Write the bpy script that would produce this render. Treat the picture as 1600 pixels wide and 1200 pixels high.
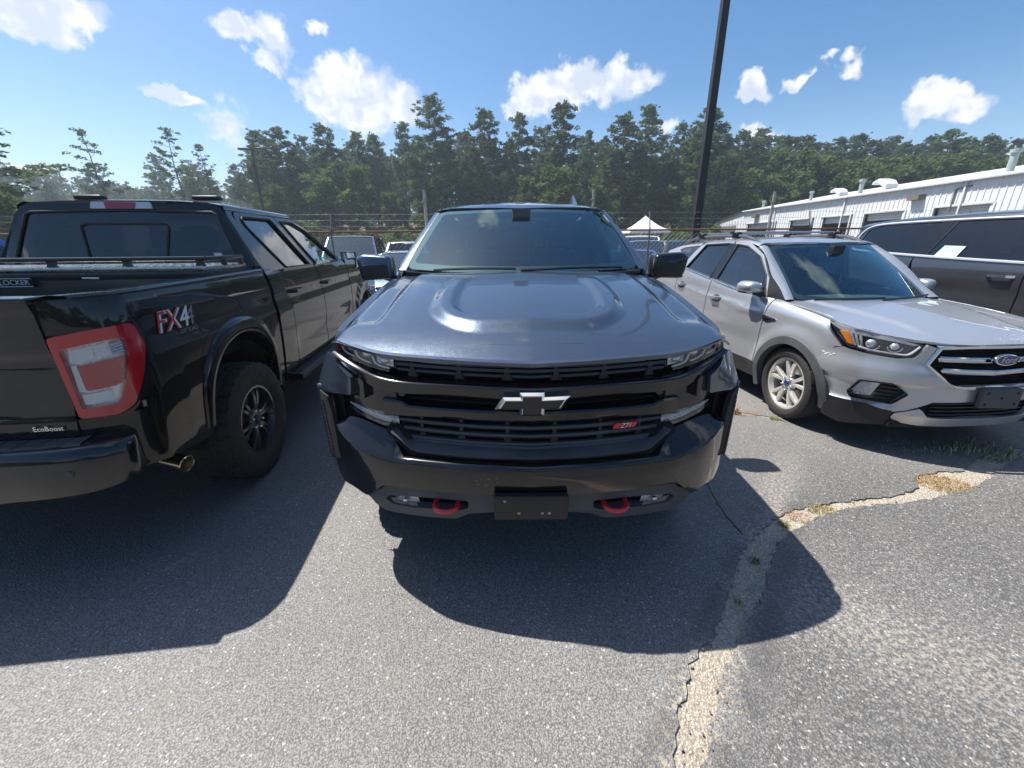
import bpy, bmesh, math, random
import numpy as np
from mathutils import Vector, Matrix

for _o in list(bpy.data.objects):
    bpy.data.objects.remove(_o, do_unlink=True)
scene = bpy.context.scene
COL = scene.collection
R = math.radians

# ---------------------------------------------------------------- camera, sky, sun, exposure
CAM_H, CAM_PITCH, FOCAL_PX = 1.634, 19.05, 632.0
cd = bpy.data.cameras.new('camera')
cam = bpy.data.objects.new('camera', cd)
COL.objects.link(cam)
cam.location = (0, 0, CAM_H)
cam.rotation_euler = (R(90 - CAM_PITCH), R(.35), 0)
cd.sensor_fit = 'HORIZONTAL'
cd.sensor_width = 36.0
cd.lens = 36.0 * FOCAL_PX / 1600.0
cd.clip_start = 0.05
cd.clip_end = 6000
scene.camera = cam

SUN_TO = Vector((-0.49, 0.26, 1.0)).normalized()          # direction towards the sun
SUN_EL = math.asin(SUN_TO.z)
SUN_AZ = math.atan2(SUN_TO.x, SUN_TO.y)                   # clockwise from +Y

sd = bpy.data.lights.new('sun', 'SUN')
sd.energy = 4.0
sd.angle = R(0.53)
sd.color = (1.0, 0.955, 0.88)
sun = bpy.data.objects.new('sun', sd)
COL.objects.link(sun)
sun.location = (-20, 10, 40)
sun.rotation_euler = SUN_TO.to_track_quat('Z', 'Y').to_euler()

scene.view_settings.view_transform = 'Standard'
scene.view_settings.look = 'None'
scene.view_settings.exposure = 1.13
scene.view_settings.gamma = 1.0
scene.view_settings.use_curve_mapping = False
scene.render.engine = 'CYCLES'
scene.render.resolution_x, scene.render.resolution_y = 1024, 768
scene.cycles.max_bounces = 8
scene.cycles.transparent_max_bounces = 24
scene.cycles.caustics_reflective = False
scene.cycles.caustics_refractive = False

world = bpy.data.worlds.new('World')
scene.world = world
world.use_nodes = True

class NT:
    """small helper for building node trees"""
    def __init__(s, tree):
        s.t = tree; s.n = tree.nodes; s.l = tree.links
    def new(s, typ, **kw):
        n = s.n.new(typ)
        for k, v in kw.items():
            setattr(n, k, v)
        return n
    def put(s, sock, v):
        if v is None:
            return
        if hasattr(v, 'is_output') or isinstance(v, bpy.types.NodeSocket):
            s.l.new(v, sock)
        else:
            sock.default_value = v
    def math(s, op, a, b=None, c=None, clamp=False):
        n = s.new('ShaderNodeMath', operation=op); n.use_clamp = clamp
        s.put(n.inputs[0], a); s.put(n.inputs[1], b)
        if c is not None: s.put(n.inputs[2], c)
        return n.outputs[0]
    def vmath(s, op, a, b=None):
        n = s.new('ShaderNodeVectorMath', operation=op)
        s.put(n.inputs[0], a)
        if b is not None: s.put(n.inputs[1], b)
        return n.outputs['Value'] if op in ('DOT_PRODUCT', 'LENGTH', 'DISTANCE') else n.outputs['Vector']
    def mix(s, f, a, b, blend='MIX'):
        n = s.new('ShaderNodeMix', data_type='RGBA', blend_type=blend)
        s.put(n.inputs[0], f); s.put(n.inputs[6], a); s.put(n.inputs[7], b)
        return n.outputs[2]
    def noise(s, vec, scale, detail=4, rough=.55, dim='3D'):
        n = s.new('ShaderNodeTexNoise', noise_dimensions=dim)
        s.put(n.inputs['Vector'], vec)
        n.inputs['Scale'].default_value = scale
        n.inputs['Detail'].default_value = detail
        n.inputs['Roughness'].default_value = rough
        return n.outputs['Fac']
    def ramp(s, f, a, b, lo=0., hi=1.):
        n = s.new('ShaderNodeMapRange'); n.interpolation_type = 'SMOOTHSTEP'
        s.put(n.inputs[0], f); s.put(n.inputs[1], a); s.put(n.inputs[2], b); s.put(n.inputs[3], lo); s.put(n.inputs[4], hi)
        return n.outputs[0]

def build_sky():
    g = NT(world.node_tree)
    g.n.clear()
    out = g.new('ShaderNodeOutputWorld')
    bg = g.new('ShaderNodeBackground')
    sky = g.new('ShaderNodeTexSky', sky_type='NISHITA')
    sky.sun_disc = False
    sky.sun_elevation = SUN_EL
    sky.sun_rotation = SUN_AZ
    sky.altitude = 50
    sky.air_density = 1.0
    sky.dust_density = 1.0
    sky.ozone_density = 2.0
    tc = g.new('ShaderNodeTexCoord')
    vec = tc.outputs['Generated']
    sep = g.new('ShaderNodeSeparateXYZ'); g.put(sep.inputs[0], vec)
    x, y, z = sep.outputs
    # warped direction gives the clouds their billowing outline
    n1 = g.new('ShaderNodeTexNoise'); g.put(n1.inputs['Vector'], vec)
    n1.inputs['Scale'].default_value = 11.0; n1.inputs['Detail'].default_value = 4; n1.inputs['Roughness'].default_value = .62
    sc1 = g.new('ShaderNodeVectorMath', operation='MULTIPLY_ADD'); g.put(sc1.inputs[0], n1.outputs['Color'])
    sc1.inputs[1].default_value = (.13, .13, .13); g.put(sc1.inputs[2], g.vmath('SUBTRACT', vec, (.065, .065, .065)))
    wv = sc1.outputs[0]
    total = None
    for (d, rx, rz, amt) in CLOUDS:
        d = Vector(d).normalized()
        S = Vector((1/rx, 1/rx, 1/rz))
        n = g.new('ShaderNodeVectorMath', operation='MULTIPLY_ADD'); g.put(n.inputs[0], wv)
        n.inputs[1].default_value = S; n.inputs[2].default_value = (-d.x*S.x, -d.y*S.y, -d.z*S.z)
        m = g.math('MULTIPLY_ADD', g.vmath('LENGTH', n.outputs[0]), -amt, amt)
        total = g.math('MAXIMUM', m, 0.0 if total is None else total)
    # scattered fair weather clouds over the rest of the dome
    proj = g.new('ShaderNodeCombineXYZ')
    zz = g.math('MAXIMUM', z, .06)
    g.put(proj.inputs[0], g.math('DIVIDE', x, zz)); g.put(proj.inputs[1], g.math('DIVIDE', y, zz))
    fld = g.noise(proj.outputs[0], 1.1, 4, .58)
    fld = g.ramp(fld, .56, .70, 0, .8)
    away = g.ramp(y, -.05, -.35, 0, 1)                      # the view itself keeps only its own clouds
    hi = g.ramp(z, .06, .2, 0, 1)
    total = g.math('MAXIMUM', total, g.math('MULTIPLY', g.math('MULTIPLY', fld, away), hi))
    dens = g.noise(vec, 22, 5, .64)
    so = SUN_TO*.040
    dens2 = g.noise(g.vmath('ADD', vec, tuple(so)), 13, 3, .58)
    dens1 = g.noise(vec, 13, 3, .58)
    raw = g.math('ADD', total, g.math('MULTIPLY', g.math('SUBTRACT', dens, .5), .75))
    cov = g.ramp(raw, .04, .46, 0, .97)
    cov = g.math('MULTIPLY', cov, g.ramp(total, 0.0, .16, 0, 1))
    lit = g.ramp(g.math('SUBTRACT', dens1, dens2), -.16, .12, 0, 1)
    core = g.ramp(total, .30, .85, 0, .22)
    shade = g.math('SUBTRACT', lit, core, clamp=True)
    ccol = g.mix(shade, (4.0, 4.4, 5.2, 1), (6.3, 6.2, 6.1, 1))
    # a pale veil of summer haze low over the horizon
    hz = g.ramp(z, .0, .30, 1, 0)
    hz = g.math('MULTIPLY', hz, .30)
    hs = g.new('ShaderNodeHueSaturation'); hs.inputs['Saturation'].default_value = 1.28; hs.inputs['Value'].default_value = .84
    g.put(hs.inputs['Color'], sky.outputs[0])
    skyc = g.mix(hz, hs.outputs[0], (4.6, 6.2, 8.0, 1))
    fin = g.mix(cov, skyc, ccol)
    g.put(bg.inputs[0], fin)
    bg.inputs[1].default_value = 0.085
    g.l.new(bg.outputs[0], out.inputs[0])
    world.cycles.sampling_method = 'MANUAL'
    world.cycles.sample_map_resolution = 1024

def px_dir(px, py):
    c, s = math.cos(R(CAM_PITCH)), math.sin(R(CAM_PITCH))
    u, v = px - 800, 600 - py
    return (u, FOCAL_PX * c + v * s, -FOCAL_PX * s + v * c)
# direction towards each cloud, angular half sizes, thickness
CLOUDS = [(px_dir(560, 150), .115, .078, 1.0), (px_dir(625, 165), .06, .055, .9), (px_dir(520, 178), .06, .050, .9), (px_dir(535, 118), .05, .045, .9),
          (px_dir(900, 138), .15, .048, 1.0), (px_dir(965, 120), .10, .032, .9),
          (px_dir(835, 155), .06, .045, .9), (px_dir(368, 48), .050, .030, .9), (px_dir(430, 62), .044, .044, .9), (px_dir(420, 104), .045, .016, .6),
          (px_dir(50, 5), .09, .032, .9), (px_dir(278, 153), .046, .018, .9), (px_dir(350, 195), .06, .045, .55),
          (px_dir(490, 35), .024, .022, .7), (px_dir(470, 125), .02, .014, .6),
          (px_dir(1185, 135), .038, .024, .9), (px_dir(1248, 126), .026, .015, .8), (px_dir(1325, 105), .028, .018, .7), (px_dir(1275, 104), .018, .01, .6),
          (px_dir(1462, 172), .068, .032, 1.0), (px_dir(1495, 155), .042, .024, .9), (px_dir(1190, 212), .046, .022, .8), (px_dir(1040, 190), .040, .022, .7),
          (px_dir(75, 278), .06, .014, .5), (px_dir(1590, 235), .03, .014, .7), (px_dir(35, 265), .06, .012, .4),
          ((-.125, .53, .84), .055, .055, .9), ((.0, .56, .82), .032, .018, .7), ((.45, .15, .9), .12, .09, .8), ((-.62, .35, .9), .10, .07, .7)]
build_sky()

# ---------------------------------------------------------------- materials
MATS = {}
def mat(name):
    m = bpy.data.materials.new(name); m.use_nodes = True
    MATS[name] = m
    g = NT(m.node_tree)
    bs = m.node_tree.nodes['Principled BSDF']
    return m, g, bs
def objco(g):
    return g.new('ShaderNodeTexCoord').outputs['Object']
def plain(name, col, rough=.5, metal=0., coat=0., bump=0., bscale=200., vary=.0, vscale=6., spec=.5, wear=0.):
    m, g, bs = mat(name)
    c = (*col, 1)
    co = objco(g)
    if vary:
        n = g.noise(co, vscale, 5, .6)
        v = g.ramp(n, .3, .7, 1 - vary, 1 + vary)
        hs = g.new('ShaderNodeHueSaturation'); g.put(hs.inputs['Value'], v); g.put(hs.inputs['Color'], c)
        g.put(bs.inputs['Base Color'], hs.outputs[0])
        g.put(bs.inputs['Roughness'], g.ramp(n, .25, .75, max(.02, rough * .8), min(1, rough * 1.25)))
    else:
        bs.inputs['Base Color'].default_value = c
        bs.inputs['Roughness'].default_value = rough
    bs.inputs['Metallic'].default_value = metal
    bs.inputs['Specular IOR Level'].default_value = spec
    bs.inputs['Coat Weight'].default_value = coat
    bs.inputs['Coat Roughness'].default_value = .03
    if bump:
        b = g.new('ShaderNodeBump'); b.inputs['Strength'].default_value = bump; b.inputs['Distance'].default_value = .002
        g.put(b.inputs['Height'], g.noise(co, bscale, 3, .6))
        g.put(bs.inputs['Normal'], b.outputs[0])
    return m
def paint(name, col, metal=.6, rough=.32, flake=.10, dust=.04, coat=1.0):
    """car paint: flake base under a clear coat, with a little road dust"""
    m, g, bs = mat(name)
    co = objco(g)
    vo = g.new('ShaderNodeTexVoronoi'); g.put(vo.inputs['Vector'], co); vo.inputs['Scale'].default_value = 900
    nm = g.new('ShaderNodeNewGeometry').outputs['Normal']
    off = g.vmath('SUBTRACT', vo.outputs['Color'], (.5, .5, .5))
    sc = g.new('ShaderNodeVectorMath', operation='SCALE'); g.put(sc.inputs[0], off); sc.inputs[3].default_value = flake
    nn = g.vmath('NORMALIZE', g.vmath('ADD', nm, sc.outputs[0]))
    g.put(bs.inputs['Normal'], nn)
    bs.inputs['Metallic'].default_value = metal
    if metal == 0: bs.inputs['Specular IOR Level'].default_value = 0.05
    bs.inputs['Coat Weight'].default_value = coat
    d = g.noise(co, 9, 6, .65)
    f = g.ramp(d, .42, .78, 0, dust)
    sp = g.ramp(g.noise(co, 160, 2, .5), .66, .74, 0, dust * 1.5)
    f = g.math('ADD', f, sp)
    g.put(bs.inputs['Base Color'], g.mix(f, (*col, 1), (.36, .33, .28, 1)))
    g.put(bs.inputs['Roughness'], g.math('ADD', f, rough))
    g.put(bs.inputs['Coat Roughness'], g.math('MULTIPLY_ADD', f, 1.2, .015))
    g.put(bs.inputs['Coat Normal'], nm)
    return m
def glass(name, tint, base=.07, rough=0.0, refl=(1, 1, 1)):
    m, g, bs = mat(name)
    g.n.remove(bs)
    out = g.n['Material Output']
    tr = g.new('ShaderNodeBsdfTransparent'); tr.inputs[0].default_value = (*tint, 1)
    gl = g.new('ShaderNodeBsdfGlossy'); gl.inputs['Roughness'].default_value = rough; gl.inputs['Color'].default_value = (*refl, 1)
    lw = g.new('ShaderNodeLayerWeight'); lw.inputs[0].default_value = .5
    f = g.math('POWER', lw.outputs['Facing'], 3.3)
    f = g.math('MULTIPLY_ADD', f, 1 - base, base)
    mx = g.new('ShaderNodeMixShader')
    g.put(mx.inputs[0], f); g.l.new(tr.outputs[0], mx.inputs[1]); g.l.new(gl.outputs[0], mx.inputs[2])
    g.l.new(mx.outputs[0], out.inputs[0])
    return m

# ---------------------------------------------------------------- geometry helpers: every one returns (verts, faces, loop normals or None)
def pch(x, xs, ys):
    """monotone cubic through (xs, ys), vectorised"""
    x = np.asarray(x, float); xs = np.asarray(xs, float); ys = np.asarray(ys, float)
    h = np.diff(xs); d = np.diff(ys) / h
    m = np.zeros_like(ys)
    for i in range(1, len(xs) - 1):
        if d[i-1] * d[i] > 0:
            w1 = 2 * h[i] + h[i-1]; w2 = h[i] + 2 * h[i-1]
            m[i] = (w1 + w2) / (w1 / d[i-1] + w2 / d[i])
    m[0] = d[0]; m[-1] = d[-1]
    i = np.clip(np.searchsorted(xs, x) - 1, 0, len(h) - 1)
    t = (x - xs[i]) / h[i]
    lo = t < 0; hi = t > 1
    tc = np.clip(t, 0, 1)
    r = (ys[i] * (1 + 2*tc) * (1-tc)**2 + m[i] * h[i] * tc * (1-tc)**2 + ys[i+1] * tc*tc * (3-2*tc) + m[i+1] * h[i] * tc*tc * (tc-1))
    r = r + np.where(lo, (x - xs[0]) * m[0], 0) + np.where(hi, (x - xs[-1]) * m[-1], 0)
    return r
def sst(a, b, x):
    t = np.clip((np.asarray(x, float) - a) / (b - a), 0, 1); return t * t * (3 - 2 * t)
def crom(pts, n=4, closed=False):
    """Catmull-Rom through points"""
    P = [np.array(p, float) for p in pts]; N = len(P); out = []
    rng = N if closed else N - 1
    for i in range(rng):
        if closed: a, b, c, d = P[i-1], P[i], P[(i+1) % N], P[(i+2) % N]
        else: a, b, c, d = P[max(i-1, 0)], P[i], P[i+1], P[min(i+2, N-1)]
        for k in range(n):
            t = k / n
            out.append(.5 * (2*b + (c-a)*t + (2*a-5*b+4*c-d)*t*t + (3*b-a-3*c+d)*t**3))
    if not closed: out.append(P[-1])
    return [tuple(p) for p in out]
def rnd(pts, r, seg=4):
    """round the corners of a closed 2D polygon; r may be a list"""
    N = len(pts); out = []
    for i in range(N):
        ri = r[i] if isinstance(r, (list, tuple)) else r
        p = np.array(pts[i], float); a = np.array(pts[i-1], float) - p; b = np.array(pts[(i+1) % N], float) - p
        la, lb = np.linalg.norm(a), np.linalg.norm(b)
        if ri <= 0 or la < 1e-6 or lb < 1e-6: out.append(tuple(p)); continue
        k = min(ri, la * .48, lb * .48)
        A = p + a / la * k; B = p + b / lb * k
        for j in range(seg + 1):
            t = j / seg
            out.append(tuple((1-t)**2 * A + 2*t*(1-t) * p + t*t * B))
    return out
def mirx(pts):
    """close a half outline given from the centre line outwards and back: adds the mirrored half"""
    return list(pts) + [(-a, b) for a, b in reversed(pts) if abs(a) > 1e-6]
def panel(outline, fn, res=.06, depth=.02, holes=(), flip=False, resb=None, thick=None):
    """a skin cut to a 2D outline and laid on the surface fn(a, b) -> xyz; its rim is turned in by depth"""
    bm = bmesh.new()
    edges = []
    for loop in [outline, *holes]:
        vs = [bm.verts.new((p[0], p[1], 0)) for p in loop]
        for i in range(len(vs)):
            if (vs[i].co - vs[(i+1) % len(vs)].co).length > 1e-7:
                edges.append(bm.edges.new((vs[i], vs[(i+1) % len(vs)])))
    bmesh.ops.remove_doubles(bm, verts=bm.verts, dist=1e-5)
    bmesh.ops.triangle_fill(bm, use_beauty=True, use_dissolve=False, edges=bm.edges[:])
    A = [p[0] for p in outline]; Bq = [p[1] for p in outline]
    resb = resb or res
    for lo, hi, ax, st in ((min(A), max(A), 0, res), (min(Bq), max(Bq), 1, resb)):
        n = int((hi - lo) / st)
        for i in range(1, n + 1):
            c = lo + (hi - lo) * i / (n + 1)
            co = (c, 0, 0) if ax == 0 else (0, c, 0)
            no = (1, 0, 0) if ax == 0 else (0, 1, 0)
            bmesh.ops.bisect_plane(bm, geom=bm.verts[:] + bm.edges[:] + bm.faces[:], dist=1e-6, plane_co=co, plane_no=no)
    bm.normal_update()
    for f in bm.faces:
        if f.normal.z < 0: f.normal_flip()
    bm.verts.index_update()
    uv = np.array([v.co[:2] for v in bm.verts])
    faces = [[v.index for v in f.verts] for f in bm.faces]
    rim = []
    for e in bm.edges:
        if len(e.link_faces) == 1:
            l = e.link_loops[0]
            rim.append((l.vert.index, l.link_loop_next.vert.index))
    bm.free()
    e = 1e-3
    P = np.stack(fn(uv[:, 0], uv[:, 1]), 1)
    du = np.stack(fn(uv[:, 0] + e, uv[:, 1]), 1) - np.stack(fn(uv[:, 0] - e, uv[:, 1]), 1)
    dv = np.stack(fn(uv[:, 0], uv[:, 1] + e), 1) - np.stack(fn(uv[:, 0], uv[:, 1] - e), 1)
    n = np.cross(du, dv); n /= np.linalg.norm(n, axis=1)[:, None] + 1e-12
    if flip:
        n = -n; faces = [f[::-1] for f in faces]; rim = [(b, a) for a, b in rim]
    nv = len(P)
    V = np.concatenate([P, P - n * depth]) if depth else P
    LN = [n[i] for f in faces for i in f]
    if depth:
        for a, b in rim:
            f = [b, a, a + nv, b + nv]
            faces.append(f)
            k = np.cross(V[f[1]] - V[f[0]], V[f[2]] - V[f[0]]); k /= np.linalg.norm(k) + 1e-12
            LN += [k] * 4
    return V, faces, LN
def HX(f): return lambda a, b: (f(a, b), a, b)                # outline in (y, z)
def HY(f): return lambda a, b: (a, f(a, b), b)                # outline in (x, z)
def HZ(f): return lambda a, b: (a, b, f(a, b))                # outline in (x, y)
def mir(g):
    V, F, LN = g
    V = np.array(V, float).copy(); V[:, 0] *= -1
    L2 = None
    if LN is not None:
        L2 = []; k = 0
        for f in F:
            L2 += [np.array(n) * (-1, 1, 1) for n in LN[k:k+len(f)][::-1]]; k += len(f)
    return V, [f[::-1] for f in F], L2
def join(*gs):
    V = []; F = []; o = 0
    for g in gs:
        V.append(np.array(g[0], float)); F += [[i + o for i in f] for f in g[1]]; o += len(g[0])
    return np.concatenate(V), F, None
def joinn(*gs):
    V, F, _ = join(*gs)
    return V, F, [n for g in gs for n in g[2]]
def skin(rows, closed=False, up=1, cap=False):
    """quads between polylines of equal length; up > 1 resamples along them"""
    if up > 1: rows = [crom(r, up) for r in rows]
    m = len(rows[0]); V = np.array([p for r in rows for p in r], float); F = []
    nr = len(rows)
    for i in range(nr if closed else nr - 1):
        for j in range(m - 1):
            a = i * m + j; b = ((i + 1) % nr) * m + j
            F.append([a, a + 1, b + 1, b])
    if cap:
        F.append([i * m for i in range(nr)]); F.append([i * m + m - 1 for i in range(nr)][::-1])
    return V, F, None
def tube(path, r, seg=8, cap=True):
    """round tube along a path, r a number or one per point"""
    P = [np.array(p, float) for p in path]; n = len(P)
    rr = r if isinstance(r, (list, tuple, np.ndarray)) else [r] * n
    rows = []; prev = None
    for i in range(n):
        t = P[min(i+1, n-1)] - P[max(i-1, 0)]; t /= np.linalg.norm(t) + 1e-12
        if prev is None:
            a = np.array((0, 0, 1.)) if abs(t[2]) < .9 else np.array((1., 0, 0))
            u = np.cross(t, a)
        else: u = prev - t * prev.dot(t)
        u /= np.linalg.norm(u) + 1e-12; prev = u; w = np.cross(t, u)
        rows.append([P[i] + rr[i] * (math.cos(2*math.pi*k/seg) * u + math.sin(2*math.pi*k/seg) * w) for k in range(seg)])
    V = np.array([p for q in rows for p in q]); F = []
    for i in range(n - 1):
        for k in range(seg):
            F.append([i*seg+k, i*seg+(k+1) % seg, (i+1)*seg+(k+1) % seg, (i+1)*seg+k])
    if cap: F.append(list(range(seg))[::-1]); F.append([(n-1)*seg+k for k in range(seg)])
    return V, F, None
def sweep(path, sec, side=(0, 0, 1)):
    """closed 2D section (out, up) swept along a path; 'up' stays close to side"""
    P = [np.array(p, float) for p in path]; n = len(P); m = len(sec); sd_ = np.array(side, float)
    V = []; F = []
    for i in range(n):
        t = P[min(i+1, n-1)] - P[max(i-1, 0)]; t /= np.linalg.norm(t) + 1e-12
        u = np.cross(t, sd_); u /= np.linalg.norm(u) + 1e-12; w = np.cross(u, t)
        V += [P[i] + a * u + b * w for a, b in sec]
    for i in range(n - 1):
        for k in range(m): F.append([i*m+k, (i+1)*m+k, (i+1)*m+(k+1) % m, i*m+(k+1) % m])
    F.append(list(range(m))); F.append([(n-1)*m+k for k in range(m)][::-1])
    return np.array(V), F, None
def lathe(prof, seg=40, axis='x', a0=0, a1=2*math.pi):
    """profile (radius, along axis)"""
    full = abs(a1 - a0 - 2*math.pi) < 1e-6
    n = seg if full else seg + 1
    V = []; F = []; m = len(prof)
    for i in range(n):
        a = a0 + (a1 - a0) * i / seg
        for r, t in prof:
            if axis == 'x': V.append((t, r * math.cos(a), r * math.sin(a)))
            elif axis == 'y': V.append((r * math.sin(a), t, r * math.cos(a)))
            else: V.append((r * math.cos(a), r * math.sin(a), t))
    for i in range(seg):
        for k in range(m - 1):
            a = i*m+k; b = ((i+1) % n)*m+k
            F.append([a, b, b+1, a+1])
    return np.array(V, float), F, None
def box(c, s, bev=0., seg=2, rz=0., rx=0., ry=0.):
    bm = bmesh.new(); bmesh.ops.create_cube(bm, size=1)
    for v in bm.verts: v.co = Vector((v.co.x * s[0], v.co.y * s[1], v.co.z * s[2]))
    if bev: bmesh.ops.bevel(bm, geom=bm.edges[:], offset=bev, segments=seg, profile=.5, affect='EDGES', clamp_overlap=True)
    M = Matrix.Translation(c) @ Matrix.Rotation(rz, 4, 'Z') @ Matrix.Rotation(ry, 4, 'Y') @ Matrix.Rotation(rx, 4, 'X')
    bm.transform(M); bm.verts.index_update()
    V = np.array([v.co[:] for v in bm.verts]); F = [[v.index for v in f.verts] for f in bm.faces]; bm.free()
    return V, F, None
def prism(outline, d, bev=0., seg=2):
    """2D outline in (x, z) given a depth d towards +y, front at y = 0, front edges bevelled"""
    bm = bmesh.new()
    f = bm.faces.new([bm.verts.new((p[0], 0, p[1])) for p in outline])
    bm.normal_update()
    if f.normal.y > 0: f.normal_flip()
    bm.normal_update()
    fe = [tuple(sorted((e.verts[0].index, e.verts[1].index))) for e in f.edges]
    fedges = list(f.edges)
    r = bmesh.ops.extrude_edge_only(bm, edges=fedges)
    nv = [g for g in r['geom'] if isinstance(g, bmesh.types.BMVert)]
    for v in nv: v.co.y += d
    bm.normal_update()
    if bev: bmesh.ops.bevel(bm, geom=[e for e in bm.edges if abs(e.verts[0].co.y) < 1e-7 and abs(e.verts[1].co.y) < 1e-7], offset=bev, segments=seg, profile=.5, affect='EDGES', clamp_overlap=True)
    bmesh.ops.recalc_face_normals(bm, faces=bm.faces[:])
    bm.normal_update()
    ff = min(bm.faces, key=lambda q: q.calc_center_median().y)
    if ff.normal.y > 0:
        for q in bm.faces: q.normal_flip()
    bm.verts.index_update()
    V = np.array([v.co[:] for v in bm.verts]); F = [[v.index for v in q.verts] for q in bm.faces]; bm.free()
    return V, F, None
def ball(c, s, n=16, m=10):
    V = []; F = []
    for i in range(m + 1):
        a = math.pi * i / m
        for k in range(n):
            b = 2 * math.pi * k / n
            V.append((c[0] + s[0]*math.sin(a)*math.cos(b), c[1] + s[1]*math.sin(a)*math.sin(b), c[2] + s[2]*math.cos(a)))
    for i in range(m):
        for k in range(n): F.append([i*n+k, (i+1)*n+k, (i+1)*n+(k+1) % n, i*n+(k+1) % n])
    return np.array(V), F, None
def loft(secs, cap=True):
    """closed sections of equal length joined in order"""
    m = len(secs[0]); V = np.array([p for s in secs for p in s], float); F = []
    for i in range(len(secs) - 1):
        for k in range(m): F.append([i*m+k, i*m+(k+1) % m, (i+1)*m+(k+1) % m, (i+1)*m+k])
    if cap: F.append(list(range(m))[::-1]); F.append([(len(secs)-1)*m+k for k in range(m)])
    return V, F, None
def move(g, d=(0, 0, 0), rz=0., s=1., M=None):
    V, F, LN = g
    V = np.array(V, float)
    if M is not None:
        Mm = np.array(M); V = V @ Mm[:3, :3].T + Mm[:3, 3]
    if np.isscalar(s): V = V * s
    else: V = V * np.array(s)
    if rz:
        c, q = math.cos(rz), math.sin(rz); V = V @ np.array([[c, q, 0], [-q, c, 0], [0, 0, 1]])
        if LN is not None: LN = [np.array(n) @ np.array([[c, q, 0], [-q, c, 0], [0, 0, 1]]) for n in LN]
    return V + np.array(d, float), F, LN
def mesh(name, g, m, ang=38):
    V, F, LN = g
    me = bpy.data.meshes.new(name)
    me.from_pydata(np.asarray(V).tolist(), [], [list(map(int, f)) for f in F])
    me.polygons.foreach_set('use_smooth', [True] * len(me.polygons))
    for mm in (m if isinstance(m, (list, tuple)) else [m]): me.materials.append(mm)
    if LN is not None:
        me.normals_split_custom_set([tuple(map(float, n)) for n in LN])
    elif ang < 180:
        me.set_sharp_from_angle(angle=R(ang))
    return me
def link(name, me, parent=None):
    o = bpy.data.objects.new(name, me); COL.objects.link(o)
    if parent: o.parent = parent
    return o
def OB(name, g, m, parent=None, ang=38):
    return link(name, mesh(name, g, m, ang), parent)
def BOTH(name, g, m, parent=None, ang=38):
    return OB(name, g, m, parent, ang), OB(name, mir(g), m, parent, ang)
def thing(name, label, cat, loc=(0, 0, 0), rz=0., group=None):
    o = bpy.data.objects.new(name, None); COL.objects.link(o)
    o.empty_display_size = .2
    o.location = loc; o.rotation_euler = (0, 0, rz)
    o['label'] = label; o['category'] = cat
    if group: o['group'] = group
    return o
def tag(o, label=None, cat=None, group=None, kind=None):
    for k, v in (('label', label), ('category', cat), ('group', group), ('kind', kind)):
        if v: o[k] = v
    return o
def copy_tree(o, parent=None):
    c = o.copy(); COL.objects.link(c); c.parent = parent
    for ch in list(o.children): copy_tree(ch, c)
    return c
def text(name, s, m, M, parent, size=.1, depth=.004, shear=0., bevel=0., space=1., align='CENTER'):
    """lettering as a mesh; M places its XY plane"""
    cu = bpy.data.curves.new(name, 'FONT'); cu.body = s; cu.size = size; cu.extrude = depth; cu.shear = shear
    cu.bevel_depth = bevel; cu.align_x = align; cu.align_y = 'CENTER'; cu.space_character = space; cu.resolution_u = 3
    t = bpy.data.objects.new('tmp', cu); COL.objects.link(t)
    dg = bpy.context.evaluated_depsgraph_get()
    me = bpy.data.meshes.new_from_object(t.evaluated_get(dg))
    bpy.data.objects.remove(t); bpy.data.curves.remove(cu)
    me.transform(M); me.name = name
    me.materials.clear(); me.materials.append(m)
    return link(name, me, parent)
def frame(o, x, y):
    """matrix whose local X, Y run along x, y at origin o"""
    x = Vector(x).normalized(); z = x.cross(Vector(y)).normalized(); y = z.cross(x)
    M = Matrix.Identity(4)
    for i in range(3): M[i][0], M[i][1], M[i][2], M[i][3] = x[i], y[i], z[i], o[i]
    return M

# ---------------------------------------------------------------- shared car materials
plain('black_plastic', (.012, .012, .013), .42, bump=.25, bscale=900, vary=.15)
plain('grey_plastic', (.066, .071, .078), .55, bump=.4, bscale=1200, vary=.12)
plain('dark_void', (.006, .006, .006), .8)
plain('rubber', (.022, .021, .020), .75, bump=.3, bscale=300, vary=.25, vscale=12)
plain('seal', (.010, .010, .010), .6)
plain('chrome', (.80, .81, .82), .08, 1.0)
plain('satin_chrome', (.62, .63, .64), .22, 1.0)
plain('lamp_chrome', (.72, .74, .77), .28, .55, vary=.08, vscale=30)
plain('lamp_black', (.02, .02, .022), .25)
plain('gloss_black', (.006, .006, .0065), .22, coat=1.0, spec=.18)
plain('mirror', (.9, .9, .9), .02, 1.0)
plain('seat_cloth', (.030, .031, .034), .85, bump=.4, bscale=500)
plain('seat_tan', (.16, .13, .10), .8, bump=.4, bscale=500)
plain('dash', (.10, .105, .10), .65, bump=.3, bscale=600)
plain('red_lens', (.42, .003, .012), .12, coat=1.0)
plain('red_paint', (.62, .012, .022), .3, coat=.6)
plain('amber_lens', (.85, .26, .02), .15, coat=1.0)
plain('white_lens', (.62, .64, .66), .18, coat=1.0)
plain('steel', (.32, .31, .29), .35, .9, vary=.2, vscale=14)
plain('white_print', (.75, .75, .74), .5)
glass('clear_lens', (.92, .93, .94), .06)
glass('windshield_glass', (.55, .76, .74), .12, 0.0, (.70, .93, 1.0))
glass('door_glass', (.42, .56, .54), .10)
glass('privacy_glass', (.045, .052, .058), .075)

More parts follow.
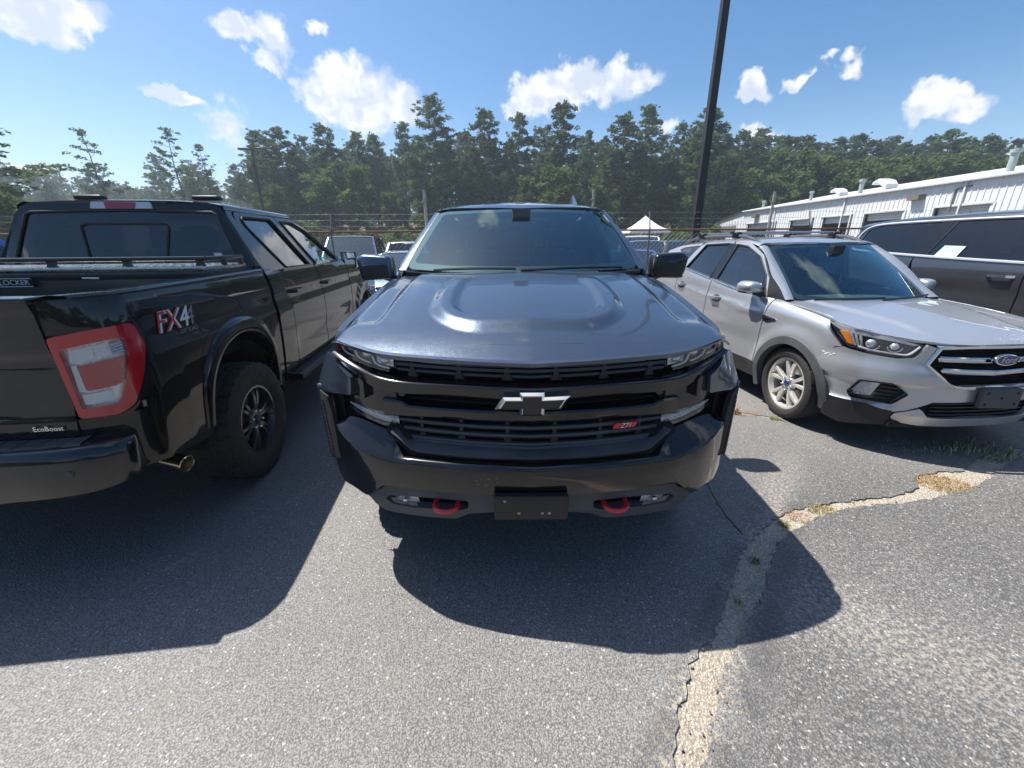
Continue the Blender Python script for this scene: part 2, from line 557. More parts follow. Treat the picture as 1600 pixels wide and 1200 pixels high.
# ---------------------------------------------------------------- wheels (axis along x, outer face towards +x)
def tyre_geo(r, w, rr, kind='road', seg=180):
    """tyre surface with moulded tread: grooves and blocks are real relief"""
    prof = []
    hw = w / 2
    # from inner bead over the tread to outer bead: (axial, radius, tread weight)
    side = [(-hw*.80, rr, 0), (-hw*.97, rr + (r-rr)*.22, 0), (-hw*1.03, rr + (r-rr)*.52, 0), (-hw*.98, rr + (r-rr)*.80, .35), (-hw*.90, r*.985, .8)]
    prof += side
    n = 26
    for i in range(1, n):
        t = -hw*.88 + 2*hw*.88*i/n
        prof.append((t, r - .010*(abs(t)/hw)**3, 1))
    prof += [(-a, b, c) for a, b, c in reversed(side)]
    V = []; F = []; m = len(prof)
    for i in range(seg):
        th = 2*math.pi*i/seg
        for (t, q, wt) in prof:
            d = 0.
            if wt > 0:
                u = t/hw
                if kind == 'at':
                    zig = .05*math.sin(th*30)
                    circ = min(abs(u-.30-zig), abs(u+.30-zig), abs(u+zig))
                    ph = (th*30/(2*math.pi) + (.5 if u > 0 else 0) + .35*abs(u)) % 1
                    if circ < .055: d = .011
                    if ph < .24 and abs(u) > .30: d = .012
                    if .45 < ph < .55 and abs(u) < .6: d = max(d, .006)
                else:
                    circ = min(abs(abs(u)-.22), abs(abs(u)-.58))
                    ph = (th*46/(2*math.pi) + .25*abs(u)) % 1
                    if circ < .05: d = .008
                    if ph < .16 and abs(u) > .6: d = .006
            q2 = q - d*wt
            V.append((t, q2*math.cos(th), q2*math.sin(th)))
    for i in range(seg):
        for k in range(m-1):
            a = i*m+k; b = ((i+1) % seg)*m+k
            F.append([a, a+1, b+1, b])
    return np.array(V), F, None
def spoke(r0, r1, w0, w1, x0, x1, th0, dth, t=.03, seg=5):
    """one tapered, slightly dished bar from hub to rim"""
    secs = []
    for i in range(seg+1):
        s = i/seg; q = r0 + (r1-r0)*s; a = th0 + dth*s; w = w0 + (w1-w0)*s
        x = x0 + (x1-x0)*s + .012*math.sin(math.pi*s)
        c = np.array((0, math.cos(a), math.sin(a))); d = np.array((0, -math.sin(a), math.cos(a)))
        o = c*q
        sec = [(-w/2, 0), (-w/2*.72, .010), (w/2*.72, .010), (w/2, 0), (w/2*.9, -t), (-w/2*.9, -t)]
        secs.append([tuple(o + d*p + np.array((x+h, 0, 0))) for p, h in sec])
    return loft(secs)
def make_wheel(r, w, rr, style, rim_mat, cap_mat, kind='road'):
    """returns meshes: hub (brake disc and barrel), tyre, rim, centre cap and nuts"""
    hw = w/2
    barrel = lathe([(rr*.985, -hw*.8), (rr*.93, -hw*.7), (rr*.93, hw*.55), (rr*.97, hw*.72), (rr*1.02, hw*.80), (rr*1.02, hw*.84), (rr*.955, hw*.84), (rr*.935, hw*.70), (rr*.90, hw*.5)], 56)
    disc = lathe([(0.03, -.02), (rr*.72, -.02), (rr*.72, .0), (rr*.35, .0), (rr*.33, .03), (.02, .03)], 40)
    face = hw*.62
    sp = []
    if style == 'six':
        for k in range(6):
            a = k*math.pi/3 + .2
            for s in (-1, 1):
                sp.append(spoke(.045, rr*.965, .026, .034, face-.005, face-.008, a + s*.10, s*.055, .035))
        nb, hubr = 6, .085
    elif style == 'ten':
        for k in range(5):
            a = k*2*math.pi/5 + math.pi/2
            for s in (-1, 1):
                sp.append(spoke(.04, rr*.965, .030, .036, face-.012, face+.004, a + s*.12, s*.13, .03))
        nb, hubr = 5, .07
    else:
        for k in range(6):
            sp.append(spoke(.04, rr*.965, .06, .075, face-.02, face, k*math.pi/3, 0, .03))
        nb, hubr = 6, .08
    hub = lathe([(0.001, face+.008), (hubr*.55, face+.010), (hubr, face+.004), (hubr*1.12, face-.03)], 30)
    rim = join(barrel, hub, *sp)
    nuts = []
    for k in range(nb):
        a = k*2*math.pi/nb + (.2 + math.pi/nb if style == 'six' else math.pi/2 + math.pi/nb)
        q = hubr*.80
        nuts.append(move(lathe([(.0105, 0), (.0105, .020), (.006, .026), (.0005, .027)], 8), (face+.003, q*math.cos(a), q*math.sin(a))))
    cap = lathe([(.0005, face+.026), (.028, face+.024), (.033, face+.014), (.033, face)], 24)
    return dict(hub=mesh('hub', disc, MATS['steel']), tyre=mesh('tyre', tyre_geo(r, w, rr, kind, 240 if kind == 'at' else 150), MATS['rubber'], 24),
                rim=mesh('rim', rim, rim_mat), cap=mesh('centre_cap', cap, cap_mat), nuts=mesh('wheel_nuts', join(*nuts), MATS['chrome' if style != 'six' else 'satin_chrome']))
def put_wheel(W, root, x, y, r, side, steer=0.):
    h = link('wheel', W['hub'], root)
    h.location = (x, y, r); h.rotation_euler = (0, 0, steer + (0 if side > 0 else math.pi))
    for n, k in (('tyre', 'tyre'), ('rim', 'rim'), ('centre_cap', 'cap'), ('wheel_nuts', 'nuts')):
        link(n, W[k], h)
    return h

# ---------------------------------------------------------------- ground: asphalt sheet with a sand filled crack, bank behind the lot
def asphalt_mat():
    m, g, bs = mat('asphalt')
    co = objco(g)
    v1 = g.new('ShaderNodeTexVoronoi'); g.put(v1.inputs['Vector'], co); v1.inputs['Scale'].default_value = 150
    v2 = g.new('ShaderNodeTexVoronoi'); g.put(v2.inputs['Vector'], co); v2.inputs['Scale'].default_value = 62
    sp = g.new('ShaderNodeSeparateColor'); g.put(sp.inputs[0], v1.outputs['Color'])
    sp2 = g.new('ShaderNodeSeparateColor'); g.put(sp2.inputs[0], v2.outputs['Color'])
    big = g.noise(co, .55, 4, .6); mid = g.noise(co, 3.2, 5, .62); fine = g.noise(co, 34, 3, .6)
    xyz = g.new('ShaderNodeSeparateXYZ'); g.put(xyz.inputs[0], co)
    x, y = xyz.outputs[0], xyz.outputs[1]
    # the older, darker bay lies right of the crack
    side = g.math('SUBTRACT', x, g.math('MULTIPLY_ADD', y, .82, -.10))
    old = g.ramp(g.math('ADD', side, g.math('MULTIPLY', g.math('SUBTRACT', mid, .5), .35)), -.05, .35, 0, 1)
    near = g.ramp(y, 3.4, 2.2, 0, 1)
    old = g.math('MULTIPLY', old, near)
    base = g.mix(old, (.204, .198, .189, 1), (.112, .110, .108, 1))
    stone = g.ramp(sp.outputs[0], .45, 1.0, 0, 1)
    col = g.mix(g.math('MULTIPLY', stone, .55), base, (.34, .335, .325, 1))
    pale = g.math('GREATER_THAN', sp2.outputs[1], .90)
    pale = g.math('MULTIPLY', pale, g.math('LESS_THAN', v2.outputs['Distance'], .32))
    col = g.mix(g.math('MULTIPLY', pale, .75), col, (.58, .56, .52, 1))
    pit = g.ramp(v1.outputs['Distance'], .42, .66, 0, .60)
    col = g.mix(pit, col, (.055, .055, .056, 1))
    # sand worked into the old bay and a faint brown cast elsewhere
    band = g.math('ABSOLUTE', g.math('ADD', g.math('SUBTRACT', g.math('MULTIPLY', x, .62), -.0), g.math('MULTIPLY_ADD', y, .78, -2.02)))
    bandm = g.ramp(band, .42, .02, 0, 1)
    sandn = g.noise(co, 46, 6, .72)
    th = g.math('MULTIPLY_ADD', bandm, -.075, .555)
    sand = g.ramp(g.math('SUBTRACT', sandn, th), -.06, .16, 0, .62)
    sand = g.math('MULTIPLY', sand, old)
    col = g.mix(sand, col, (.43, .38, .315, 1))
    # sand scattered beside the crack
    edge = g.ramp(g.math('ABSOLUTE', g.math('ADD', side, .06)), .30, .05, 0, 1)
    s2 = g.ramp(g.math('MULTIPLY_ADD', edge, .14, g.math('SUBTRACT', sandn, .64)), -.02, .10, 0, .8)
    s2 = g.math('MULTIPLY', s2, near)
    col = g.mix(s2, col, (.44, .37, .285, 1))
    tar = g.math('MULTIPLY', g.ramp(g.math('ABSOLUTE', g.math('SUBTRACT', side, .12)), .12, .03, 0, .55), g.ramp(mid, .38, .55, .2, 1))
    tar2 = g.math('MULTIPLY', g.ramp(g.math('ABSOLUTE', g.math('ADD', side, .15)), .10, .03, 0, .5), g.ramp(mid, .40, .56, 0, 1))
    tar = g.math('MULTIPLY', g.math('MAXIMUM', tar, tar2), g.ramp(y, 2.5, 2.2, 0, 1))
    col = g.mix(tar, col, (.060, .060, .062, 1))
    warm = g.ramp(mid, .55, .72, 0, .35)
    col = g.mix(warm, col, (.19, .165, .14, 1))
    # a scraped pale line left by a snow blade, left bay
    ln = g.math('ABSOLUTE', g.math('ADD', g.math('MULTIPLY', g.math('ADD', x, 1.58), .86), g.math('MULTIPLY', g.math('SUBTRACT', y, 2.21), -.50)))
    lm = g.math('MULTIPLY', g.ramp(ln, .022, .004, 0, 1), g.ramp(fine, .46, .62, 0, .5))
    lm = g.math('MULTIPLY', lm, g.math('MULTIPLY', g.ramp(y, 1.5, 1.8, 0, 1), g.ramp(y, 3.2, 2.7, 0, 1)))
    col = g.mix(lm, col, (.40, .38, .35, 1))
    hs = g.new('ShaderNodeHueSaturation'); g.put(hs.inputs['Color'], col); g.put(hs.inputs['Value'], g.ramp(big, .3, .7, .86, 1.14))
    g.put(bs.inputs['Base Color'], hs.outputs[0])
    g.put(bs.inputs['Roughness'], g.ramp(sp.outputs[1], 0, 1, .48, .80))
    bs.inputs['Specular IOR Level'].default_value = .5
    b = g.new('ShaderNodeBump'); b.inputs['Strength'].default_value = .8; b.inputs['Distance'].default_value = .004
    hgt = g.math('ADD', g.math('MULTIPLY', v1.outputs['Distance'], -.8), g.math('ADD', g.math('MULTIPLY', sp.outputs[2], .35), g.math('MULTIPLY', v2.outputs['Distance'], -.5)))
    g.put(b.inputs['Height'], hgt)
    g.put(bs.inputs['Normal'], b.outputs[0])
    return m
def sand_mat():
    m, g, bs = mat('sand')
    co = objco(g)
    v = g.new('ShaderNodeTexVoronoi'); g.put(v.inputs['Vector'], co); v.inputs['Scale'].default_value = 120
    n = g.noise(co, 75, 5, .72); n2 = g.noise(co, 6, 4, .6)
    c = g.mix(g.ramp(n, .38, .60), (.34, .29, .225, 1), (.64, .565, .46, 1))
    c = g.mix(g.ramp(v.outputs['Distance'], .25, .6, 0, .45), c, (.20, .17, .14, 1))
    c = g.mix(g.ramp(n2, .55, .75, 0, .5), c, (.20, .19, .18, 1))
    g.put(bs.inputs['Base Color'], c); bs.inputs['Roughness'].default_value = .9
    b = g.new('ShaderNodeBump'); b.inputs['Strength'].default_value = 1.0; b.inputs['Distance'].default_value = .010
    g.put(b.inputs['Height'], g.math('ADD', n, g.math('MULTIPLY', v.outputs['Distance'], .6))); g.put(bs.inputs['Normal'], b.outputs[0])
    return m
def bank_mat():
    m, g, bs = mat('pine_straw')
    co = objco(g)
    n = g.noise(co, .35, 5, .65); n2 = g.noise(co, 3.0, 5, .7)
    c = g.mix(g.ramp(n2, .35, .65), (.10, .062, .036, 1), (.21, .125, .066, 1))
    c = g.mix(g.ramp(n, .48, .60, 0, .9), c, (.055, .075, .024, 1))
    g.put(bs.inputs['Base Color'], c); bs.inputs['Roughness'].default_value = .95
    b = g.new('ShaderNodeBump'); b.inputs['Strength'].default_value = 1.0; b.inputs['Distance'].default_value = .2
    g.put(b.inputs['Height'], n2); g.put(bs.inputs['Normal'], b.outputs[0])
    return m
asphalt_mat(); sand_mat(); bank_mat()
rg = random.Random(11)
def ragged(pts, n, amp):
    out = []
    for i in range(len(pts)):
        a = np.array(pts[i], float); b = np.array(pts[(i+1) % len(pts)], float)
        d = b - a; l = np.hypot(*d); k = max(1, int(l/n)); nn = np.array((-d[1], d[0]))/(l + 1e-9)
        for j in range(k):
            out.append(tuple(a + d*j/k + nn*rg.uniform(-amp, amp)*(1 if l < 5 else 0)))
    return out
crack = [(.10, -.30), (.30, .35), (.52, .85), (.57, .94), (.62, 1.04), (.70, 1.14), (.72, 1.19), (.80, 1.27), (.89, 1.33), (.98, 1.46), (1.08, 1.57), (1.20, 1.75), (1.34, 1.89), (1.47, 2.0), (1.61, 2.11),
         (1.82, 2.21), (2.08, 2.27), (2.33, 2.32), (2.63, 2.36), (2.85, 2.46), (2.95, 2.58), (3.17, 2.66), (3.38, 2.66), (3.70, 2.85), (4.2, 3.05), (4.3, 2.98), (3.75, 2.72), (3.35, 2.50),
         (3.13, 2.42), (2.83, 2.32), (2.51, 2.27), (2.15, 2.22), (1.90, 2.13), (1.67, 2.01), (1.50, 1.89), (1.35, 1.70), (1.22, 1.53), (1.09, 1.41), (1.01, 1.34), (.94, 1.27), (.90, 1.21), (.81, 1.14), (.76, 1.04), (.68, .94), (.62, .85), (.42, .35), (.22, -.30)]
crack_r = ragged(crack, .028, .011)
thin = ragged([(1.385, 2.52), (1.345, 2.32), (1.335, 2.19), (1.345, 2.0), (1.36, 1.96), (1.36, 2.0), (1.352, 2.19), (1.362, 2.32), (1.398, 2.52)], .03, .005)
crk3 = ragged([(2.05, 3.78), (2.30, 3.76), (2.50, 3.68), (2.62, 3.55), (2.64, 3.58), (2.52, 3.72), (2.31, 3.81), (2.05, 3.83)], .04, .008)
flat = lambda a, b: (a, b, 0*a)
ground = OB('ground', panel([(-450, -150), (450, -150), (450, 700), (-450, 700)], flat, 1e6, .03, holes=[crack_r, thin, crk3]), MATS['asphalt'])
tag(ground, kind='structure')
def sandz(a, b): return (a, b, -.010 + .006*np.sin(a*23)*np.cos(b*19) + 0*a)
big = [(x + (x - 1.5)*.0, y) for x, y in crack]
sb = OB('sand_bed', panel([(-.4, -.6), (.6, -.6), (5.2, 2.6), (5.2, 4.2), (1.2, 4.2), (.9, 2.4)], sandz, .12, 0), MATS['sand'])
tag(sb, kind='structure')
# loose lumps of asphalt along the broken edge
lump = []
for i in range(170):
    k = rg.randrange(len(crack_r)); p = crack_r[k]
    if p[1] < .6 or p[0] > 3.6: continue
    r_ = rg.uniform(.0025, .0065)
    V, F, _ = ball((p[0] + rg.uniform(-.03, .03), p[1] + rg.uniform(-.03, .03), r_*.3), (r_*rg.uniform(.8, 1.5), r_, r_*.7), 6, 4)
    lump.append((V + np.array([[rg.uniform(-1, 1)*r_*.2 for _ in range(3)] for _ in V]), F, None))
tag(OB('crack_crumbs', join(*lump), MATS['asphalt']), 'small dark crumbs of asphalt along the sandy crack', 'rubble', kind='stuff')
# wooded bank
nx, ny = 60, 26
def bank_z(x, y):
    e = 40 + 4*np.sin(x*.05 + 1) + .0006*(x - 5)**2*0 + np.where(x > 20, (x - 20)*.25, 0)
    return 5.0*sst(0, 30, y - e) - .06 + .35*np.sin(x*.21)*np.sin(y*.17)*sst(2, 12, y - e)
xs = np.linspace(-320, 320, 120); ys = np.r_[np.linspace(36, 90, 34), np.linspace(100, 420, 12)]
V = [(x, y, float(bank_z(np.array(x), np.array(y)))) for y in ys for x in xs]
F = [[j*120 + i, j*120 + i + 1, (j+1)*120 + i + 1, (j+1)*120 + i] for j in range(len(ys) - 1) for i in range(119)]
tag(OB('hillside', (np.array(V), F, None), MATS['pine_straw'], None, 180), kind='structure')

# ---------------------------------------------------------------- slate grey pickup facing the camera (local: front y = 0, rear +y)
paint('slate_paint', (.060, .084, .124), .62, .30, .22, .02)
def PATH(s):
    """plan of the nose: s = distance out from the centre line -> x, y"""
    S_ = [0, .2, .4, .6, .7, .8, .9, 1.0, 1.08, 1.16, 1.3, 1.6, 2.0]
    X_ = [0, .2, .4, .6, .70, .799, .893, .975, 1.022, 1.045, 1.05, 1.05, 1.05]
    Y_ = [0, .010, .040, .088, .122, .168, .232, .315, .385, .460, .600, .900, 1.300]
    return pch(s, S_, X_), pch(s, S_, Y_)
def NOSE(off):
    def f(s, z):
        sg = np.sign(s); x, y = PATH(np.abs(s))
        x2, y2 = PATH(np.abs(s) + .01)
        tx, ty = x2 - x, y2 - y; l = np.hypot(tx, ty)
        o = off(s, z) if callable(off) else off
        # offset along the inward normal of the plan curve
        return sg * (x - o * ty / l), y + o * tx / l, z + 0 * s
    return f
def nose_rows(srange, rows, n=40):
    """rows: list of (offset or table, z table); tables are (s list, value list)"""
    ss = np.linspace(srange[0], srange[1], n); out = []
    for o, z in rows:
        ov = pch(ss, *o) if isinstance(o, tuple) else np.full(n, o)
        zv = pch(ss, *z) if isinstance(z, tuple) else np.full(n, z)
        x, y = PATH(ss); x2, y2 = PATH(ss + .01); tx, ty = x2-x, y2-y; l = np.hypot(tx, ty)
        out.append([(a, b, c) for a, b, c in zip(x - ov*ty/l, y + ov*tx/l, zv)])
    return out
def full(rows):
    """mirror rows that start on the centre line"""
    return [[(-x, y, z) for x, y, z in reversed(r[1:])] + r for r in rows]

def zoff(t, d):
    return (t[0], [v + d for v in t[1]])
def hood_z(x, y):
    ax = np.abs(x)
    z = pch(y, [0, .06, .12, .25, .45, .8, 1.1, 1.34, 1.6], [1.115, 1.170, 1.200, 1.252, 1.306, 1.382, 1.430, 1.458, 1.475])
    z = z - .028*(ax/.9)**2 + .008*np.clip(1 - ax/.45, 0, 1)
    rc_ = .15                                        # rounded U of the power dome
    xw = .36 + .035*np.sin(np.clip((y - .35)/.75, 0, 1)*math.pi)
    qx = np.maximum(ax - (xw - rc_), 0); qy = np.maximum(.41 + rc_*1.1 - y, 0)*.85
    q = np.hypot(qx, qy) - rc_
    h = .028*(1 - sst(.045, .120, q)) - .024*(1 - sst(-.045, .012, q))
    z = z + h*(1 - sst(.98, 1.2, y))
    z = z - .016*sst(.70, .755, ax)*sst(.36, .55, y) - .004*sst(.60, .70, ax)*sst(.36, .5, y)
    z = z - .16*np.clip((ax - .83)/.17, 0, 2)**2.2
    return z
plain('primer_chip', (.36, .35, .33), .7)
def make_silverado():
    root = thing('pickup_truck', 'slate grey pickup facing forward with black grille, black bow tie emblem and red tow hooks', 'pickup truck', (.078, 1.518, 0), R(.1))
    P, GB, BP, GP = MATS['slate_paint'], MATS['gloss_black'], MATS['black_plastic'], MATS['grey_plastic']
    # hood
    xs = np.linspace(0, .93, 26); half = []
    for x in xs:
        s = pch(x, [0, .4, .6, .7, .799, .893, .975], [0, .4, .6, .7, .8, .9, 1.0]); half.append((float(x), float(PATH(s)[1] + .045)))
    half += [(.925, .60), (.915, .9), (.895, 1.2), (.87, 1.50), (.80, 1.47), (.5, 1.36), (0, 1.31)]
    ol = [(x, y) for x, y in half]
    hood = OB('hood', panel(mirx(ol), HZ(hood_z), .013, .010, resb=.013), P, root)
    # hood lip under the leading edge
    lz = ([0, .36, .64, .80, .93], [1.186, 1.198, 1.205, 1.226, 1.246])
    lip = nose_rows((0, .90), [(.060, zoff(lz, .0)), (.040, zoff(lz, -.006)), (.044, ([0, .36, .62, .72, .80, .93], [1.164, 1.175, 1.178, 1.196, 1.214, 1.238])), (.10, ([0, .36, .62, .72, .80, .93], [1.160, 1.171, 1.174, 1.192, 1.210, 1.234]))])
    OB('hood_lip', skin(full(lip)), P, hood)
    # dark sheet added to close the view behind the grille and lamps
    OB('grille_backing', skin(full(nose_rows((0, .98), [(.17, 1.23), (.17, .50)], 30))), MATS['dark_void'], root)
    # upper grille
    topz = ([0, .36, .60, .9], [1.160, 1.172, 1.182, 1.19]); b1 = ([0, .574, .645, .756, .875], [1.082, 1.093, 1.102, 1.135, 1.170])
    gr = OB('upper_grille', skin(full(nose_rows((0, .60), [(.10, topz), (.075, ([0, .36, .60], [1.157, 1.169, 1.178])), (.075, ([0, .36, .60], [1.150, 1.162, 1.171])), (.11, ([0, .36, .60], [1.149, 1.161, 1.17]))]))), BP, root)
    def gbar(z0, dz, s1, off=.075, h=.010, name='grille_bar', par=None, m=BP, d=.02):
        rows = [(off+d, (z0[0], [v+h for v in z0[1]])), (off, (z0[0], [v+h for v in z0[1]])), (off-.004, z0), (off, (z0[0], [v-h*.8 for v in z0[1]])), (off+d, (z0[0], [v-h for v in z0[1]]))]
        return OB(name, skin(full(nose_rows((0, s1), rows, 26)), closed=False), m, par or root)
    zt = ([0, .36, .60], [1.135, 1.144, 1.150])
    gbar(zoff(zt, .003), 0, .60, .070, .0075, par=gr, m=GP)
    gbar(zoff(zt, -.024), 0, .598, .078, .0065, par=gr, m=GP)
    def tie(s, z0, z1, off, w=.017, par=None):
        for sg in ((1, -1) if s > 0 else (1,)):
            f = NOSE(off); a = [(s-w*1.4, z0), (s+w*1.4, z0), (s+w*.55, (z0+z1)/2+.004), (s+w*.5, z1), (s-w*.5, z1), (s-w*.55, (z0+z1)/2+.004)]
            g = panel(a, f, .1, .03)
            OB('grille_tie', g if sg > 0 else mir(g), BP, par)
    for s in (.105, .315, .525): tie(s, 1.100, 1.156 + .012*s, .070, par=gr)
    # headlamps
    hl = [(.615, 1.178), (.70, 1.195), (.80, 1.218), (.90, 1.240), (.935, 1.236), (.940, 1.190), (.925, 1.174), (.828, 1.158), (.718, 1.135), (.620, 1.120)]
    lens = panel(rnd(hl, .006), NOSE(.045), .03, .012)
    back = panel(rnd(hl, .006), NOSE(lambda s, z: .10 + .0*s), .05, 0)
    for sgn in (1, -1):
        k = (lambda g: g) if sgn > 0 else mir
        h = OB('headlight', k(back), MATS['lamp_black'], root)
        OB('headlight_lens', k(lens), MATS['clear_lens'], h)
        for i, (a, b) in enumerate(((.625, .712), (.722, .808), (.818, .900))):
            zb = lambda s: pch(s, [.6, .718, .828, .925], [1.122, 1.141, 1.164, 1.180])
            zt_ = lambda s: pch(s, [.6, .70, .80, .92], [1.172, 1.190, 1.212, 1.236])
            pts = [(b, float(zt_(b))-.012), (b-.004, float(zb(b))+.030), (b-.014, float(zb(b-.014))+.012), ((a+b)/2, float(zb((a+b)/2))+.006), (a+.002, float(zb(a))+.006)]
            pts = crom(pts, 4)
            x, y, z = NOSE(.062)(np.array([p[0] for p in pts]), np.array([p[1] for p in pts]))
            OB('daytime_strip', k(tube(list(zip(x, y, z)), .0042, 6)), MATS['white_lens'], h)
            c = NOSE(.095)(np.array([(a+b)/2]), np.array([float((zb((a+b)/2)+zt_((a+b)/2))/2)]))
            OB('projector', k(ball((c[0][0], c[1][0], c[2][0]), (.026, .022, .020), 14, 8)), MATS['lamp_chrome'], h)
            bez = panel(rnd([(a, float(zb(a))+.004), (b, float(zb(b))+.004), (b, float(zt_(b))-.004), (a, float(zt_(a))-.004)], .01), NOSE(.09), .05, 0)
            OB('reflector_bowl', k(bez), MATS['lamp_chrome' if i == 0 else 'lamp_black'], h)
        am = panel([(.908, 1.180), (.930, 1.188), (.928, 1.232), (.905, 1.234)], NOSE(.055), .05, .01)
        OB('side_marker', k(am), MATS['amber_lens'] if sgn > 0 else MATS['red_lens'], h)
    # gloss black bars across the face
    bt = ([0, .368, .588, .661, .776, .875, .93], [1.081, 1.089, 1.090, 1.097, 1.130, 1.160, 1.176])
    bb = ([0, .357, .546, .62, .68, .80, .93], [1.022, 1.040, 1.033, 1.033, 1.042, 1.100, 1.164])
    up = nose_rows((0, .93), [(.09, zoff(bt, .010)), (.055, zoff(bt, .006)), (.028, bt), (.022, zoff(bt, -.007)), (.027, zoff(bb, .004)), (.034, bb), (.075, zoff(bb, .002))], 56)
    OB('upper_grille_bar', skin(full(up)), GB, root)
    lt = ([0, .16, .52, .54, .566, .60, .68], [.971, .979, .982, .985, .998, .999, 1.000]); lb = ([0, .36, .60, .66], [.927, .934, .924, .920])
    lo = nose_rows((0, .66), [(.085, zoff(lt, .006)), (.030, lt), (.024, zoff(lt, -.008)), (.028, zoff(lb, .006)), (.034, lb), (.08, zoff(lb, .004))], 56)
    OB('lower_grille_bar', skin(full(lo)), GB, root)
    # slot between the bars with its own fine bars
    for d in (-.010, -.028): gbar(([0, .35, .58], [1.020+d, 1.034+d, 1.034+d]), 0, .55, .062, .004)
    sl = panel(rnd([(.555, 1.030), (.655, 1.036), (.672, 1.022), (.655, 1.008), (.575, 1.004)], .006), NOSE(.058), .05, .02)
    BOTH('slot_end', sl, GB, root)
    # solid black cheeks outside the bars
    ck = panel(rnd([(.60, 1.030), (.68, 1.040), (.80, 1.098), (.93, 1.162), (.99, 1.10), (1.0, .99), (.90, .945), (.64, .925), (.60, .92), (.60, .99)], .004), NOSE(.048), .05, .03)
    BOTH('cheek_panel', ck, GB, root)
    # stepped fins on the cheeks and the body coloured corner
    fin1 = panel(rnd([(.738, 1.070), (.752, 1.086), (.785, 1.082), (.80, 1.0), (.742, .990)], .006), NOSE(lambda s, z: .018 + .25*np.clip(s-.76, 0, 1)), .03, .05)
    BOTH('cheek_fin', fin1, GB, root)
    def coff(s, z): return .004 - .35*np.clip(1.055-z, 0, .06)*sst(.86, .98, s) + .38*np.clip(z-1.055, 0, 1)*sst(.80, .95, s)
    fin2 = panel(rnd([(.792, 1.085), (.86, 1.120), (.93, 1.150), (1.06, 1.150), (1.12, 1.04), (1.09, .985), (.96, .985), (.805, 1.002)], [.01, .02, .02, .01, .02, .02, .02, .01]), NOSE(coff), .025, .06)
    BOTH('corner_fin', fin2, P, root)
    # slim turn lamps in the cheeks
    dl = [(.618, .910), (.72, .922), (.895, .958), (.905, .930), (.78, .888), (.69, .868), (.614, .866)]
    for sgn in (1, -1):
        k = (lambda g: g) if sgn > 0 else mir
        d = OB('turn_lamp', k(panel(rnd(dl, .006), NOSE(.075), .04, 0)), MATS['lamp_chrome'], root)
        OB('lamp_lens', k(panel(rnd(dl, .006), NOSE(.042), .04, .014)), MATS['clear_lens'], d)
        for zz, r_ in ((.018, .004), (.006, .003)):
            pts = [(.63, .874+zz), (.72, .884+zz), (.82, .908+zz), (.888, .928+zz)]
            x, y, z = NOSE(.056)(np.array([p[0] for p in pts]), np.array([p[1] for p in pts]))
            OB('light_guide', k(tube(list(zip(x, y, z)), r_, 6)), MATS['white_lens'], d)
    # lower grille
    lgt = ([0, .35, .58], [.885, .892, .896])
    lg = gbar(lgt, 0, .60, .060, .0085, name='lower_grille', m=GP)
    gbar(zoff(lgt, -.040), 0, .585, .062, .0085, par=lg, m=GP); gbar(zoff(lgt, -.080), 0, .56, .062, .0085, par=lg, m=GP)
    gbar(zoff(lgt, -.018), 0, .60, .078, .004, par=lg); gbar(zoff(lgt, -.058), 0, .575, .078, .004, par=lg); gbar(zoff(lgt, .020), 0, .60, .078, .004, par=lg)
    for s in (.105, .315, .50): tie(s, .810, .925, .068, .014, par=lg)
    # scoop tray and black trim under the lower grille
    tz = ([0, .216, .495, .557, .61, .64], [.795, .806, .812, .820, .868, .89]); tb = ([0, .30, .49, .53, .56, .62], [.789, .791, .795, .805, .835, .88])
    OB('scoop_tray', skin(full(nose_rows((0, .61), [(.10, zoff(tz, .002)), (.062, tz), (.056, zoff(tz, -.008)), (.0, zoff(tb, -.006)), (-.008, zoff(tb, -.010)), (.0, zoff(tb, -.022)), (.06, zoff(tb, -.03))], 40))), GP, root)
    OB('scoop_trim', skin(full(nose_rows((0, .64), [(.06, zoff(tb, -.005)), (.02, zoff(tb, -.022)), (.0, zoff(tb, -.045)), (.06, zoff(tb, -.06))], 40))), MATS['dark_void'], root)
    ch2 = panel(rnd([(.57, .77), (.605, .862), (.69, .866), (.78, .886), (.905, .928), (1.0, .985), (1.04, .95), (1.03, .84), (.93, .84), (.84, .86), (.64, .83), (.60, .76)], .004), NOSE(.05), .05, .02)
    BOTH('bumper_cheek', ch2, GB, root)
    # bumper: top face, crease, front face
    s0 = [0, .25, .50, .54, .58, .62, .70, .82, .88, .93]
    zb_ = [.752, .758, .756, .760, .785, .835, .856, .878, .872, .86]
    zc_ = [.746, .752, .752, .750, .748, .750, .762, .792, .822, .842]
    rows = [(([0, .50, .60, .70, .93], [.02, .02, .03, .04, .03]), (s0, zb_)), (([0, .5, .6, .7, .82, .93], [-.026, -.026, -.030, -.034, -.028, -.012]), (s0, [c + .006 for c in zc_])),
            (([0, .5, .7, .82, .93], [-.036, -.036, -.042, -.036, -.016]), (s0, zc_)), (([0, .7, .93], [-.042, -.046, -.020]), (s0, [c - .014 for c in zc_])),
            (([0, .7, .93], [-.040, -.044, -.020]), ([0, .5, .93], [.68, .68, .70])), (([0, .7, .93], [-.025, -.030, -.012]), ([0, .59, .66, .70, .76, .84, .93], [.610, .604, .596, .565, .518, .530, .52])),
            (.03, ([0, .59, .66, .70, .76, .84, .93], [.606, .600, .592, .560, .514, .526, .516]))]
    bmp = OB('front_bumper', skin(full(nose_rows((0, .93), rows, 90))), GB, root, 50)
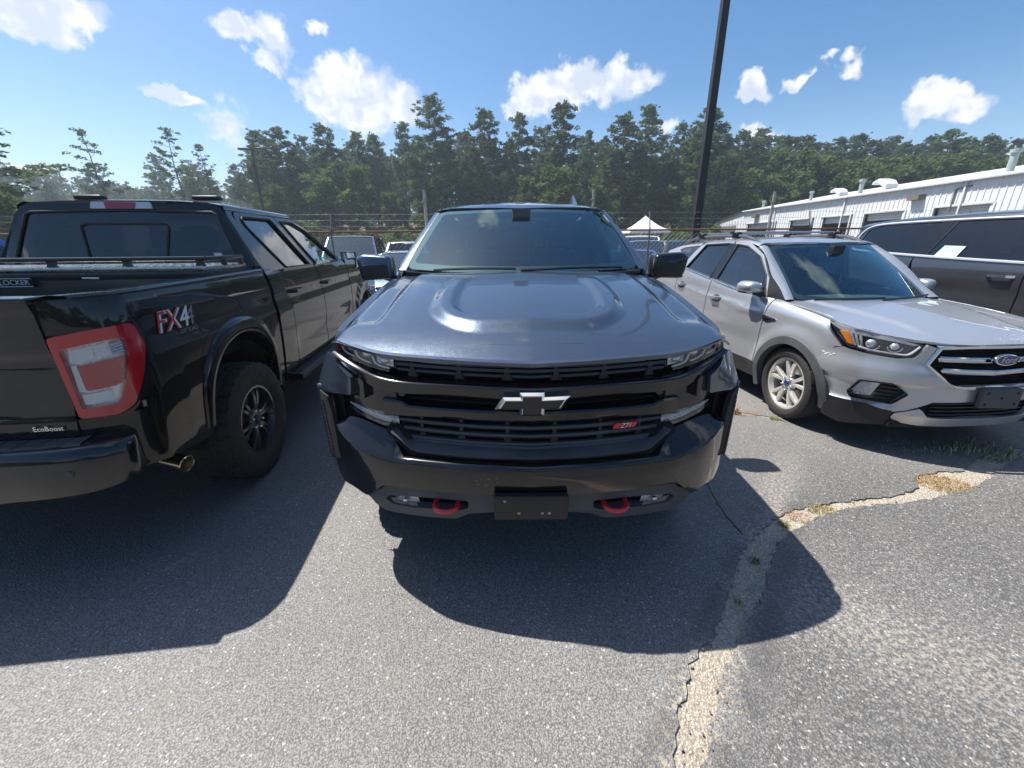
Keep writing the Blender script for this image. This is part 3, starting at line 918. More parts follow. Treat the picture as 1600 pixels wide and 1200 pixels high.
    crn = [(([.93, 1.1, 1.5], [-.012, .0, .0]), ([.93, .99, 1.5], [.90, .96, .98])), (([.93, 1.1, 1.5], [-.018, -.008, .0]), .74), (([.93, 1.1, 1.5], [-.012, 0, .0]), ([.93, 1.1, 1.5], [.525, .60, .68])), (.06, ([.93, 1.1, 1.5], [.505, .585, .67]))]
    BOTH('bumper_corner', skin(nose_rows((.93, 1.5), crn, 24)), GB, bmp, 60)
    rc = random.Random(3)
    for i in range(9):      # stone chips
        a, b = -.26 + .13*rc.random(), .668 + .035*rc.random()
        OB('stone_chip', panel([(a + rc.uniform(.001, .0045)*math.cos(t), b + rc.uniform(.0006, .002)*math.sin(t)) for t in np.linspace(0, 2*math.pi, 7, endpoint=False)], NOSE(-.0445), .05, 0), MATS['primer_chip'], bmp)
    # side air slots with small louvres and the blade beside them
    ac = panel(rnd([(.905, .66), (.985, .635), (1.052, .97), (.95, .972), (.92, .90)], .012), NOSE(-.022), .04, .02)
    for sgn in (1, -1):
        k = (lambda g: g) if sgn > 0 else mir
        a = OB('air_slot', k(ac), MATS['dark_void'], root)
        for q in range(14):
            zq = .66 + q*.021
            x, y, z = NOSE(-.024)(np.array([.962 + .035*q/14, .985 + .045*q/14]), np.array([zq, zq+.002]))
            OB('louvre', k(tube(list(zip(x, y, z)), .0035, 5)), BP, a)
    blade = nose_rows((0, 1), [(0, 0)], 2)
    def bl(s, z): return -.026 + 0*s
    BOTH('corner_blade', panel(rnd([(.985, .62), (1.015, .64), (1.075, .98), (1.06, 1.0), (1.045, .985), (1.0, .66)], .008), NOSE(bl), .03, .03), P, root)
    BOTH('corner_light_block', panel([(.90, .56), (1.30, .60), (1.30, 1.10), (1.05, 1.10), (.93, 1.08)], NOSE(.035), .06, .01), MATS['dark_void'], root)  # added dark panel, stops sunlight leaking through the gap at the front corner
    # lower valance with pockets for fog lamps and tow hooks
    vo = mirx([(0, .604), (.59, .600), (.655, .592), (.70, .552), (.735, .530), (.775, .515), (.79, .490), (.762, .440), (.716, .408), (.52, .418), (.35, .432), (.28, .475), (.175, .495), (0, .495)])
    ph = [(.282, .546), (.436, .545), (.55, .535), (.665, .520), (.690, .495), (.66, .470), (.55, .470), (.446, .484), (.325, .490), (.282, .510)]
    va = OB('valance', panel(vo, NOSE(lambda s, z: .006 + .25*np.clip(.50-z, 0, 1)), .05, .04, holes=[rnd(ph, .01), [(-a, b) for a, b in reversed(rnd(ph, .01))]]), GP, root)
    for sgn in (1, -1):
        k = (lambda g: g) if sgn > 0 else mir
        OB('pocket', k(panel(rnd(ph, .012), NOSE(.08), .05, -.06)), MATS['dark_void'], va)
        fo = [(.530, .476), (.540, .510), (.672, .500), (.650, .474)]
        fl = OB('fog_lamp', k(panel(rnd(fo, .006), NOSE(.045), .05, 0)), MATS['lamp_chrome'], va)
        OB('fog_lens', k(panel(rnd(fo, .006), NOSE(.020), .05, .02)), MATS['clear_lens'], fl)
        c = NOSE(.034)(np.array([.60]), np.array([.491])); OB('bulb_shield', k(ball((c[0][0], c[1][0], c[2][0]), (.016, .012, .012), 10, 6)), MATS['chrome'], fl)
        # closed red hook
        hk = [(.330, .09, .532), (.330, .03, .529)]
        for q in range(1, 12):
            a = math.pi*q/12
            hk.append((.380 - .050*math.cos(a), .02 - .038*math.sin(a), .528 - .006*math.sin(a)))
        hy = hk + [(.430, .03, .529), (.430, .09, .532)]
        tag(OB('tow_hook', k(tube(crom(hy, 2), .0115, 10)), MATS['red_paint'], root), 'red steel tow hook')
    # front plate bracket
    pb = OB('plate_bracket', move(prism(rnd([(-.16, .51), (.155, .51), (.157, .628), (-.163, .628)], .01), .03, .006), (0, -.062, 0)), MATS['black_plastic'], root)
    OB('bracket_arm', box((-.003, -.02, .57), (.22, .06, .05), .005), BP, pb)
    for x in (-.055, .045, .075, -.115): OB('screw', move(lathe([(.0005, -.002), (.006, -.002), (.007, 0)], 10, 'y'), (x, -.062, .545 if abs(x) < .08 else .605)), MATS['steel'], pb)
    # bow tie emblem: chrome border, black inlay
    e0 = [(-.158, .998), (-.121, 1.052), (-.052, 1.051), (-.052, 1.071), (.047, 1.071), (.047, 1.051), (.150, 1.056), (.120, .999), (.046, .996), (.044, .970), (-.051, .970), (-.052, .997)]
    e0 = [(-.154, .998), (-.118, 1.052), (-.050, 1.051), (-.050, 1.071), (.050, 1.071), (.050, 1.051), (.154, 1.056), (.118, .998), (.050, .997), (.050, .970), (-.050, .970), (-.050, .997)]
    em = OB('bow_tie_emblem', move(prism(e0, .04, .011, 1), (0, -.006, 0)), MATS['chrome'], root, 20)
    cx, cz = 0, 1.021
    e1 = [(-.128, 1.006), (-.107, 1.039), (-.038, 1.039), (-.038, 1.057), (.038, 1.057), (.038, 1.039), (.130, 1.043), (.108, 1.006), (.038, 1.005), (.038, .979), (-.038, .979), (-.038, 1.005)]
    OB('emblem_inlay', move(prism(e1, .02, .002, 1), (0, -.008, 0)), GB, em)
    # Z71 badge
    bf = NOSE(.045)(np.array([.42, .43]), np.array([.886, .886]))
    t0 = Vector((bf[0][1]-bf[0][0], bf[1][1]-bf[1][0], 0)).normalized()
    M = frame((bf[0][0], bf[1][0], .886), t0, (0, 0, 1))
    zb2 = move(prism([(-.056, -.013), (.048, -.013), (.058, .013), (-.046, .013)], .012, .002, 1), (0, 0, 0))
    MM = M @ Matrix.Rotation(R(90), 4, 'X').inverted() @ Matrix.Identity(4)
    # prism lies in x-z with its front to -y
    A = Matrix.Identity(4)
    for i in range(3): A[i][0] = M[i][0]; A[i][1] = -M[i][2]; A[i][2] = M[i][1]; A[i][3] = M[i][3]
    bd = OB('z71_badge', move(zb2, M=A), MATS['red_paint'], root)
    M2 = frame(tuple(Vector((bf[0][0], bf[1][0], .886)) - Vector((0, .0015, 0))), t0, (0, 0, 1))
    text('badge_letters', 'Z71', MATS['satin_chrome'], M2, bd, .032, .002, .35, 0, .95)
    # windshield, pillars, roof
    def wsy(x, z): return pch(z, [1.40, 1.46, 1.70, 1.90, 2.0], [1.24, 1.33, 1.70, 2.03, 2.2]) + .20*(np.abs(x)/.85)**2.2
    wo = mirx([(0, 1.452), (.5, 1.456), (.80, 1.47), (.832, 1.487), (.80, 1.575), (.735, 1.73), (.672, 1.862), (.655, 1.882), (.60, 1.892), (0, 1.905)])
    ws = OB('windshield', panel(wo, HY(wsy), .05, .006), MATS['windshield_glass'], root)
    wi = mirx([(0, 1.490), (.5, 1.494), (.77, 1.508), (.79, 1.525), (.76, 1.60), (.70, 1.73), (.645, 1.850), (.62, 1.868), (0, 1.882)])
    OB('windshield_border', panel([(x*1.01, z) for x, z in wo], HY(lambda x, z: wsy(x, z) + .010), .06, 0, holes=[wi]), MATS['seal'], ws)
    OB('mirror_mount', move(prism(rnd([(-.075, 1.90), (.075, 1.90), (.06, 1.80), (-.06, 1.80)], .02), .05), (0, float(wsy(0, 1.80)) + .06, 0)), MATS['dash'], ws)
    OB('rear_view_mirror', box((0, 2.02, 1.77), (.25, .035, .07), .015), MATS['black_plastic'], ws)
    OB('cowl', panel(mirx([(0, 1.29), (.5, 1.34), (.84, 1.48), (.86, 1.60), (.80, 1.56), (.5, 1.43), (0, 1.37)]), HZ(lambda x, y: 1.435 + .02*(np.abs(x)/.85)**2 + 0*y), .1, .02), MATS['black_plastic'], root)
    for (x0, x1, q) in ((-.62, -.05, .0), (-.02, .70, 0)):
        p = [(x0, float(wsy(x0, 1.462)) - .03, 1.468), ((x0+x1)/2, float(wsy((x0+x1)/2, 1.475)) - .03, 1.480), (x1, float(wsy(x1, 1.475)) - .03, 1.478)]
        OB('wiper', tube(crom(p, 5), .009, 6), MATS['black_plastic'], root)
    def rz_(x, y):
        return pch(y, [1.95, 2.03, 2.15, 2.5, 3.0, 3.6, 3.85], [1.885, 1.908, 1.945, 1.990, 2.006, 1.985, 1.94]) - .055*(np.abs(x)/.72)**3.2 + .006*np.cos(x*9)*sst(2.2, 2.5, y)
    ro = mirx([(0, 2.035), (.40, 2.08), (.62, 2.165), (.675, 2.22), (.705, 2.5), (.715, 3.0), (.70, 3.72), (.66, 3.80), (0, 3.80)])
    roof = OB('roof', panel(ro, HZ(rz_), .06, .03), P, root)
    fin = loft([[(x + .0, y, z) for x, y, z in s_] for s_ in (
        [(-.022, -.10, 0), (.022, -.10, 0), (.022, .10, 0), (-.022, .10, 0)], [(-.014, -.06, .035), (.014, -.06, .035), (.014, .095, .035), (-.014, .095, .035)], [(-.004, .02, .085), (.004, .02, .085), (.006, .085, .085), (-.006, .085, .085)])])
    OB('roof_antenna', move(fin, (.52, 2.75, 1.955), s=(1.4, 1.4, 1.5)), MATS['satin_chrome'], root)
    # body sides
    def WX(y, z):
        w = pch(z, [.40, .55, .80, 1.0, 1.08, 1.15, 1.25, 1.33, 1.42, 1.92, 2.0], [.955, 1.0, 1.03, 1.03, 1.005, .982, .955, .94, .93, .718, .68])
        w = w - .10*np.clip((.55 - y)/.3, 0, 1)**2 * sst(.5, 1.0, z)
        flare = .03*np.exp(-((np.hypot(y-.98, z-.42) - .56)/.07)**2) + .03*np.exp(-((np.hypot(y-4.72, z-.42) - .56)/.07)**2)
        return w + flare
    def arch(cy, r, z0, a0=180, a1=0, n=14): return [(cy + r*math.cos(R(a0 + (a1-a0)*i/n)), .42 + r*math.sin(R(a0 + (a1-a0)*i/n))) for i in range(n+1)]
    fe = [(.42, .86), (.42, 1.0)] + [(.44, 1.19), (.48, 1.232), (.6, 1.262), (.9, 1.325), (1.2, 1.375), (1.48, 1.405), (1.53, 1.36), (1.55, .50), (1.52, .46)] + arch(.98, .50, .42, 5, 175)[:]
    BOTH('fender', panel(fe, HX(WX), .06, .03), P, root)
    fd = [(1.565, .50), (1.565, 1.38), (1.60, 1.42), (2.10, 1.80), (2.25, 1.895), (2.40, 1.915), (2.72, 1.92), (2.72, .50)]
    fw = [(1.72, 1.43), (2.15, 1.775), (2.28, 1.865), (2.66, 1.875), (2.66, 1.43)]
    rd = [(2.735, .50), (2.735, 1.92), (3.55, 1.90), (3.66, 1.84), (3.72, 1.42), (3.72, .62), (3.64, .50)]
    rw = [(2.80, 1.43), (2.80, 1.875), (3.44, 1.86), (3.54, 1.80), (3.60, 1.46), (3.56, 1.43)]
    for sgn in (1, -1):
        k = (lambda g: g) if sgn > 0 else mir
        for nm, dd, ww in (('front_door', fd, fw), ('rear_door', rd, rw)):
            d = OB(nm, k(panel(rnd(dd, .03), HX(WX), .07, .03, holes=[rnd(ww, .03)])), P, root)
            OB('window', k(panel(rnd([((a-ww[0][0])*1.0+ww[0][0], b) for a, b in ww], .03), HX(lambda y, z: WX(y, z) - .012), .1, .004)), MATS['door_glass' if nm[0] == 'f' else 'privacy_glass'], d)
            hy = dd[-1][0] - .22 if nm[0] == 'f' else dd[-1][0] - .12
            OB('handle', k(sweep([(float(WX(hy+q, 1.20)) + (.035 if 0 < i < 3 else .0), hy+q, 1.20) for i, q in enumerate((0, .03, .15, .18))], [(-.012, -.016), (.012, -.016), (.012, .016), (-.012, .016)])), P, d)
        # A pillar, roof side rail
        zs = np.linspace(1.46, 1.885, 10); xw = pch(zs, [1.46, 1.575, 1.73, 1.885], [.845, .812, .747, .672])
        r1 = [(x, float(wsy(x, z)) + .004, z) for x, z in zip(xw, zs)]
        xo = [float(WX(2, z)) for z in zs]; ys = np.linspace(1.60, 2.27, 10)
        r2 = [(x*.5 + o*.5 + .012, float(wsy(x, z))*.55 + y*.45 - .03, z + .004) for x, o, z, y in zip(xw, xo, zs, ys)]
        r3 = [(o + .002, y - .01, z) for o, z, y in zip(xo, zs, ys)]
        OB('windshield_pillar', k(skin([r1, r2, r3], up=2)), P, root, 60)
        rail = []
        yy = np.linspace(2.24, 3.72, 14)
        ra = [(min(.705, .678 + (y-2.24)*.3), y, float(rz_(.685, y)) - .002) for y in yy]; rb = [(.725, y, min(1.925, 1.902+(y-2.24)*.1)) for y in yy]; rc = [(float(WX(y, 1.90)) + .004, y, 1.90) for y in yy]
        OB('roof_rail', k(skin([ra, rb, rc], up=1)), P, root, 80)
        rp = [(3.735, .55), (3.735, 1.40), (3.62, 1.90), (3.80, 1.90), (3.83, 1.40), (3.83, .55)]
        OB('rear_pillar', k(panel(rp, HX(WX), .1, .03)), P, root)
        bd_ = [(3.86, .55), (3.86, 1.385), (5.84, 1.42), (5.86, .62), (5.60, .58)] + arch(4.72, .50, .42, 10, 170) + [(4.15, .55)]
        OB('bed_side', k(panel(bd_, HX(WX), .1, .04)), P, root)
        # mirror: housing, cap, arm, face
        secs = []
        for t, sx, sz, yy_ in ((0, .80, .78, 1.545), (.10, .97, .95, 1.560), (.35, 1.0, 1.0, 1.60), (.75, .97, .97, 1.68), (1.0, .90, .90, 1.71)):
            ol_ = rnd([(.945, 1.395), (1.19, 1.385), (1.215, 1.545), (1.17, 1.575), (.965, 1.560)], .03, 3)
            secs.append([(1.075 + (a-1.075)*sx, yy_ + .05*(a-1.075), 1.478 + (b-1.478)*sz) for a, b in ol_])
        ms = OB('side_mirror', k(loft(secs)), GB if sgn > 0 else P, root, 50)
        OB('mirror_face', k(move(prism(rnd([(.975, 1.40), (1.17, 1.395), (1.185, 1.545), (.985, 1.545)], .02), .004), (0, 1.714, 0))), MATS['mirror'], ms)
        OB('mirror_lower_shell', k(move(prism(rnd([(.975, 1.405), (1.165, 1.398), (1.175, 1.495), (.98, 1.50)], .02), .02, .004), (0, 1.536, 0))), BP, ms)
        OB('mirror_arm', k(tube([(.90, 1.66, 1.36), (.98, 1.64, 1.40), (1.04, 1.63, 1.42)], .032, 8)), BP, ms)
    # cab rear wall, tailgate, floor, underbody
    OB('cab_back', panel(mirx([(0, .60), (.96, .60), (.94, 1.42), (.70, 1.90), (0, 1.93)]), HY(lambda x, z: 3.83 - .10*sst(1.4, 1.95, z) + 0*x), .15, .02, flip=True, holes=[mirx([(0, 1.47), (.74, 1.47), (.60, 1.82), (0, 1.84)])]), P, root)
    OB('rear_window', panel(mirx([(0, 1.46), (.75, 1.46), (.61, 1.83), (0, 1.85)]), HY(lambda x, z: 3.82 - .10*sst(1.4, 1.95, z) + 0*x), .2, .004, flip=True), MATS['privacy_glass'], root)
    OB('tailgate', box((0, 5.84, 1.05), (1.62, .05, .70), .015), P, root)
    OB('bed_floor', box((0, 4.85, .80), (1.9, 2.0, .05)), BP, root)
    OB('rear_bumper', box((0, 5.93, .66), (1.95, .16, .22), .04), GB, root)
    ub = [box((0, 3.0, .42), (1.3, 5.0, .16), .02), box((0, .45, .50), (1.5, .6, .1), .02), box((0, .98, .42), (1.1, .12, .12), .03)]
    OB('underbody', join(*ub), MATS['dark_void'], root)
    OB('firewall', box((0, 1.42, .85), (1.8, .06, 1.05)), MATS['dark_void'], root)
    OB('cabin_floor', box((0, 2.65, .62), (1.8, 2.3, .06)), MATS['dark_void'], root)
    # cabin
    da = [[(x, y, z - .03*(abs(x)/.8)**2) for x in np.linspace(-.86, .86, 13)] for y, z in ((1.36, 1.38), (1.55, 1.405), (1.75, 1.40), (1.86, 1.34), (1.88, 1.1))]
    dash = OB('dashboard', skin(da), MATS['dash'], root)
    OB('instrument_hood', ball((.40, 1.78, 1.39), (.25, .14, .065)), MATS['dash'], dash)
    stw = lathe([(.185 + .015*math.cos(a), .015*math.sin(a)) for a in np.linspace(0, 2*math.pi, 9)], 28, 'y')
    Mw = Matrix.Translation((.40, 2.03, 1.28)) @ Matrix.Rotation(R(-25), 4, 'X')
    OB('steering_wheel', join(move(stw, M=Mw), move(box((0, 0, 0), (.34, .03, .05), .01), M=Mw)), MATS['seal'], root)
    for x, y in ((-.40, 2.35), (.40, 2.35), (-.42, 3.25), (.42, 3.25)):
        s_ = OB('seat', join(box((x, y, .98), (.52, .5, .16), .05, 3), box((x, y+.30, 1.28), (.50, .14, .62), .05, 3, rx=R(-12))), MATS['seat_cloth'], root)
        OB('headrest', box((x, y+.40, 1.68), (.26, .10, .19), .04, 3, rx=R(-8)), MATS['seat_cloth'], s_)
    W = make_wheel(.42, .28, .245, 'plain', MATS['gloss_black'], MATS['gloss_black'], 'at')
    for y in (.98, 4.72):
        for sgn in (1, -1): put_wheel(W, root, sgn*.875, y, .42, sgn)
    for cy in (.98, 4.72):
        for sgn in (1, -1):
            g = lathe([(.52, .62), (.52, 1.0)], 20, 'x', R(0), R(180))
            OB('wheel_well', move(g if sgn > 0 else mir(g), (0, cy, .42)), MATS['dark_void'], root)
    return root
silverado = make_silverado()

# ---------------------------------------------------------------- black pickup seen from behind (local: tailgate y = 0, +y towards its front)
paint('black_paint', (.0045, .0045, .0055), 0.0, .35, .03, .006)
plain('bedliner', (.020, .021, .022), .8, bump=.6, bscale=260, vary=.15)
plain('diamond_plate', (.55, .56, .57), .28, 1.0, vary=.12, vscale=20)
plain('box_black', (.018, .019, .021), .35, coat=.4, bump=.35, bscale=700)
plain('decal_red', (.52, .035, .035), .4)
plain('decal_grey', (.23, .24, .25), .4)
plain('tip_steel', (.50, .43, .30), .22, 1.0, vary=.2, vscale=25)
def make_f150():
    root = thing('pickup_truck', 'black crew cab pickup seen from behind with red tail lamp and bed tool box', 'pickup truck', (-2.878 + 1.10*math.sin(R(6.73)), 2.679 - 1.10*math.cos(R(6.73)), 0), R(6.73))
    P, GB, BP, GP = MATS['black_paint'], MATS['gloss_black'], MATS['black_plastic'], MATS['grey_plastic']
    def RP(s):
        S_ = [0, .6, .78, .88, .96, 1.03, 1.10, 1.3, 2.0]
        return pch(s, S_, [0, .6, .78, .876, .942, .982, 1.003, 1.012, 1.012]), pch(s, S_, [0, 0, .012, .040, .086, .142, .208, .408, 1.108])
    def REAR(off):
        def f(s, z):
            sg = np.sign(s); x, y = RP(np.abs(s)); x2, y2 = RP(np.abs(s) + .01)
            tx, ty = x2-x, y2-y; l = np.hypot(tx, ty); o = off(s, z) if callable(off) else off
            return sg*(x - o*ty/l), y + o*tx/l, z + 0*s
        return f
    def rear_rows(rng, rows, n=30):
        ss = np.linspace(rng[0], rng[1], n); out = []
        for o, z in rows:
            ov = pch(ss, *o) if isinstance(o, tuple) else np.full(n, o); zv = pch(ss, *z) if isinstance(z, tuple) else np.full(n, z)
            x, y = RP(ss); x2, y2 = RP(ss + .01); tx, ty = x2-x, y2-y; l = np.hypot(tx, ty)
            out.append(list(zip(x - ov*ty/l, y + ov*tx/l, zv)))
        return out
    def W(y, z):
        w = pch(z, [.40, .55, .70, .90, 1.10, 1.25, 1.36, 1.42, 1.46, 1.92, 2.0], [.945, .975, .992, 1.006, 1.012, 1.004, .985, .968, .945, .705, .66])
        ry = np.where(y < .408, pch(np.clip(y, 0, .408), [0, .012, .040, .086, .142, .208, .408], [.70, .78, .876, .942, .982, 1.003, 1.012]) - 1.012, 0)
        crease = -.010*sst(1.13, 1.19, z)*(1 - sst(1.19, 1.34, z))
        d = np.hypot((y - 1.05)/1.02, (z - .60)/1.0)
        fl = 0
        d2 = np.hypot((y - 4.75)/1.02, (z - .55)/1.0)
        fl2 = .03*sst(.64, .58, d2)
        dish = -.012*np.exp(-((z - .80)/.09)**2)*sst(1.9, 2.1, y)*(1 - sst(3.9, 4.1, y))
        return w + ry + fl + fl2 + crease + dish
    # tailgate with top spoiler and lower step
    def tg(x, z): return .004 + .012*np.exp(-((z - 1.16)/.03)**2) + .014*sst(1.20, 1.10, z)*sst(.86, .94, z) - .012*sst(1.36, 1.41, z)
    tgo = mirx([(0, .80), (.765, .80), (.772, 1.0), (.770, 1.27), (.766, 1.42), (0, 1.422)])
    tgt = OB('tailgate', panel(rnd(tgo, .01), HY(tg), .05, .04), P, root)
    OB('tailgate_cap', box((0, .045, 1.428), (1.535, .115, .022), .009, 3), GB, tgt)
    OB('handle_recess', move(prism(rnd([(-.13, 1.27), (.13, 1.27), (.12, 1.34), (-.12, 1.34)], .02), .01, .003), (0, -.004, 0)), BP, tgt)
    eb = text('tailgate_badge', 'EcoBoost', MATS['chrome'], frame((.655, -.002, .858), (1, 0, 0), (0, 0, 1)), tgt, .032, .003)
    ov = [(.075*math.cos(a)*1.9, .075*math.sin(a)*.8 + 1.12) for a in np.linspace(0, 2*math.pi, 28, endpoint=False)]
    OB('oval_emblem', move(prism(ov, .01, .003), (0, -.004, 0)), MATS['chrome'], tgt)
    # tail lamps wrap round the corners
    lo = [(.772, 1.268), (.92, 1.292), (1.066, 1.300), (1.092, 1.25), (1.098, 1.18), (1.045, 1.035), (.985, .925), (.925, .892), (.785, .895)]
    li = [(.800, 1.215), (.93, 1.236), (1.018, 1.242), (1.022, 1.177), (.975, 1.03), (.932, .944), (.805, .940)]
    for sgn in (1, -1):
        k = (lambda g: g) if sgn > 0 else mir
        h = OB('tail_lamp', k(panel(rnd(lo, .018), REAR(-.004), .03, .05, holes=[rnd(li, .012)])), MATS['red_lens'], root)
        OB('lamp_reflector', k(panel(rnd(li, .004), REAR(.028), .03, 0)), MATS['lamp_chrome'], h)
        rb = [(.838, 1.135), (.95, 1.152), (1.008, 1.160), (.968, 1.036), (.935, 1.026), (.842, 1.018)]
        OB('stop_lamp', k(panel(rnd(rb, .010), REAR(.004), .03, .024)), MATS['red_lens'], h)
        OB('reverse_lamp', k(panel(rnd([(.812, 1.150), (.822, 1.208), (.905, 1.220), (.90, 1.158)], .006), REAR(.014), .03, .02)), MATS['white_lens'], h)
        OB('reverse_lamp', k(panel(rnd([(.912, 1.158), (.915, 1.220), (.955, 1.228), (.955, 1.165)], .006), REAR(.014), .03, .02)), MATS['white_lens'], h)
        for q in range(5):
            z0 = 1.172 + q*.0125
            x, y, z = REAR(.014)(np.array([.965, 1.013]), np.array([z0, z0 + .008])); OB('lamp_rib', k(tube(list(zip(x, y, z)), .0038, 6)), MATS['chrome'], h)
        OB('reverse_lamp', k(panel(rnd([(.812, .952), (.815, 1.0), (.925, 1.010), (.918, .958)], .006), REAR(.014), .03, .02)), MATS['white_lens'], h)
        OB('reverse_lamp', k(panel(rnd([(.808, 1.015), (.812, 1.135), (.832, 1.138), (.834, 1.018)], .004), REAR(.014), .03, .02)), MATS['white_lens'], h)
        OB('lamp_cover', k(panel(rnd(li, .006), REAR(-.002), .03, .004)), MATS['clear_lens'], h)
        OB('lamp_surround', k(panel(rnd([(1.09, 1.305), (1.125, 1.19), (1.118, 1.13), (1.02, .94), (.965, .885), (.925, .880), (.93, .890), (.988, .922), (1.05, 1.032), (1.102, 1.18), (1.07, 1.302)], .004), REAR(-.006), .03, .02)), GB, h)
        # bed side, wheel arch lip
        op = [(.575, .60), (.60, .78), (.66, .90), (.78, 1.01), (.92, 1.065), (1.08, 1.078), (1.24, 1.045), (1.36, .965), (1.45, .83), (1.49, .66), (1.50, .53)]
        bs = [(.012, .78), (.012, .89), (.145, .885), (.145, 1.30), (.012, 1.275), (.012, 1.418), (.05, 1.425), (1.635, 1.450), (1.645, .60), (1.61, .50)] + op[::-1] + [(.565, .535), (.05, .60)]
        bsd = OB('bed_side', k(panel(bs, HX(W), .035, .03)), P, root)
        flo = [(.485, .60), (.50, .82), (.555, .97), (.65, 1.09), (.80, 1.18), (1.0, 1.222), (1.20, 1.205), (1.38, 1.135), (1.50, 1.01), (1.555, .85), (1.575, .66), (1.565, .53)]
        fo = [(a*1.0, b) for a, b in crom(flo, 3)]; fi = crom(op, 3)
        m_ = min(len(fo), len(fi)); 
        n_ = 40; A = np.array(fo); B_ = np.array(fi)
        def rs(Q):
            d = np.r_[0, np.cumsum(np.hypot(*np.diff(Q, axis=0).T))]; t = np.linspace(0, d[-1], n_); return np.stack([np.interp(t, d, Q[:, 0]), np.interp(t, d, Q[:, 1])], 1)
        A, B_ = rs(A), rs(B_)
        rws = []
        for f_, o_ in ((.30, -.006), (.34, .008), (.42, .016), (.62, .022), (.88, .024), (1.0, .020), (1.0, -.06)):
            Q = A + (B_ - A)*f_; rws.append([(float(W(y, z)) + o_ if f_ < 1 or o_ > 0 else float(W(y, z)) - .07, y, z) for y, z in Q])
        OB('wheel_arch_flare', k(skin(rws)), GB if False else P, bsd, 50)
        # rail along the top of the bed
        rr = [[(float(W(y, 1.44)) + dx, y, z + .028*(y/1.78)) for y in np.linspace(.06, 1.635, 12)] for dx, z in ((.008, 1.405), (.010, 1.428), (.0, 1.438), (-.07, 1.440), (-.10, 1.430), (-.10, 1.38))]
        OB('bed_rail', k(skin(rr)), GB, bsd)
        OB('bed_inner_wall', k(box((.80, .84, 1.15), (.03, 1.56, .52))), MATS['bedliner'], bsd)
        OB('wheel_housing', k(move(lathe([(.54, .50), (.54, .97)], 22, 'x', 0, math.pi), (0, 1.05, .46))), MATS['dark_void'], bsd)
        OB('wheel_housing', k(move(lathe([(.50, .50), (.50, .97)], 22, 'x', 0, math.pi), (0, 4.75, .46))), MATS['dark_void'], root)
        # cab side
        OB('rear_pillar', k(panel(rnd([(1.69, .50), (1.69, 1.45), (1.742, 1.80), (1.755, 1.87), (1.79, 1.912), (2.55, 1.930), (1.86, 1.895), (1.83, 1.86), (1.98, 1.46), (1.97, .50)], .006), HX(W), .06, .03)), P, root)
        rd = [(1.985, .56), (1.985, 1.44), (1.845, 1.82), (1.86, 1.875), (1.92, 1.90), (2.84, 1.905), (2.86, 1.44), (2.86, .56)]
        rw = [(2.10, 1.455), (1.955, 1.80), (1.97, 1.855), (2.42, 1.868), (2.70, 1.868), (2.80, 1.445)]
        rw = [(2.14, 1.450), (1.93, 1.78), (1.93, 1.842), (1.97, 1.862), (2.50, 1.870), (2.74, 1.445)]
        fd = [(2.875, .56), (2.875, 1.44), (2.86, 1.905), (3.05, 1.895), (3.30, 1.83), (3.88, 1.46), (4.0, 1.40), (4.02, .56)]
        fw = [(2.95, 1.425), (2.72, 1.865), (3.00, 1.865), (3.25, 1.795), (3.78, 1.455), (3.45, 1.455), (3.38, 1.435)]
        fd = [(2.875, .56), (2.875, 1.44), (2.80, 1.60), (2.64, 1.905), (3.02, 1.900), (3.30, 1.83), (3.92, 1.46), (4.0, 1.40), (4.02, .56)]
        rd = [(1.985, .56), (1.985, 1.44), (1.845, 1.82), (1.86, 1.875), (1.92, 1.90), (2.625, 1.905), (2.785, 1.60), (2.86, 1.44), (2.86, .56)]
        for nm, dd, ww, gl in (('rear_door', rd, rw, 'privacy_glass'), ('front_door', fd, fw, 'door_glass')):
            d = OB(nm, k(panel(rnd(dd, .02), HX(W), .05, .03, holes=[rnd(ww, .02)])), P, root)
            OB('window', k(panel(rnd(ww, .02), HX(lambda y, z: W(y, z) - .014), .1, .004)), MATS[gl], d)
            wp = rnd(ww, .02); pth = [(float(W(a, b)) + .003, a, b) for a, b in wp + wp[:1]]
            OB('window_trim', k(tube(pth, .010, 6, False)), MATS['seal'], d)
            OB('sill_trim', k(sweep([(float(W(a, 1.43)) + .006, a, 1.436) for a in np.linspace(ww[0][0] - .12, ww[-1][0] + .05, 6)], [(-.006, -.012), (.006, -.012), (.006, .012), (-.006, .012)])), GB, d)
            hy = 2.03 if nm[0] == 'r' else 2.93
            OB('handle', k(sweep([(float(W(hy+q, 1.24)) + (.036 if 0 < i < 3 else -.005), hy+q, 1.245) for i, q in enumerate((0, .035, .19, .225))], [(-.010, -.018), (.012, -.014), (.012, .014), (-.010, .018)])), P, d)
        ws_z = np.linspace(1.45, 1.905, 10)
        OB('front_fender', k(panel(rnd([(4.035, .56), (4.035, 1.40), (4.30, 1.36), (5.55, 1.22), (5.62, .85), (5.40, .62)] + [(4.75 + .52*math.cos(a), .46 + .52*math.sin(a)) for a in np.linspace(.2, math.pi - .2, 12)] + [(4.20, .56)], .01), HX(W), .08, .03)), P, root)
        pr = []
        for z in ws_z:
            t = (z - 1.45)/.455; yb = 3.96 - .92*t**.92
            pr.append((float(W(3, z)), yb + .02, z))
        r2 = [(x - .035, y + .06, z + .012) for x, y, z in pr]; r3 = [(x - .075, y + .05, z + .006) for x, y, z in pr]
        OB('windshield_pillar', k(skin([[(x + .002, y - .05, z) for x, y, z in pr], pr, r2, r3], up=2)), P, root, 70)
        yy = np.linspace(1.77, 3.05, 16)
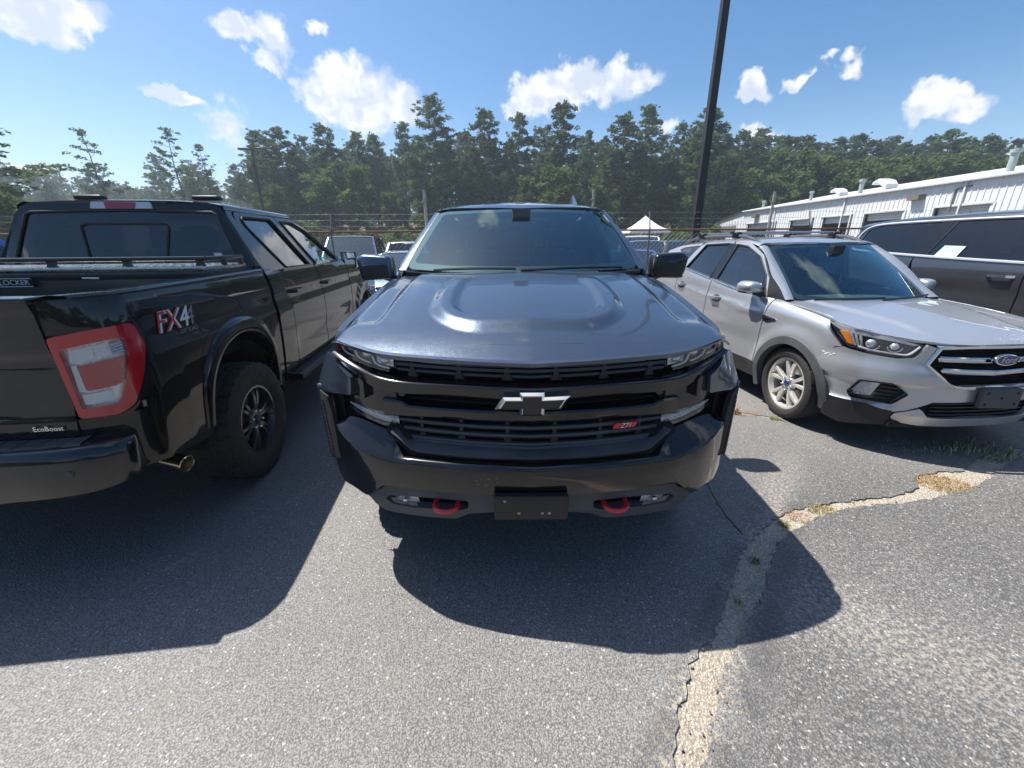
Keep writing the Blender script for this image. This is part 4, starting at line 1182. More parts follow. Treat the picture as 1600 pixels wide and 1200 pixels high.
        OB('roof_rail', k(skin([[(float(W(y, 1.905)) + .004, y, 1.903) for y in yy], [(.712, y, 1.93) for y in yy], [(.685, y, 1.948) for y in yy], [(.655, y, 1.956) for y in yy]])), P, root, 80)
        # towing style mirror
        sc = []
        for t, q, yy_ in ((0, .80, 4.13), (.2, .97, 4.10), (.7, 1.0, 4.04), (1, .95, 4.02)):
            olm = rnd([(.915, 1.335), (1.115, 1.335), (1.125, 1.555), (.925, 1.565)], .03, 3); sc.append([(1.02 + (a - 1.02)*q, yy_, 1.45 + (b - 1.45)*q) for a, b in olm][::-1])
        ms = OB('side_mirror', k(loft(sc)), GB, root, 50)
        OB('mirror_face', k(move(prism(rnd([(.935, 1.35), (1.10, 1.35), (1.108, 1.54), (.94, 1.545)], .02), .004), (0, 4.012, 0))), MATS['mirror'], ms)
        OB('mirror_arm', k(tube([(.90, 4.02, 1.40), (.96, 4.06, 1.41), (1.0, 4.07, 1.42)], .03, 8)), BP, ms)
        # running board: tread plate with ribs
        rbd = OB('running_board', k(skin([[(x, y, z) for y in np.linspace(1.80, 4.05, 8)] for x, z in ((.88, .50), (.90, .535), (1.04, .540), (1.065, .525), (1.06, .49), (.90, .46))], closed=True)), BP, root)
        for q in range(5): OB('tread_rib', k(box((.93 + q*.024, 2.92, .543), (.009, 2.1, .010), .003)), GP, rbd)
        for y in (2.1, 3.7): OB('bracket', k(box((.80, y, .48), (.25, .05, .03), .006)), BP, rbd)
        OB('mud_flap', k(box((.90, .62, .36), (.22, .012, .22), .004)), BP, root) if False else None
    # FX4 decal on the visible bed side (and its twin)
    def decal(sgn):
        d0 = 1 if sgn > 0 else -1
        def M(y, z, h=.0):
            return None
        t0 = Vector((float(W(.62, 1.25) - W(.28, 1.25)), .34, 0)).normalized()
        def MM(y, z, o):
            p = (float(W(y, z)) + o, y, z)
            return frame(p, t0, (float(W(y, z+.05) - W(y, z-.05)), 0, .1))
        out = []
        g = text('decal_outline', 'FX4', MATS['white_print'], MM(.445, 1.262, .0015), None, .150, .0003, .28, .0018, .96)
        a = text('decal_letters', 'FX', MATS['decal_red'], MM(.395, 1.262, .0036), None, .150, .0006, .28, 0, .96)
        b = text('decal_number', '4', MATS['decal_grey'], MM(.576, 1.262, .0036), None, .150, .0006, .28, 0, .96)
        c = text('decal_small_letters', 'OFF ROAD', MATS['decal_grey'], MM(.555, 1.193, .002), None, .030, .0004, .2, 0, 1.0)
        return [g, a, b, c]
    for o in decal(1): o.parent = root
    # bumper with step pad
    bz = ([0, .93], [.805, .800])
    br = rear_rows((0, .965), [(.04, ([0, .80, .96], [.800, .800, .800])), (([0, .7, .915, .945, .965], [-.10, -.10, -.09, -.05, .03]), ([0, .80, .96], [.800, .800, .795])), (([0, .7, .915, .945, .965], [-.125, -.125, -.11, -.06, .03]), ([0, .80, .96], [.782, .782, .775])),
                              (([0, .7, .915, .945, .965], [-.135, -.135, -.12, -.065, .03]), ([0, .55, .96], [.735, .735, .735])), (([0, .7, .915, .945, .965], [-.140, -.140, -.12, -.065, .03]), ([0, .5, .75, .96], [.66, .66, .66, .68])), (([0, .7, .915, .945, .965], [-.120, -.120, -.10, -.05, .03]), ([0, .48, .75, .85, .965], [.545, .560, .572, .585, .630])), (-.03, ([0, .48, .75, .85, .965], [.54, .555, .567, .58, .625]))], 50)
    bmp = OB('rear_bumper', skin(full(br)), GB, root, 45)
    pad = rear_rows((0, .80), [(.03, .806), (-.085, .806), (-.090, .800)], 40)
    OB('step_pad', skin(full(pad)), GP, bmp)
    for q in range(-8, 9):
        OB('step_rib', box((q*.09, -.045, .807), (.05, .085, .006), .002), GP, bmp)
    rec = [(-.42, .765), (.42, .765), (.50, .79)]
    OB('plate_recess', move(prism(rnd([(-.17, .62), (.17, .62), (.17, .76), (-.17, .76)], .01), .01, .002), (0, -.147, 0)), BP, bmp)
    for x in (.33, .784):
        for sg in (1, -1): OB('parking_sensor', move(lathe([(.0005, -.004), (.012, -.004), (.0125, -.001), (.0145, -.003), (.017, -.002), (.018, .004)], 20, 'y'), (sg*x, -.128 + (.0 if x < .5 else .002), .685)), GP, bmp)
    # exhaust tip
    e0, e1 = np.array((.64, .42, .520)), np.array((.94, .335, .463))
    d = (e1 - e0)/np.linalg.norm(e1 - e0)
    Mx = np.eye(4); u = np.cross(d, (0, 0, 1)); u /= np.linalg.norm(u); w = np.cross(u, d)
    prof = [(.042, 0), (.044, .29), (.047, .305), (.0475, .313), (.044, .316), (.041, .310), (.040, .05), (.0, .05)]
    V, F, _ = lathe(prof, 28, 'z'); V = e0 + V[:, :1]*u + V[:, 1:2]*w + V[:, 2:]*d
    OB('exhaust_tip', (V, F, None), MATS['tip_steel'], root)
    OB('tailpipe', tube([(.45, 1.0, .55), (.60, .72, .56), tuple(e0)], .038, 12), MATS['steel'], root)
    # bed floor, front bulkhead, tool box across the bed behind the cab
    OB('bed_floor', box((0, .84, .90), (1.6, 1.60, .04)), MATS['bedliner'], root)
    OB('bed_bulkhead', box((0, 1.615, 1.16), (1.72, .04, .56), .01), MATS['bedliner'], root)
    # cab back
    def cbk(x, z): return 1.645 + .13*np.clip((z - 1.42)/.54, 0, 1.1) + .02*np.clip((np.abs(x) - .62)/.2, 0, 2)**2
    co = mirx([(0, .60), (.93, .60), (.945, 1.42), (.90, 1.52), (.735, 1.86), (.69, 1.925), (.60, 1.955), (0, 1.968)])
    gi = mirx([(0, 1.50), (.765, 1.50), (.785, 1.53), (.665, 1.865), (.63, 1.886), (0, 1.900)])
    OB('cab_back', panel(co, HY(cbk), .08, .02, holes=[gi]), P, root)
    rw_ = OB('rear_window', panel([(x*1.005, z) for x, z in gi], HY(lambda x, z: cbk(x, z) + .010), .08, .005), MATS['privacy_glass'], root)
    wp = rnd([(-.26, 1.49), (-.305, 1.78), (-.28, 1.80), (.28, 1.80), (.305, 1.78), (.26, 1.49)], .02)
    OB('slider_frame', tube([(x, float(cbk(x, z)) + .004, z) for x, z in wp], .008, 6), MATS['seal'], rw_)
    gs = gi + gi[:1]
    OB('window_seal', tube([(x, float(cbk(x, z)) - .001, z) for x, z in gs], .009, 6, False), MATS['seal'], root)
    st = [(.62, 1.555), (.68, 1.555), (.665, 1.585), (.61, 1.585)]
    OB('sticker', panel(st, HY(lambda x, z: cbk(x, z) + .004), .1, 0), MATS['white_print'], rw_)
    # high stop lamp
    hm = rnd([(-.215, 1.908), (.215, 1.908), (.205, 1.955), (-.205, 1.957)], .01)
    hs = OB('high_stop_lamp', panel(hm, HY(lambda x, z: cbk(x, z) - .012), .06, .03), MATS['white_lens'], root)
    OB('stop_lens', panel(rnd([(-.105, 1.910), (.095, 1.910), (.105, 1.953), (-.115, 1.955)], .006), HY(lambda x, z: cbk(x, z) - .016), .06, .01), MATS['red_lens'], hs)
    def rz_(x, y): return pch(y, [1.70, 1.76, 1.85, 2.1, 2.6, 3.0, 3.12], [1.945, 1.966, 1.978, 1.988, 1.985, 1.945, 1.925]) - .045*(np.abs(x)/.70)**4
    OB('roof', panel(mirx([(0, 1.765), (.55, 1.77), (.665, 1.80), (.69, 1.88), (.69, 2.8), (.66, 3.02), (.5, 3.08), (0, 3.12)]), HZ(rz_), .07, .03), P, root)
    for sx in (-.36, .50): OB('roof_rack_foot', box((sx, 1.98, 2.005), (.20, .07, .035), .012, 3), BP, root)
    def wsy(x, z): return 3.98 - pch(z, [1.42, 1.92], [0, .90]) - .15*(np.abs(x)/.8)**2
    OB('windshield', panel(mirx([(0, 1.43), (.82, 1.43), (.66, 1.90), (0, 1.925)]), HY(wsy), .1, .005, flip=True), MATS['windshield_glass'], root)
    OB('hood', panel(mirx([(0, 3.98), (.88, 3.85), (.90, 5.4), (.7, 5.6), (0, 5.68)]), HZ(lambda x, y: pch(y, [3.8, 4.4, 5.3, 5.7], [1.42, 1.40, 1.32, 1.2]) - .05*(np.abs(x)/.9)**3), .12, .03), P, root)
    OB('front_face', box((0, 5.58, .92), (1.8, .16, .56), .06), BP, root)
    OB('front_bumper', box((0, 5.68, .66), (1.9, .2, .26), .06), GB, root)
    OB('underbody', join(box((0, 2.9, .46), (1.25, 5.2, .14), .02), tube([(-.85, 1.05, .43), (.85, 1.05, .43)], .05, 10), ball((.0, 1.05, .43), (.16, .16, .14)), box((0, .35, .50), (1.3, .6, .10), .02)), MATS['dark_void'], root)
    OB('cabin_floor', box((0, 2.9, .66), (1.8, 2.3, .06)), MATS['dark_void'], root)
    for x, y in ((-.40, 3.15), (.40, 3.15), (-.42, 2.25), (.42, 2.25)):
        s_ = OB('seat', join(box((x, y, 1.0), (.52, .5, .16), .05, 3), box((x, y-.28, 1.30), (.50, .14, .62), .05, 3, rx=R(10))), MATS['seat_cloth'], root)
        OB('headrest', box((x, y-.36, 1.70), (.26, .10, .18), .04, 3), MATS['seat_cloth'], s_)
    OB('dashboard', box((0, 3.80, 1.20), (1.7, .4, .4), .06, 3), MATS['dash'], root)
    rim = plain('black_wheel', (.030, .030, .033), .25, .4, coat=.6)
    Wm = make_wheel(.425, .285, .245, 'six', rim, MATS['black_plastic'], 'at')
    for y in (1.05, 4.75):
        for sgn in (1, -1): put_wheel(Wm, root, sgn*.885, y, .425, sgn)
    return root
f150 = make_f150()
def make_toolbox():
    """tool box lying across the bed: lid of diamond plate under a rail"""
    a = R(6.73)
    t = thing('tool_box', 'black truck tool box with diamond plate lid and raised rail across the pickup bed', 'tool box', (f150.location.x, f150.location.y, 0), a)
    OB('box_body', join(box((0, 1.28, 1.325), (1.56, .50, .32), .01), box((0, 1.28, 1.462), (1.80, .52, .05), .01)), MATS['box_black'], t)
    lid = OB('lid', box((0, 1.28, 1.500), (1.80, .53, .028), .006), MATS['diamond_plate'], t)
    bars = []
    for i in range(64):
        for j in range(11):
            x = -.88 + i*.0278; y = 1.035 + j*.048
            bars.append(box((x, y, 1.5148), (.026, .006, .003), 0, rz=R(45 if (i + j) % 2 else -45)))
    tag(OB('diamond_pattern', join(*bars), MATS['diamond_plate'], lid), kind='stuff')
    rail = OB('top_rail', join(sweep([(x, 1.05, 1.560) for x in np.linspace(-.90, .90, 3)], rnd([(-.018, -.013), (.018, -.013), (.018, .013), (-.018, .013)], .006, 2)), box((.895, 1.28, 1.560), (.030, .46, .026), .006), box((-.895, 1.28, 1.560), (.030, .46, .026), .006)), MATS['box_black'], t)
    for x in (-.86, -.43, 0, .43, .86): OB('rail_post', loft([[(x - w, 1.038, z), (x + w, 1.038, z), (x + w, 1.062, z), (x - w, 1.062, z)] for w, z in ((.030, 1.512), (.018, 1.53), (.022, 1.552))]), MATS['box_black'], rail)
    for y in (1.26, 1.48): OB('rail_post', box((.895, y, 1.532), (.028, .04, .05), .005), MATS['box_black'], rail)
    OB('latch', box((.22, 1.018, 1.445), (.10, .012, .020), .005), MATS['satin_chrome'], t)
    pl = OB('name_plate', move(prism(rnd([(-.34, 1.400), (-.105, 1.400), (-.105, 1.456), (-.34, 1.456)], .006), .008, .002), (0, 1.008, 0)), MATS['gloss_black'], t)
    OB('plate_border', tube([(x, 1.007, z) for x, z in ((-.336, 1.404), (-.109, 1.404), (-.109, 1.452), (-.336, 1.452), (-.336, 1.404))], .0022, 5), MATS['satin_chrome'], pl)
    text('plate_letters', 'DLOCKER', MATS['white_print'], frame((-.222, 1.006, 1.428), (1, 0, 0), (0, 0, 1)), pl, .044, .001)
    return t
tool_box = make_toolbox()

# ---------------------------------------------------------------- silver crossover (local: front y = 0, rear +y; its right side shows)
paint('silver_paint', (.50, .515, .54), .58, .30, .12, .03)
plain('ford_blue', (.012, .03, .14), .25, coat=.8)
plain('scuff', (.10, .10, .10), .8, vary=.5, vscale=60)
plain('rail_grey', (.12, .125, .13), .4, .4, vary=.1)
plain('bar_alu', (.55, .56, .57), .35, .9)
plain('silver_wheel', (.66, .65, .62), .36, .55, vary=.06, vscale=20)
plain('lamp_grey', (.10, .10, .11), .3, .4)
plain('primer', (.55, .55, .54), .6)
def make_escape():
    root = thing('crossover_car', 'silver compact crossover with roof bars and oval badge on its chrome grille', 'car', (3.617, 2.869, 0), R(4.926))
    P, GB, BP, GP, CH = MATS['silver_paint'], MATS['gloss_black'], MATS['black_plastic'], MATS['grey_plastic'], MATS['chrome']
    S_ = [0, .2, .4, .55, .70, .82, .94, 1.06, 1.20, 1.40, 2.0]
    X_ = [0, .2, .398, .542, .675, .765, .838, .884, .908, .918, .918]
    Y_ = [0, .006, .032, .078, .150, .232, .330, .440, .578, .778, 1.378]
    def EP(s): return pch(s, S_, X_), pch(s, S_, Y_)
    def N(off):
        def f(s, z):
            sg = np.sign(s); x, y = EP(np.abs(s)); x2, y2 = EP(np.abs(s) + .01)
            tx, ty = x2-x, y2-y; l = np.hypot(tx, ty); o = off(s, z) if callable(off) else off
            return sg*(x - o*ty/l), y + o*tx/l, z + 0*s
        return f
    def rows(rng, rr, n=30):
        ss = np.linspace(rng[0], rng[1], n); out = []
        for o, z in rr:
            ov = pch(ss, *o) if isinstance(o, tuple) else np.full(n, o); zv = pch(ss, *z) if isinstance(z, tuple) else np.full(n, z)
            x, y = EP(ss); x2, y2 = EP(ss + .01); tx, ty = x2-x, y2-y; l = np.hypot(tx, ty)
            out.append(list(zip(x - ov*ty/l, y + ov*tx/l, zv)))
        return out
    def onface(pts, off):
        x, y, z = N(off)(np.array([p[0] for p in pts]), np.array([p[1] for p in pts])); return list(zip(x, y, z))
    def hz(x, y):
        ax = np.abs(x)
        z = pch(y, [0, .05, .15, .35, .7, 1.0, 1.3, 1.5], [.865, .908, .952, 1.008, 1.068, 1.100, 1.120, 1.130])
        rx = .43 + .16*sst(.2, 1.2, y)
        z = z - .018*sst(rx - .02, rx + .07, ax)*sst(.10, .4, y) - .012*(ax/.74)**3 + .006*np.clip(1 - ax/.3, 0, 1)
        return z
    def zs(y): return hz(.845 + 0*np.asarray(y, float), y) + .003
    def W(y, z):
        y = np.asarray(y, float); z = np.asarray(z, float)
        zb = z - .15*sst(1.5, 3.4, y)*sst(.9, 1.2, z)
        w = pch(zb, [.22, .40, .60, .80, .95, 1.05, 1.12, 1.22, 1.62, 1.70], [.880, .905, .916, .918, .908, .896, .880, .845, .675, .62])
        w = w - (.075 - .02*sst(.8, 1.3, y))*np.clip((z - (zs(y) - .12))/.12, 0, 1.0)**2.6*(1 - sst(1.32, 1.6, y))
        ry = np.where(y < .778, pch(np.clip(y, 0, .778), Y_[:10], X_[:10]) - .918, 0)
        rear = -.10*np.clip((y - 3.8)/.7, 0, 1.2)**2
        d = np.hypot(y - .92, z - .33)
        fl = .020*sst(.60, .47, d)*sst(.3, .45, z)
        d2 = np.hypot(y - 3.61, z - .33)
        fl2 = .020*sst(.60, .47, d2)*sst(.3, .45, z)
        cr = .014*np.exp(-((z - (.93 + .055*(y - 1.4)))/.045)**2)*sst(1.2, 1.6, y) - .012*np.exp(-((z - .62)/.09)**2)*sst(1.3, 1.6, y)*(1 - sst(3.0, 3.2, y))
        return w + ry + rear + fl + fl2 + cr
    hood = OB('hood', panel(mirx([(0, .048), (.2, .052), (.398, .075), (.49, .100), (.60, .138), (.70, .205), (.79, .300), (.842, .395), (.858, .50), (.852, .70), (.845, 1.0), (.838, 1.28), (.72, 1.30), (.4, 1.16), (0, 1.10)]), HZ(hz), .035, .02), P, root)
    OB('hood_edge', skin(full(rows((0, .49), [(.05, ([0, .3, .49], [.905, .905, .908])), (.022, ([0, .3, .49], [.898, .898, .90])), (.03, ([0, .3, .49], [.885, .885, .89])), (.09, .885)], 20))), P, hood)
    # front bumper cover with grille frame and fog recesses
    def boff(s, z):
        a = np.abs(s)
        return -.030*np.exp(-((z - .50)/.07)**2)*sst(.5, .8, a)*0 - .022*sst(.80, .66, z)*sst(.56, .62, z) + .02*sst(.56, .44, z)*sst(.45, .7, a) - .025*np.exp(-((z - .385)/.03)**2)*sst(.55, .8, a)
    fr = [(.946, .485), (.885, .592), (.70, .606), (.588, .528), (.668, .436), (.915, .436)]
    bo = mirx([(0, .600), (.31, .603), (.42, .660), (.548, .765), (.505, .895), (.560, .912), (.598, .826), (.62, .806), (.705, .795), (.89, .803), (1.03, .816), (1.06, .826), (1.30, .742), (1.235, .665), (1.165, .56), (1.125, .46), (1.11, .405), (.81, .408), (.64, .366), (.56, .392), (.415, .474), (.2, .478), (0, .478)])
    cov = OB('bumper_cover', panel(bo, N(boff), .03, .03, holes=[rnd(fr, .015), [(-a, b) for a, b in reversed(rnd(fr, .015))]]), P, root)
    OB('front_backing', skin(full(rows((0, 1.0), [(.13, .93), (.13, .20)], 24))), MATS['dark_void'], root)
    # grille: chrome frame, twin chrome bars, dark mesh behind, oval badge
    gp = [(.0, .905), (.30, .905), (.487, .894), (.535, .765), (.42, .672), (.31, .607), (0, .600)]
    ring = onface(crom([gp[0], gp[1], gp[2]], 4), -.004) + onface([gp[3]], -.006) + onface(crom([gp[4], gp[5], gp[6]], 4), -.004)
    ring2 = [(-x, y, z) for x, y, z in reversed(ring)][1:-1]
    gf = OB('grille_frame', sweep(ring + ring2 + ring[:2], [(-.012, -.012), (.006, -.012), (.012, 0), (.006, .012), (-.012, .012)], side=(0, -1, 0)), CH, root, 50)
    OB('grille_mesh', skin(full(rows((0, .52), [(.07, .905), (.07, .60)], 20))), MATS['dark_void'], gf)
    for zz in (.62, .64, .66, .75, .765, .85, .87): OB('grille_slat', skin(full(rows((0, .30 if zz < .65 else .45), [(.065, zz+.004), (.045, zz), (.065, zz-.004)], 16))), BP, gf)
    for z0, z1, s1 in ((.800, .812, .465), (.702, .722, .42)):
        zt = ([0, s1], [z0, z1])
        b = OB('grille_bar', skin(full(rows((0, s1), [(.05, (zt[0], [v+.020 for v in zt[1]])), (.012, (zt[0], [v+.020 for v in zt[1]])), (.006, (zt[0], [v+.012 for v in zt[1]])), (.022, (zt[0], [v+.002 for v in zt[1]])), (.022, (zt[0], [v-.002 for v in zt[1]])), (.006, (zt[0], [v-.012 for v in zt[1]])), (.012, (zt[0], [v-.020 for v in zt[1]])), (.05, (zt[0], [v-.020 for v in zt[1]]))], 24))), CH, gf, 50)
    el = lambda a, b: [(a*math.cos(t), .812 + b*math.sin(t)) for t in np.linspace(0, 2*math.pi, 36, endpoint=False)]
    ov = OB('oval_badge', move(prism(el(.098, .043), .03, .006, 2), (0, -.022, 0)), CH, root)
    OB('badge_field', move(prism(el(.087, .035), .01, .001, 1), (0, -.0235, 0)), MATS['ford_blue'], ov)
    text('badge_script', 'Ford', MATS['satin_chrome'], frame((0, -.0245, .812), (1, 0, 0), (0, 0, 1)), ov, .062, .001, .25)
    # plate bracket
    pb = OB('plate_bracket', move(prism(rnd([(-.125, .445), (.205, .432), (.205, .590), (-.125, .600)], .012), .03, .005), (0, -.045, 0)), GP, root)
    for x, z in ((-.085, .565), (.165, .555), (-.085, .475), (.165, .47), (.04, .52)): OB('bolt_hole', move(lathe([(.0005, -.001), (.010, -.001), (.011, .002)], 10, 'y'), (x, -.046, z)), MATS['dark_void'], pb)
    # lower grille, dark lower cladding, silver chin
    lg = OB('lower_grille', skin(full(rows((0, .44), [(.06, .48), (.06, .33)], 20))), MATS['dark_void'], root)
    for zz in (.365, .395, .425, .455): OB('grille_slat', skin(full(rows((0, .40), [(.055, zz+.006), (.025, zz+.004), (.025, zz-.004), (.055, zz-.006)], 16))), BP, lg)
    chin = mirx([(0, .338), (.36, .342), (.42, .350), (.46, .395), (.485, .414), (.63, .362), (.645, .328), (.62, .288), (.45, .268), (0, .262)])
    OB('chin', panel(chin, N(lambda s, z: .0 + .35*np.clip(.34 - z, 0, 1)), .04, .03), P, root)
    low = [(.64, .372), (.81, .404), (1.08, .402), (1.09, .34), (1.10, .23), (.95, .20), (.62, .268), (.655, .328)]
    BOTH('lower_cladding', panel(rnd(low, .008), N(.004), .04, .03), BP, root)
    for sgn in (1, -1):
        k = (lambda g: g) if sgn > 0 else mir
        # fog lamp
        fg = OB('fog_recess', k(panel(rnd([(s_*1.0, z_) for s_, z_ in fr], .015), N(.05), .05, -.07)), MATS['lamp_black'], root)
        for zz in (.47, .50, .53, .56): OB('recess_slat', k(tube(onface([(.63, zz), (.70, zz+.004), (.80, zz+.002)], .04), .006, 5)), BP, fg)
        fl = OB('fog_lamp', k(panel(rnd([(.935, .492), (.875, .578), (.755, .585), (.80, .515), (.765, .505), (.79, .452), (.905, .452)], .01), N(.012), .04, .03)), MATS['clear_lens'], fg)
        OB('fog_reflector', k(panel(rnd([(.93, .492), (.875, .574), (.76, .580), (.80, .47), (.905, .458)], .01), N(.035), .04, 0)), MATS['lamp_chrome'], fl)
        # headlamp
        ho = [(1.266, 1.006), (1.136, .997), (.925, .979), (.731, .946), (.566, .906), (.575, .880), (.609, .815), (.705, .803), (.889, .811), (1.051, .828), (1.172, .918)]
        hb = OB('headlamp', k(panel(rnd(ho, .006), N(.055), .05, 0)), MATS['lamp_grey'], root)
        OB('headlamp_lens', k(panel(rnd(ho, .006), N(.004), .03, .03)), MATS['clear_lens'], hb)
        OB('upper_reflector', k(panel([(1.232, .998), (1.13, .988), (.925, .970), (.731, .938), (.60, .902), (.64, .898), (.75, .915), (.914, .932), (1.11, .946)], N(.030), .05, .01)), MATS['lamp_chrome'], hb)
        OB('turn_signal', k(panel([(1.13, .948), (1.06, .952), (.995, .852), (1.045, .862)], N(.026), .03, .02)), MATS['amber_lens'], hb)
        for q in range(3): OB('reflector_fin', k(panel([(1.05 - q*.035, .945), (1.03 - q*.035, .945), (.975 - q*.02, .850), (.99 - q*.02, .850)], N(.03), .04, .015)), MATS['lamp_chrome'], hb)
        OB('light_bar', k(tube(onface(crom([(.96, .848), (.85, .832), (.70, .824), (.645, .832), (.595, .893)], 4), .022), .0075, 6)), MATS['white_lens'], hb)
        for cx, r_ in ((.885, .040), (.74, .034)):
            c = onface([(cx, .876 + (.004 if cx > .8 else 0))], .045)[0]
            OB('projector', k(ball(c, (r_, r_*.8, r_*.9), 16, 10)), MATS['lamp_chrome'], hb)
            OB('projector_rim', k(tube(onface([(cx + r_*1.35*math.cos(a), .876 + r_*1.15*math.sin(a)) for a in np.linspace(math.pi, 2*math.pi, 12)], .024), .005, 6)), CH, hb)
        # fender
        arc = lambda cy, r, a0, a1, n=16: [(cy + r*math.cos(R(a0 + (a1-a0)*i/n)), .33 + r*math.sin(R(a0 + (a1-a0)*i/n))) for i in range(n+1)]
        hs = [(float(EP(np.array([s_]))[1][0]), z_) for s_, z_ in ((1.06, .826), (1.172, .918), (1.266, 1.006), (1.136, 1.000), (.95, .985))]
        tp = [(y, float(zs(np.array([y]))[0])) for y in (.665, .8, 1.0, 1.2)]
        fe = [(1.40, .42), (1.385, .75), (1.355, 1.098), (1.25, 1.094)] + tp[::-1] + [(.650, 1.012), (.552, .916), (.452, .826), (.50, .815)] + [p for p in arc(.92, .465, 138, 5)]
        f_ = OB('fender', k(panel(fe, HX(W), .035, .025)), P, root)
        OB('fender_vent', k(panel(rnd([(1.395, .940), (1.20, .920), (1.19, .905), (1.32, .868), (1.385, .885)], .008), HX(lambda y, z: W(y, z) + .006), .04, .015)), CH, f_)
        OB('vent_inset', k(panel(rnd([(1.37, .925), (1.235, .912), (1.32, .882), (1.365, .892)], .006), HX(lambda y, z: W(y, z) + .008), .04, .004)), GB, f_)
        # arch cladding
        def ringpts(r, off, cy): return [(float(W(a, b)) + off, a, b) for a, b in arc(cy, r, -18, 190, 26)]
        for cy, nm in ((.92, 'front_arch_cladding'), (3.61, 'rear_arch_cladding')):
            OB(nm, k(skin([ringpts(.475, .0, cy), ringpts(.47, .012, cy), ringpts(.40, .016, cy), ringpts(.395, -.05, cy)])), GP, root)
            OB('wheel_housing', k(move(lathe([(.405, .45), (.405, .89)], 20, 'x', -.3, math.pi + .3), (0, cy, .33))), MATS['dark_void'], root)
        # doors with windows
        fw = [(2.40, 1.205), (2.33, 1.615), (2.13, 1.592), (1.83, 1.485), (1.60, 1.315), (1.48, 1.105), (2.11, 1.165)]
        rw = [(3.20, 1.305), (2.96, 1.610), (2.46, 1.625), (2.53, 1.222)]
        qw = [(3.62, 1.545), (3.50, 1.575), (3.10, 1.605), (3.27, 1.335)]
        fd = [(1.415, .42), (1.40, .75), (1.37, 1.095), (1.50, 1.25), (1.80, 1.51), (2.10, 1.628), (2.385, 1.650), (2.48, 1.15), (2.52, .42)]
        rd = [(2.535, .42), (2.495, 1.15), (2.41, 1.652), (2.98, 1.640), (3.08, 1.60), (3.34, 1.30), (3.36, .95), (3.22, .72), (3.12, .55), (3.10, .42)]
        for nm, dd, ww, gl in (('front_door', fd, fw, 'door_glass'), ('rear_door', rd, rw, 'privacy_glass')):
            d = OB(nm, k(panel(rnd(dd, .015), HX(W), .05, .025, holes=[rnd(ww, .015)])), P, root)
            OB('window', k(panel(rnd(ww, .01), HX(lambda y, z: W(y, z) - .010), .08, .004)), MATS[gl], d)
            OB('window_frame', k(tube([(float(W(a, b)) + .001, a, b) for a, b in rnd(ww, .01) + rnd(ww, .01)[:1]], .012, 6, False)), MATS['seal'], d)
            OB('belt_trim', k(tube([(float(W(a, b)) + .008, a, b) for a, b in ([(1.46, 1.094), (1.8, 1.128), (2.11, 1.158), (2.46, 1.205)] if nm[0] == 'f' else [(2.52, 1.212), (2.9, 1.262), (3.26, 1.308)])], .009, 6)), CH, d)
            hy, zz = (2.20, 1.005) if nm[0] == 'f' else (3.10, 1.085)
            OB('handle_cup', k(panel([(hy + .075 + .085*math.cos(t), zz - .01 + .045*math.sin(t)) for t in np.linspace(0, 2*math.pi, 18, endpoint=False)], HX(lambda y, z: W(y, z) + .002), .05, .001)), GP, d)
            OB('handle', k(sweep([(float(W(hy+q, zz)) + (.040 if 0 < i < 3 else -.003), hy+q, zz) for i, q in enumerate((-.02, .03, .16, .20))], [(-.012, -.016), (.010, -.013), (.010, .013), (-.012, .016)])), P, d)
            OB('door_cladding', k(panel(rnd([(dd[0][0] - (.05 if nm[0] == 'f' else 0), .27), (dd[0][0] - .01*(nm[0] == 'f'), .43), (dd[-1][0], .43), (dd[-1][0] + .1*(nm[0] == 'r')*-1, .27)], .006), HX(lambda y, z: W(y, z) + .008), .08, .03)), BP, d)
        OB('pillar_trim', k(panel([(2.41, 1.20), (2.34, 1.622), (2.455, 1.632), (2.525, 1.215)], HX(lambda y, z: W(y, z) + .003), .06, .01)), GB, root)
        OB('mirror_sail', k(panel([(1.56, 1.335), (1.235, 1.098), (1.46, 1.102)], HX(lambda y, z: W(y, z) + .002), .06, .02)), BP, root)
        qp = OB('quarter_panel', k(panel(rnd([(3.375, .95), (3.355, 1.30), (3.095, 1.605), (3.06, 1.635), (3.60, 1.60), (3.95, 1.53), (4.22, 1.15), (4.40, .95), (4.42, .60), (4.30, .45)] + arc(3.61, .465, 10, 140) + [(3.235, .72)], .01), HX(W), .06, .025, holes=[rnd(qw, .01)])), P, root)
        OB('quarter_window', k(panel(rnd(qw, .01), HX(lambda y, z: W(y, z) - .010), .08, .004)), MATS['privacy_glass'], qp)
        # pillars and roof side
        zz = np.linspace(1.10, 1.60, 12)
        r1 = [(float(pch(z, [1.10, 1.60], [.725, .615])), float(wsy_e(pch(z, [1.10, 1.60], [.725, .615]), z)), z) for z in zz]
        yo = pch(zz, [1.10, 1.25, 1.51, 1.60], [1.24, 1.45, 1.78, 1.96])
        r3 = [(float(W(y, z)), float(y), z) for y, z in zip(yo, zz)]
        r2 = [((a[0] + b[0])/2 + .014, (a[1] + b[1])/2 - .022, (a[2] + b[2])/2 + .006) for a, b in zip(r1, r3)]
        OB('windshield_pillar', k(skin([r1, r2, r3], up=2)), P, root, 70)
        yy = np.linspace(1.96, 3.95, 20)
        OB('roof_side', k(skin([[(float(W(y, ztop(y))) + .003, y, ztop(y)) for y in yy], [(.665 - .03*max(0, y-3.4), y, ztop(y) + .025) for y in yy], [(.63 - .03*max(0, y-3.4), y, float(rz_e(np.array([.62]), np.array([y]))[0])) for y in yy]])), P, root, 80)
        rp = crom([(.625, 2.02, 1.600), (.63, 2.16, 1.668), (.635, 2.45, 1.712), (.635, 3.2, 1.712), (.60, 3.62, 1.680), (.585, 3.78, 1.630)], 5)
        OB('roof_rail', k(tube(rp, .019, 8)), MATS['rail_grey'], root)
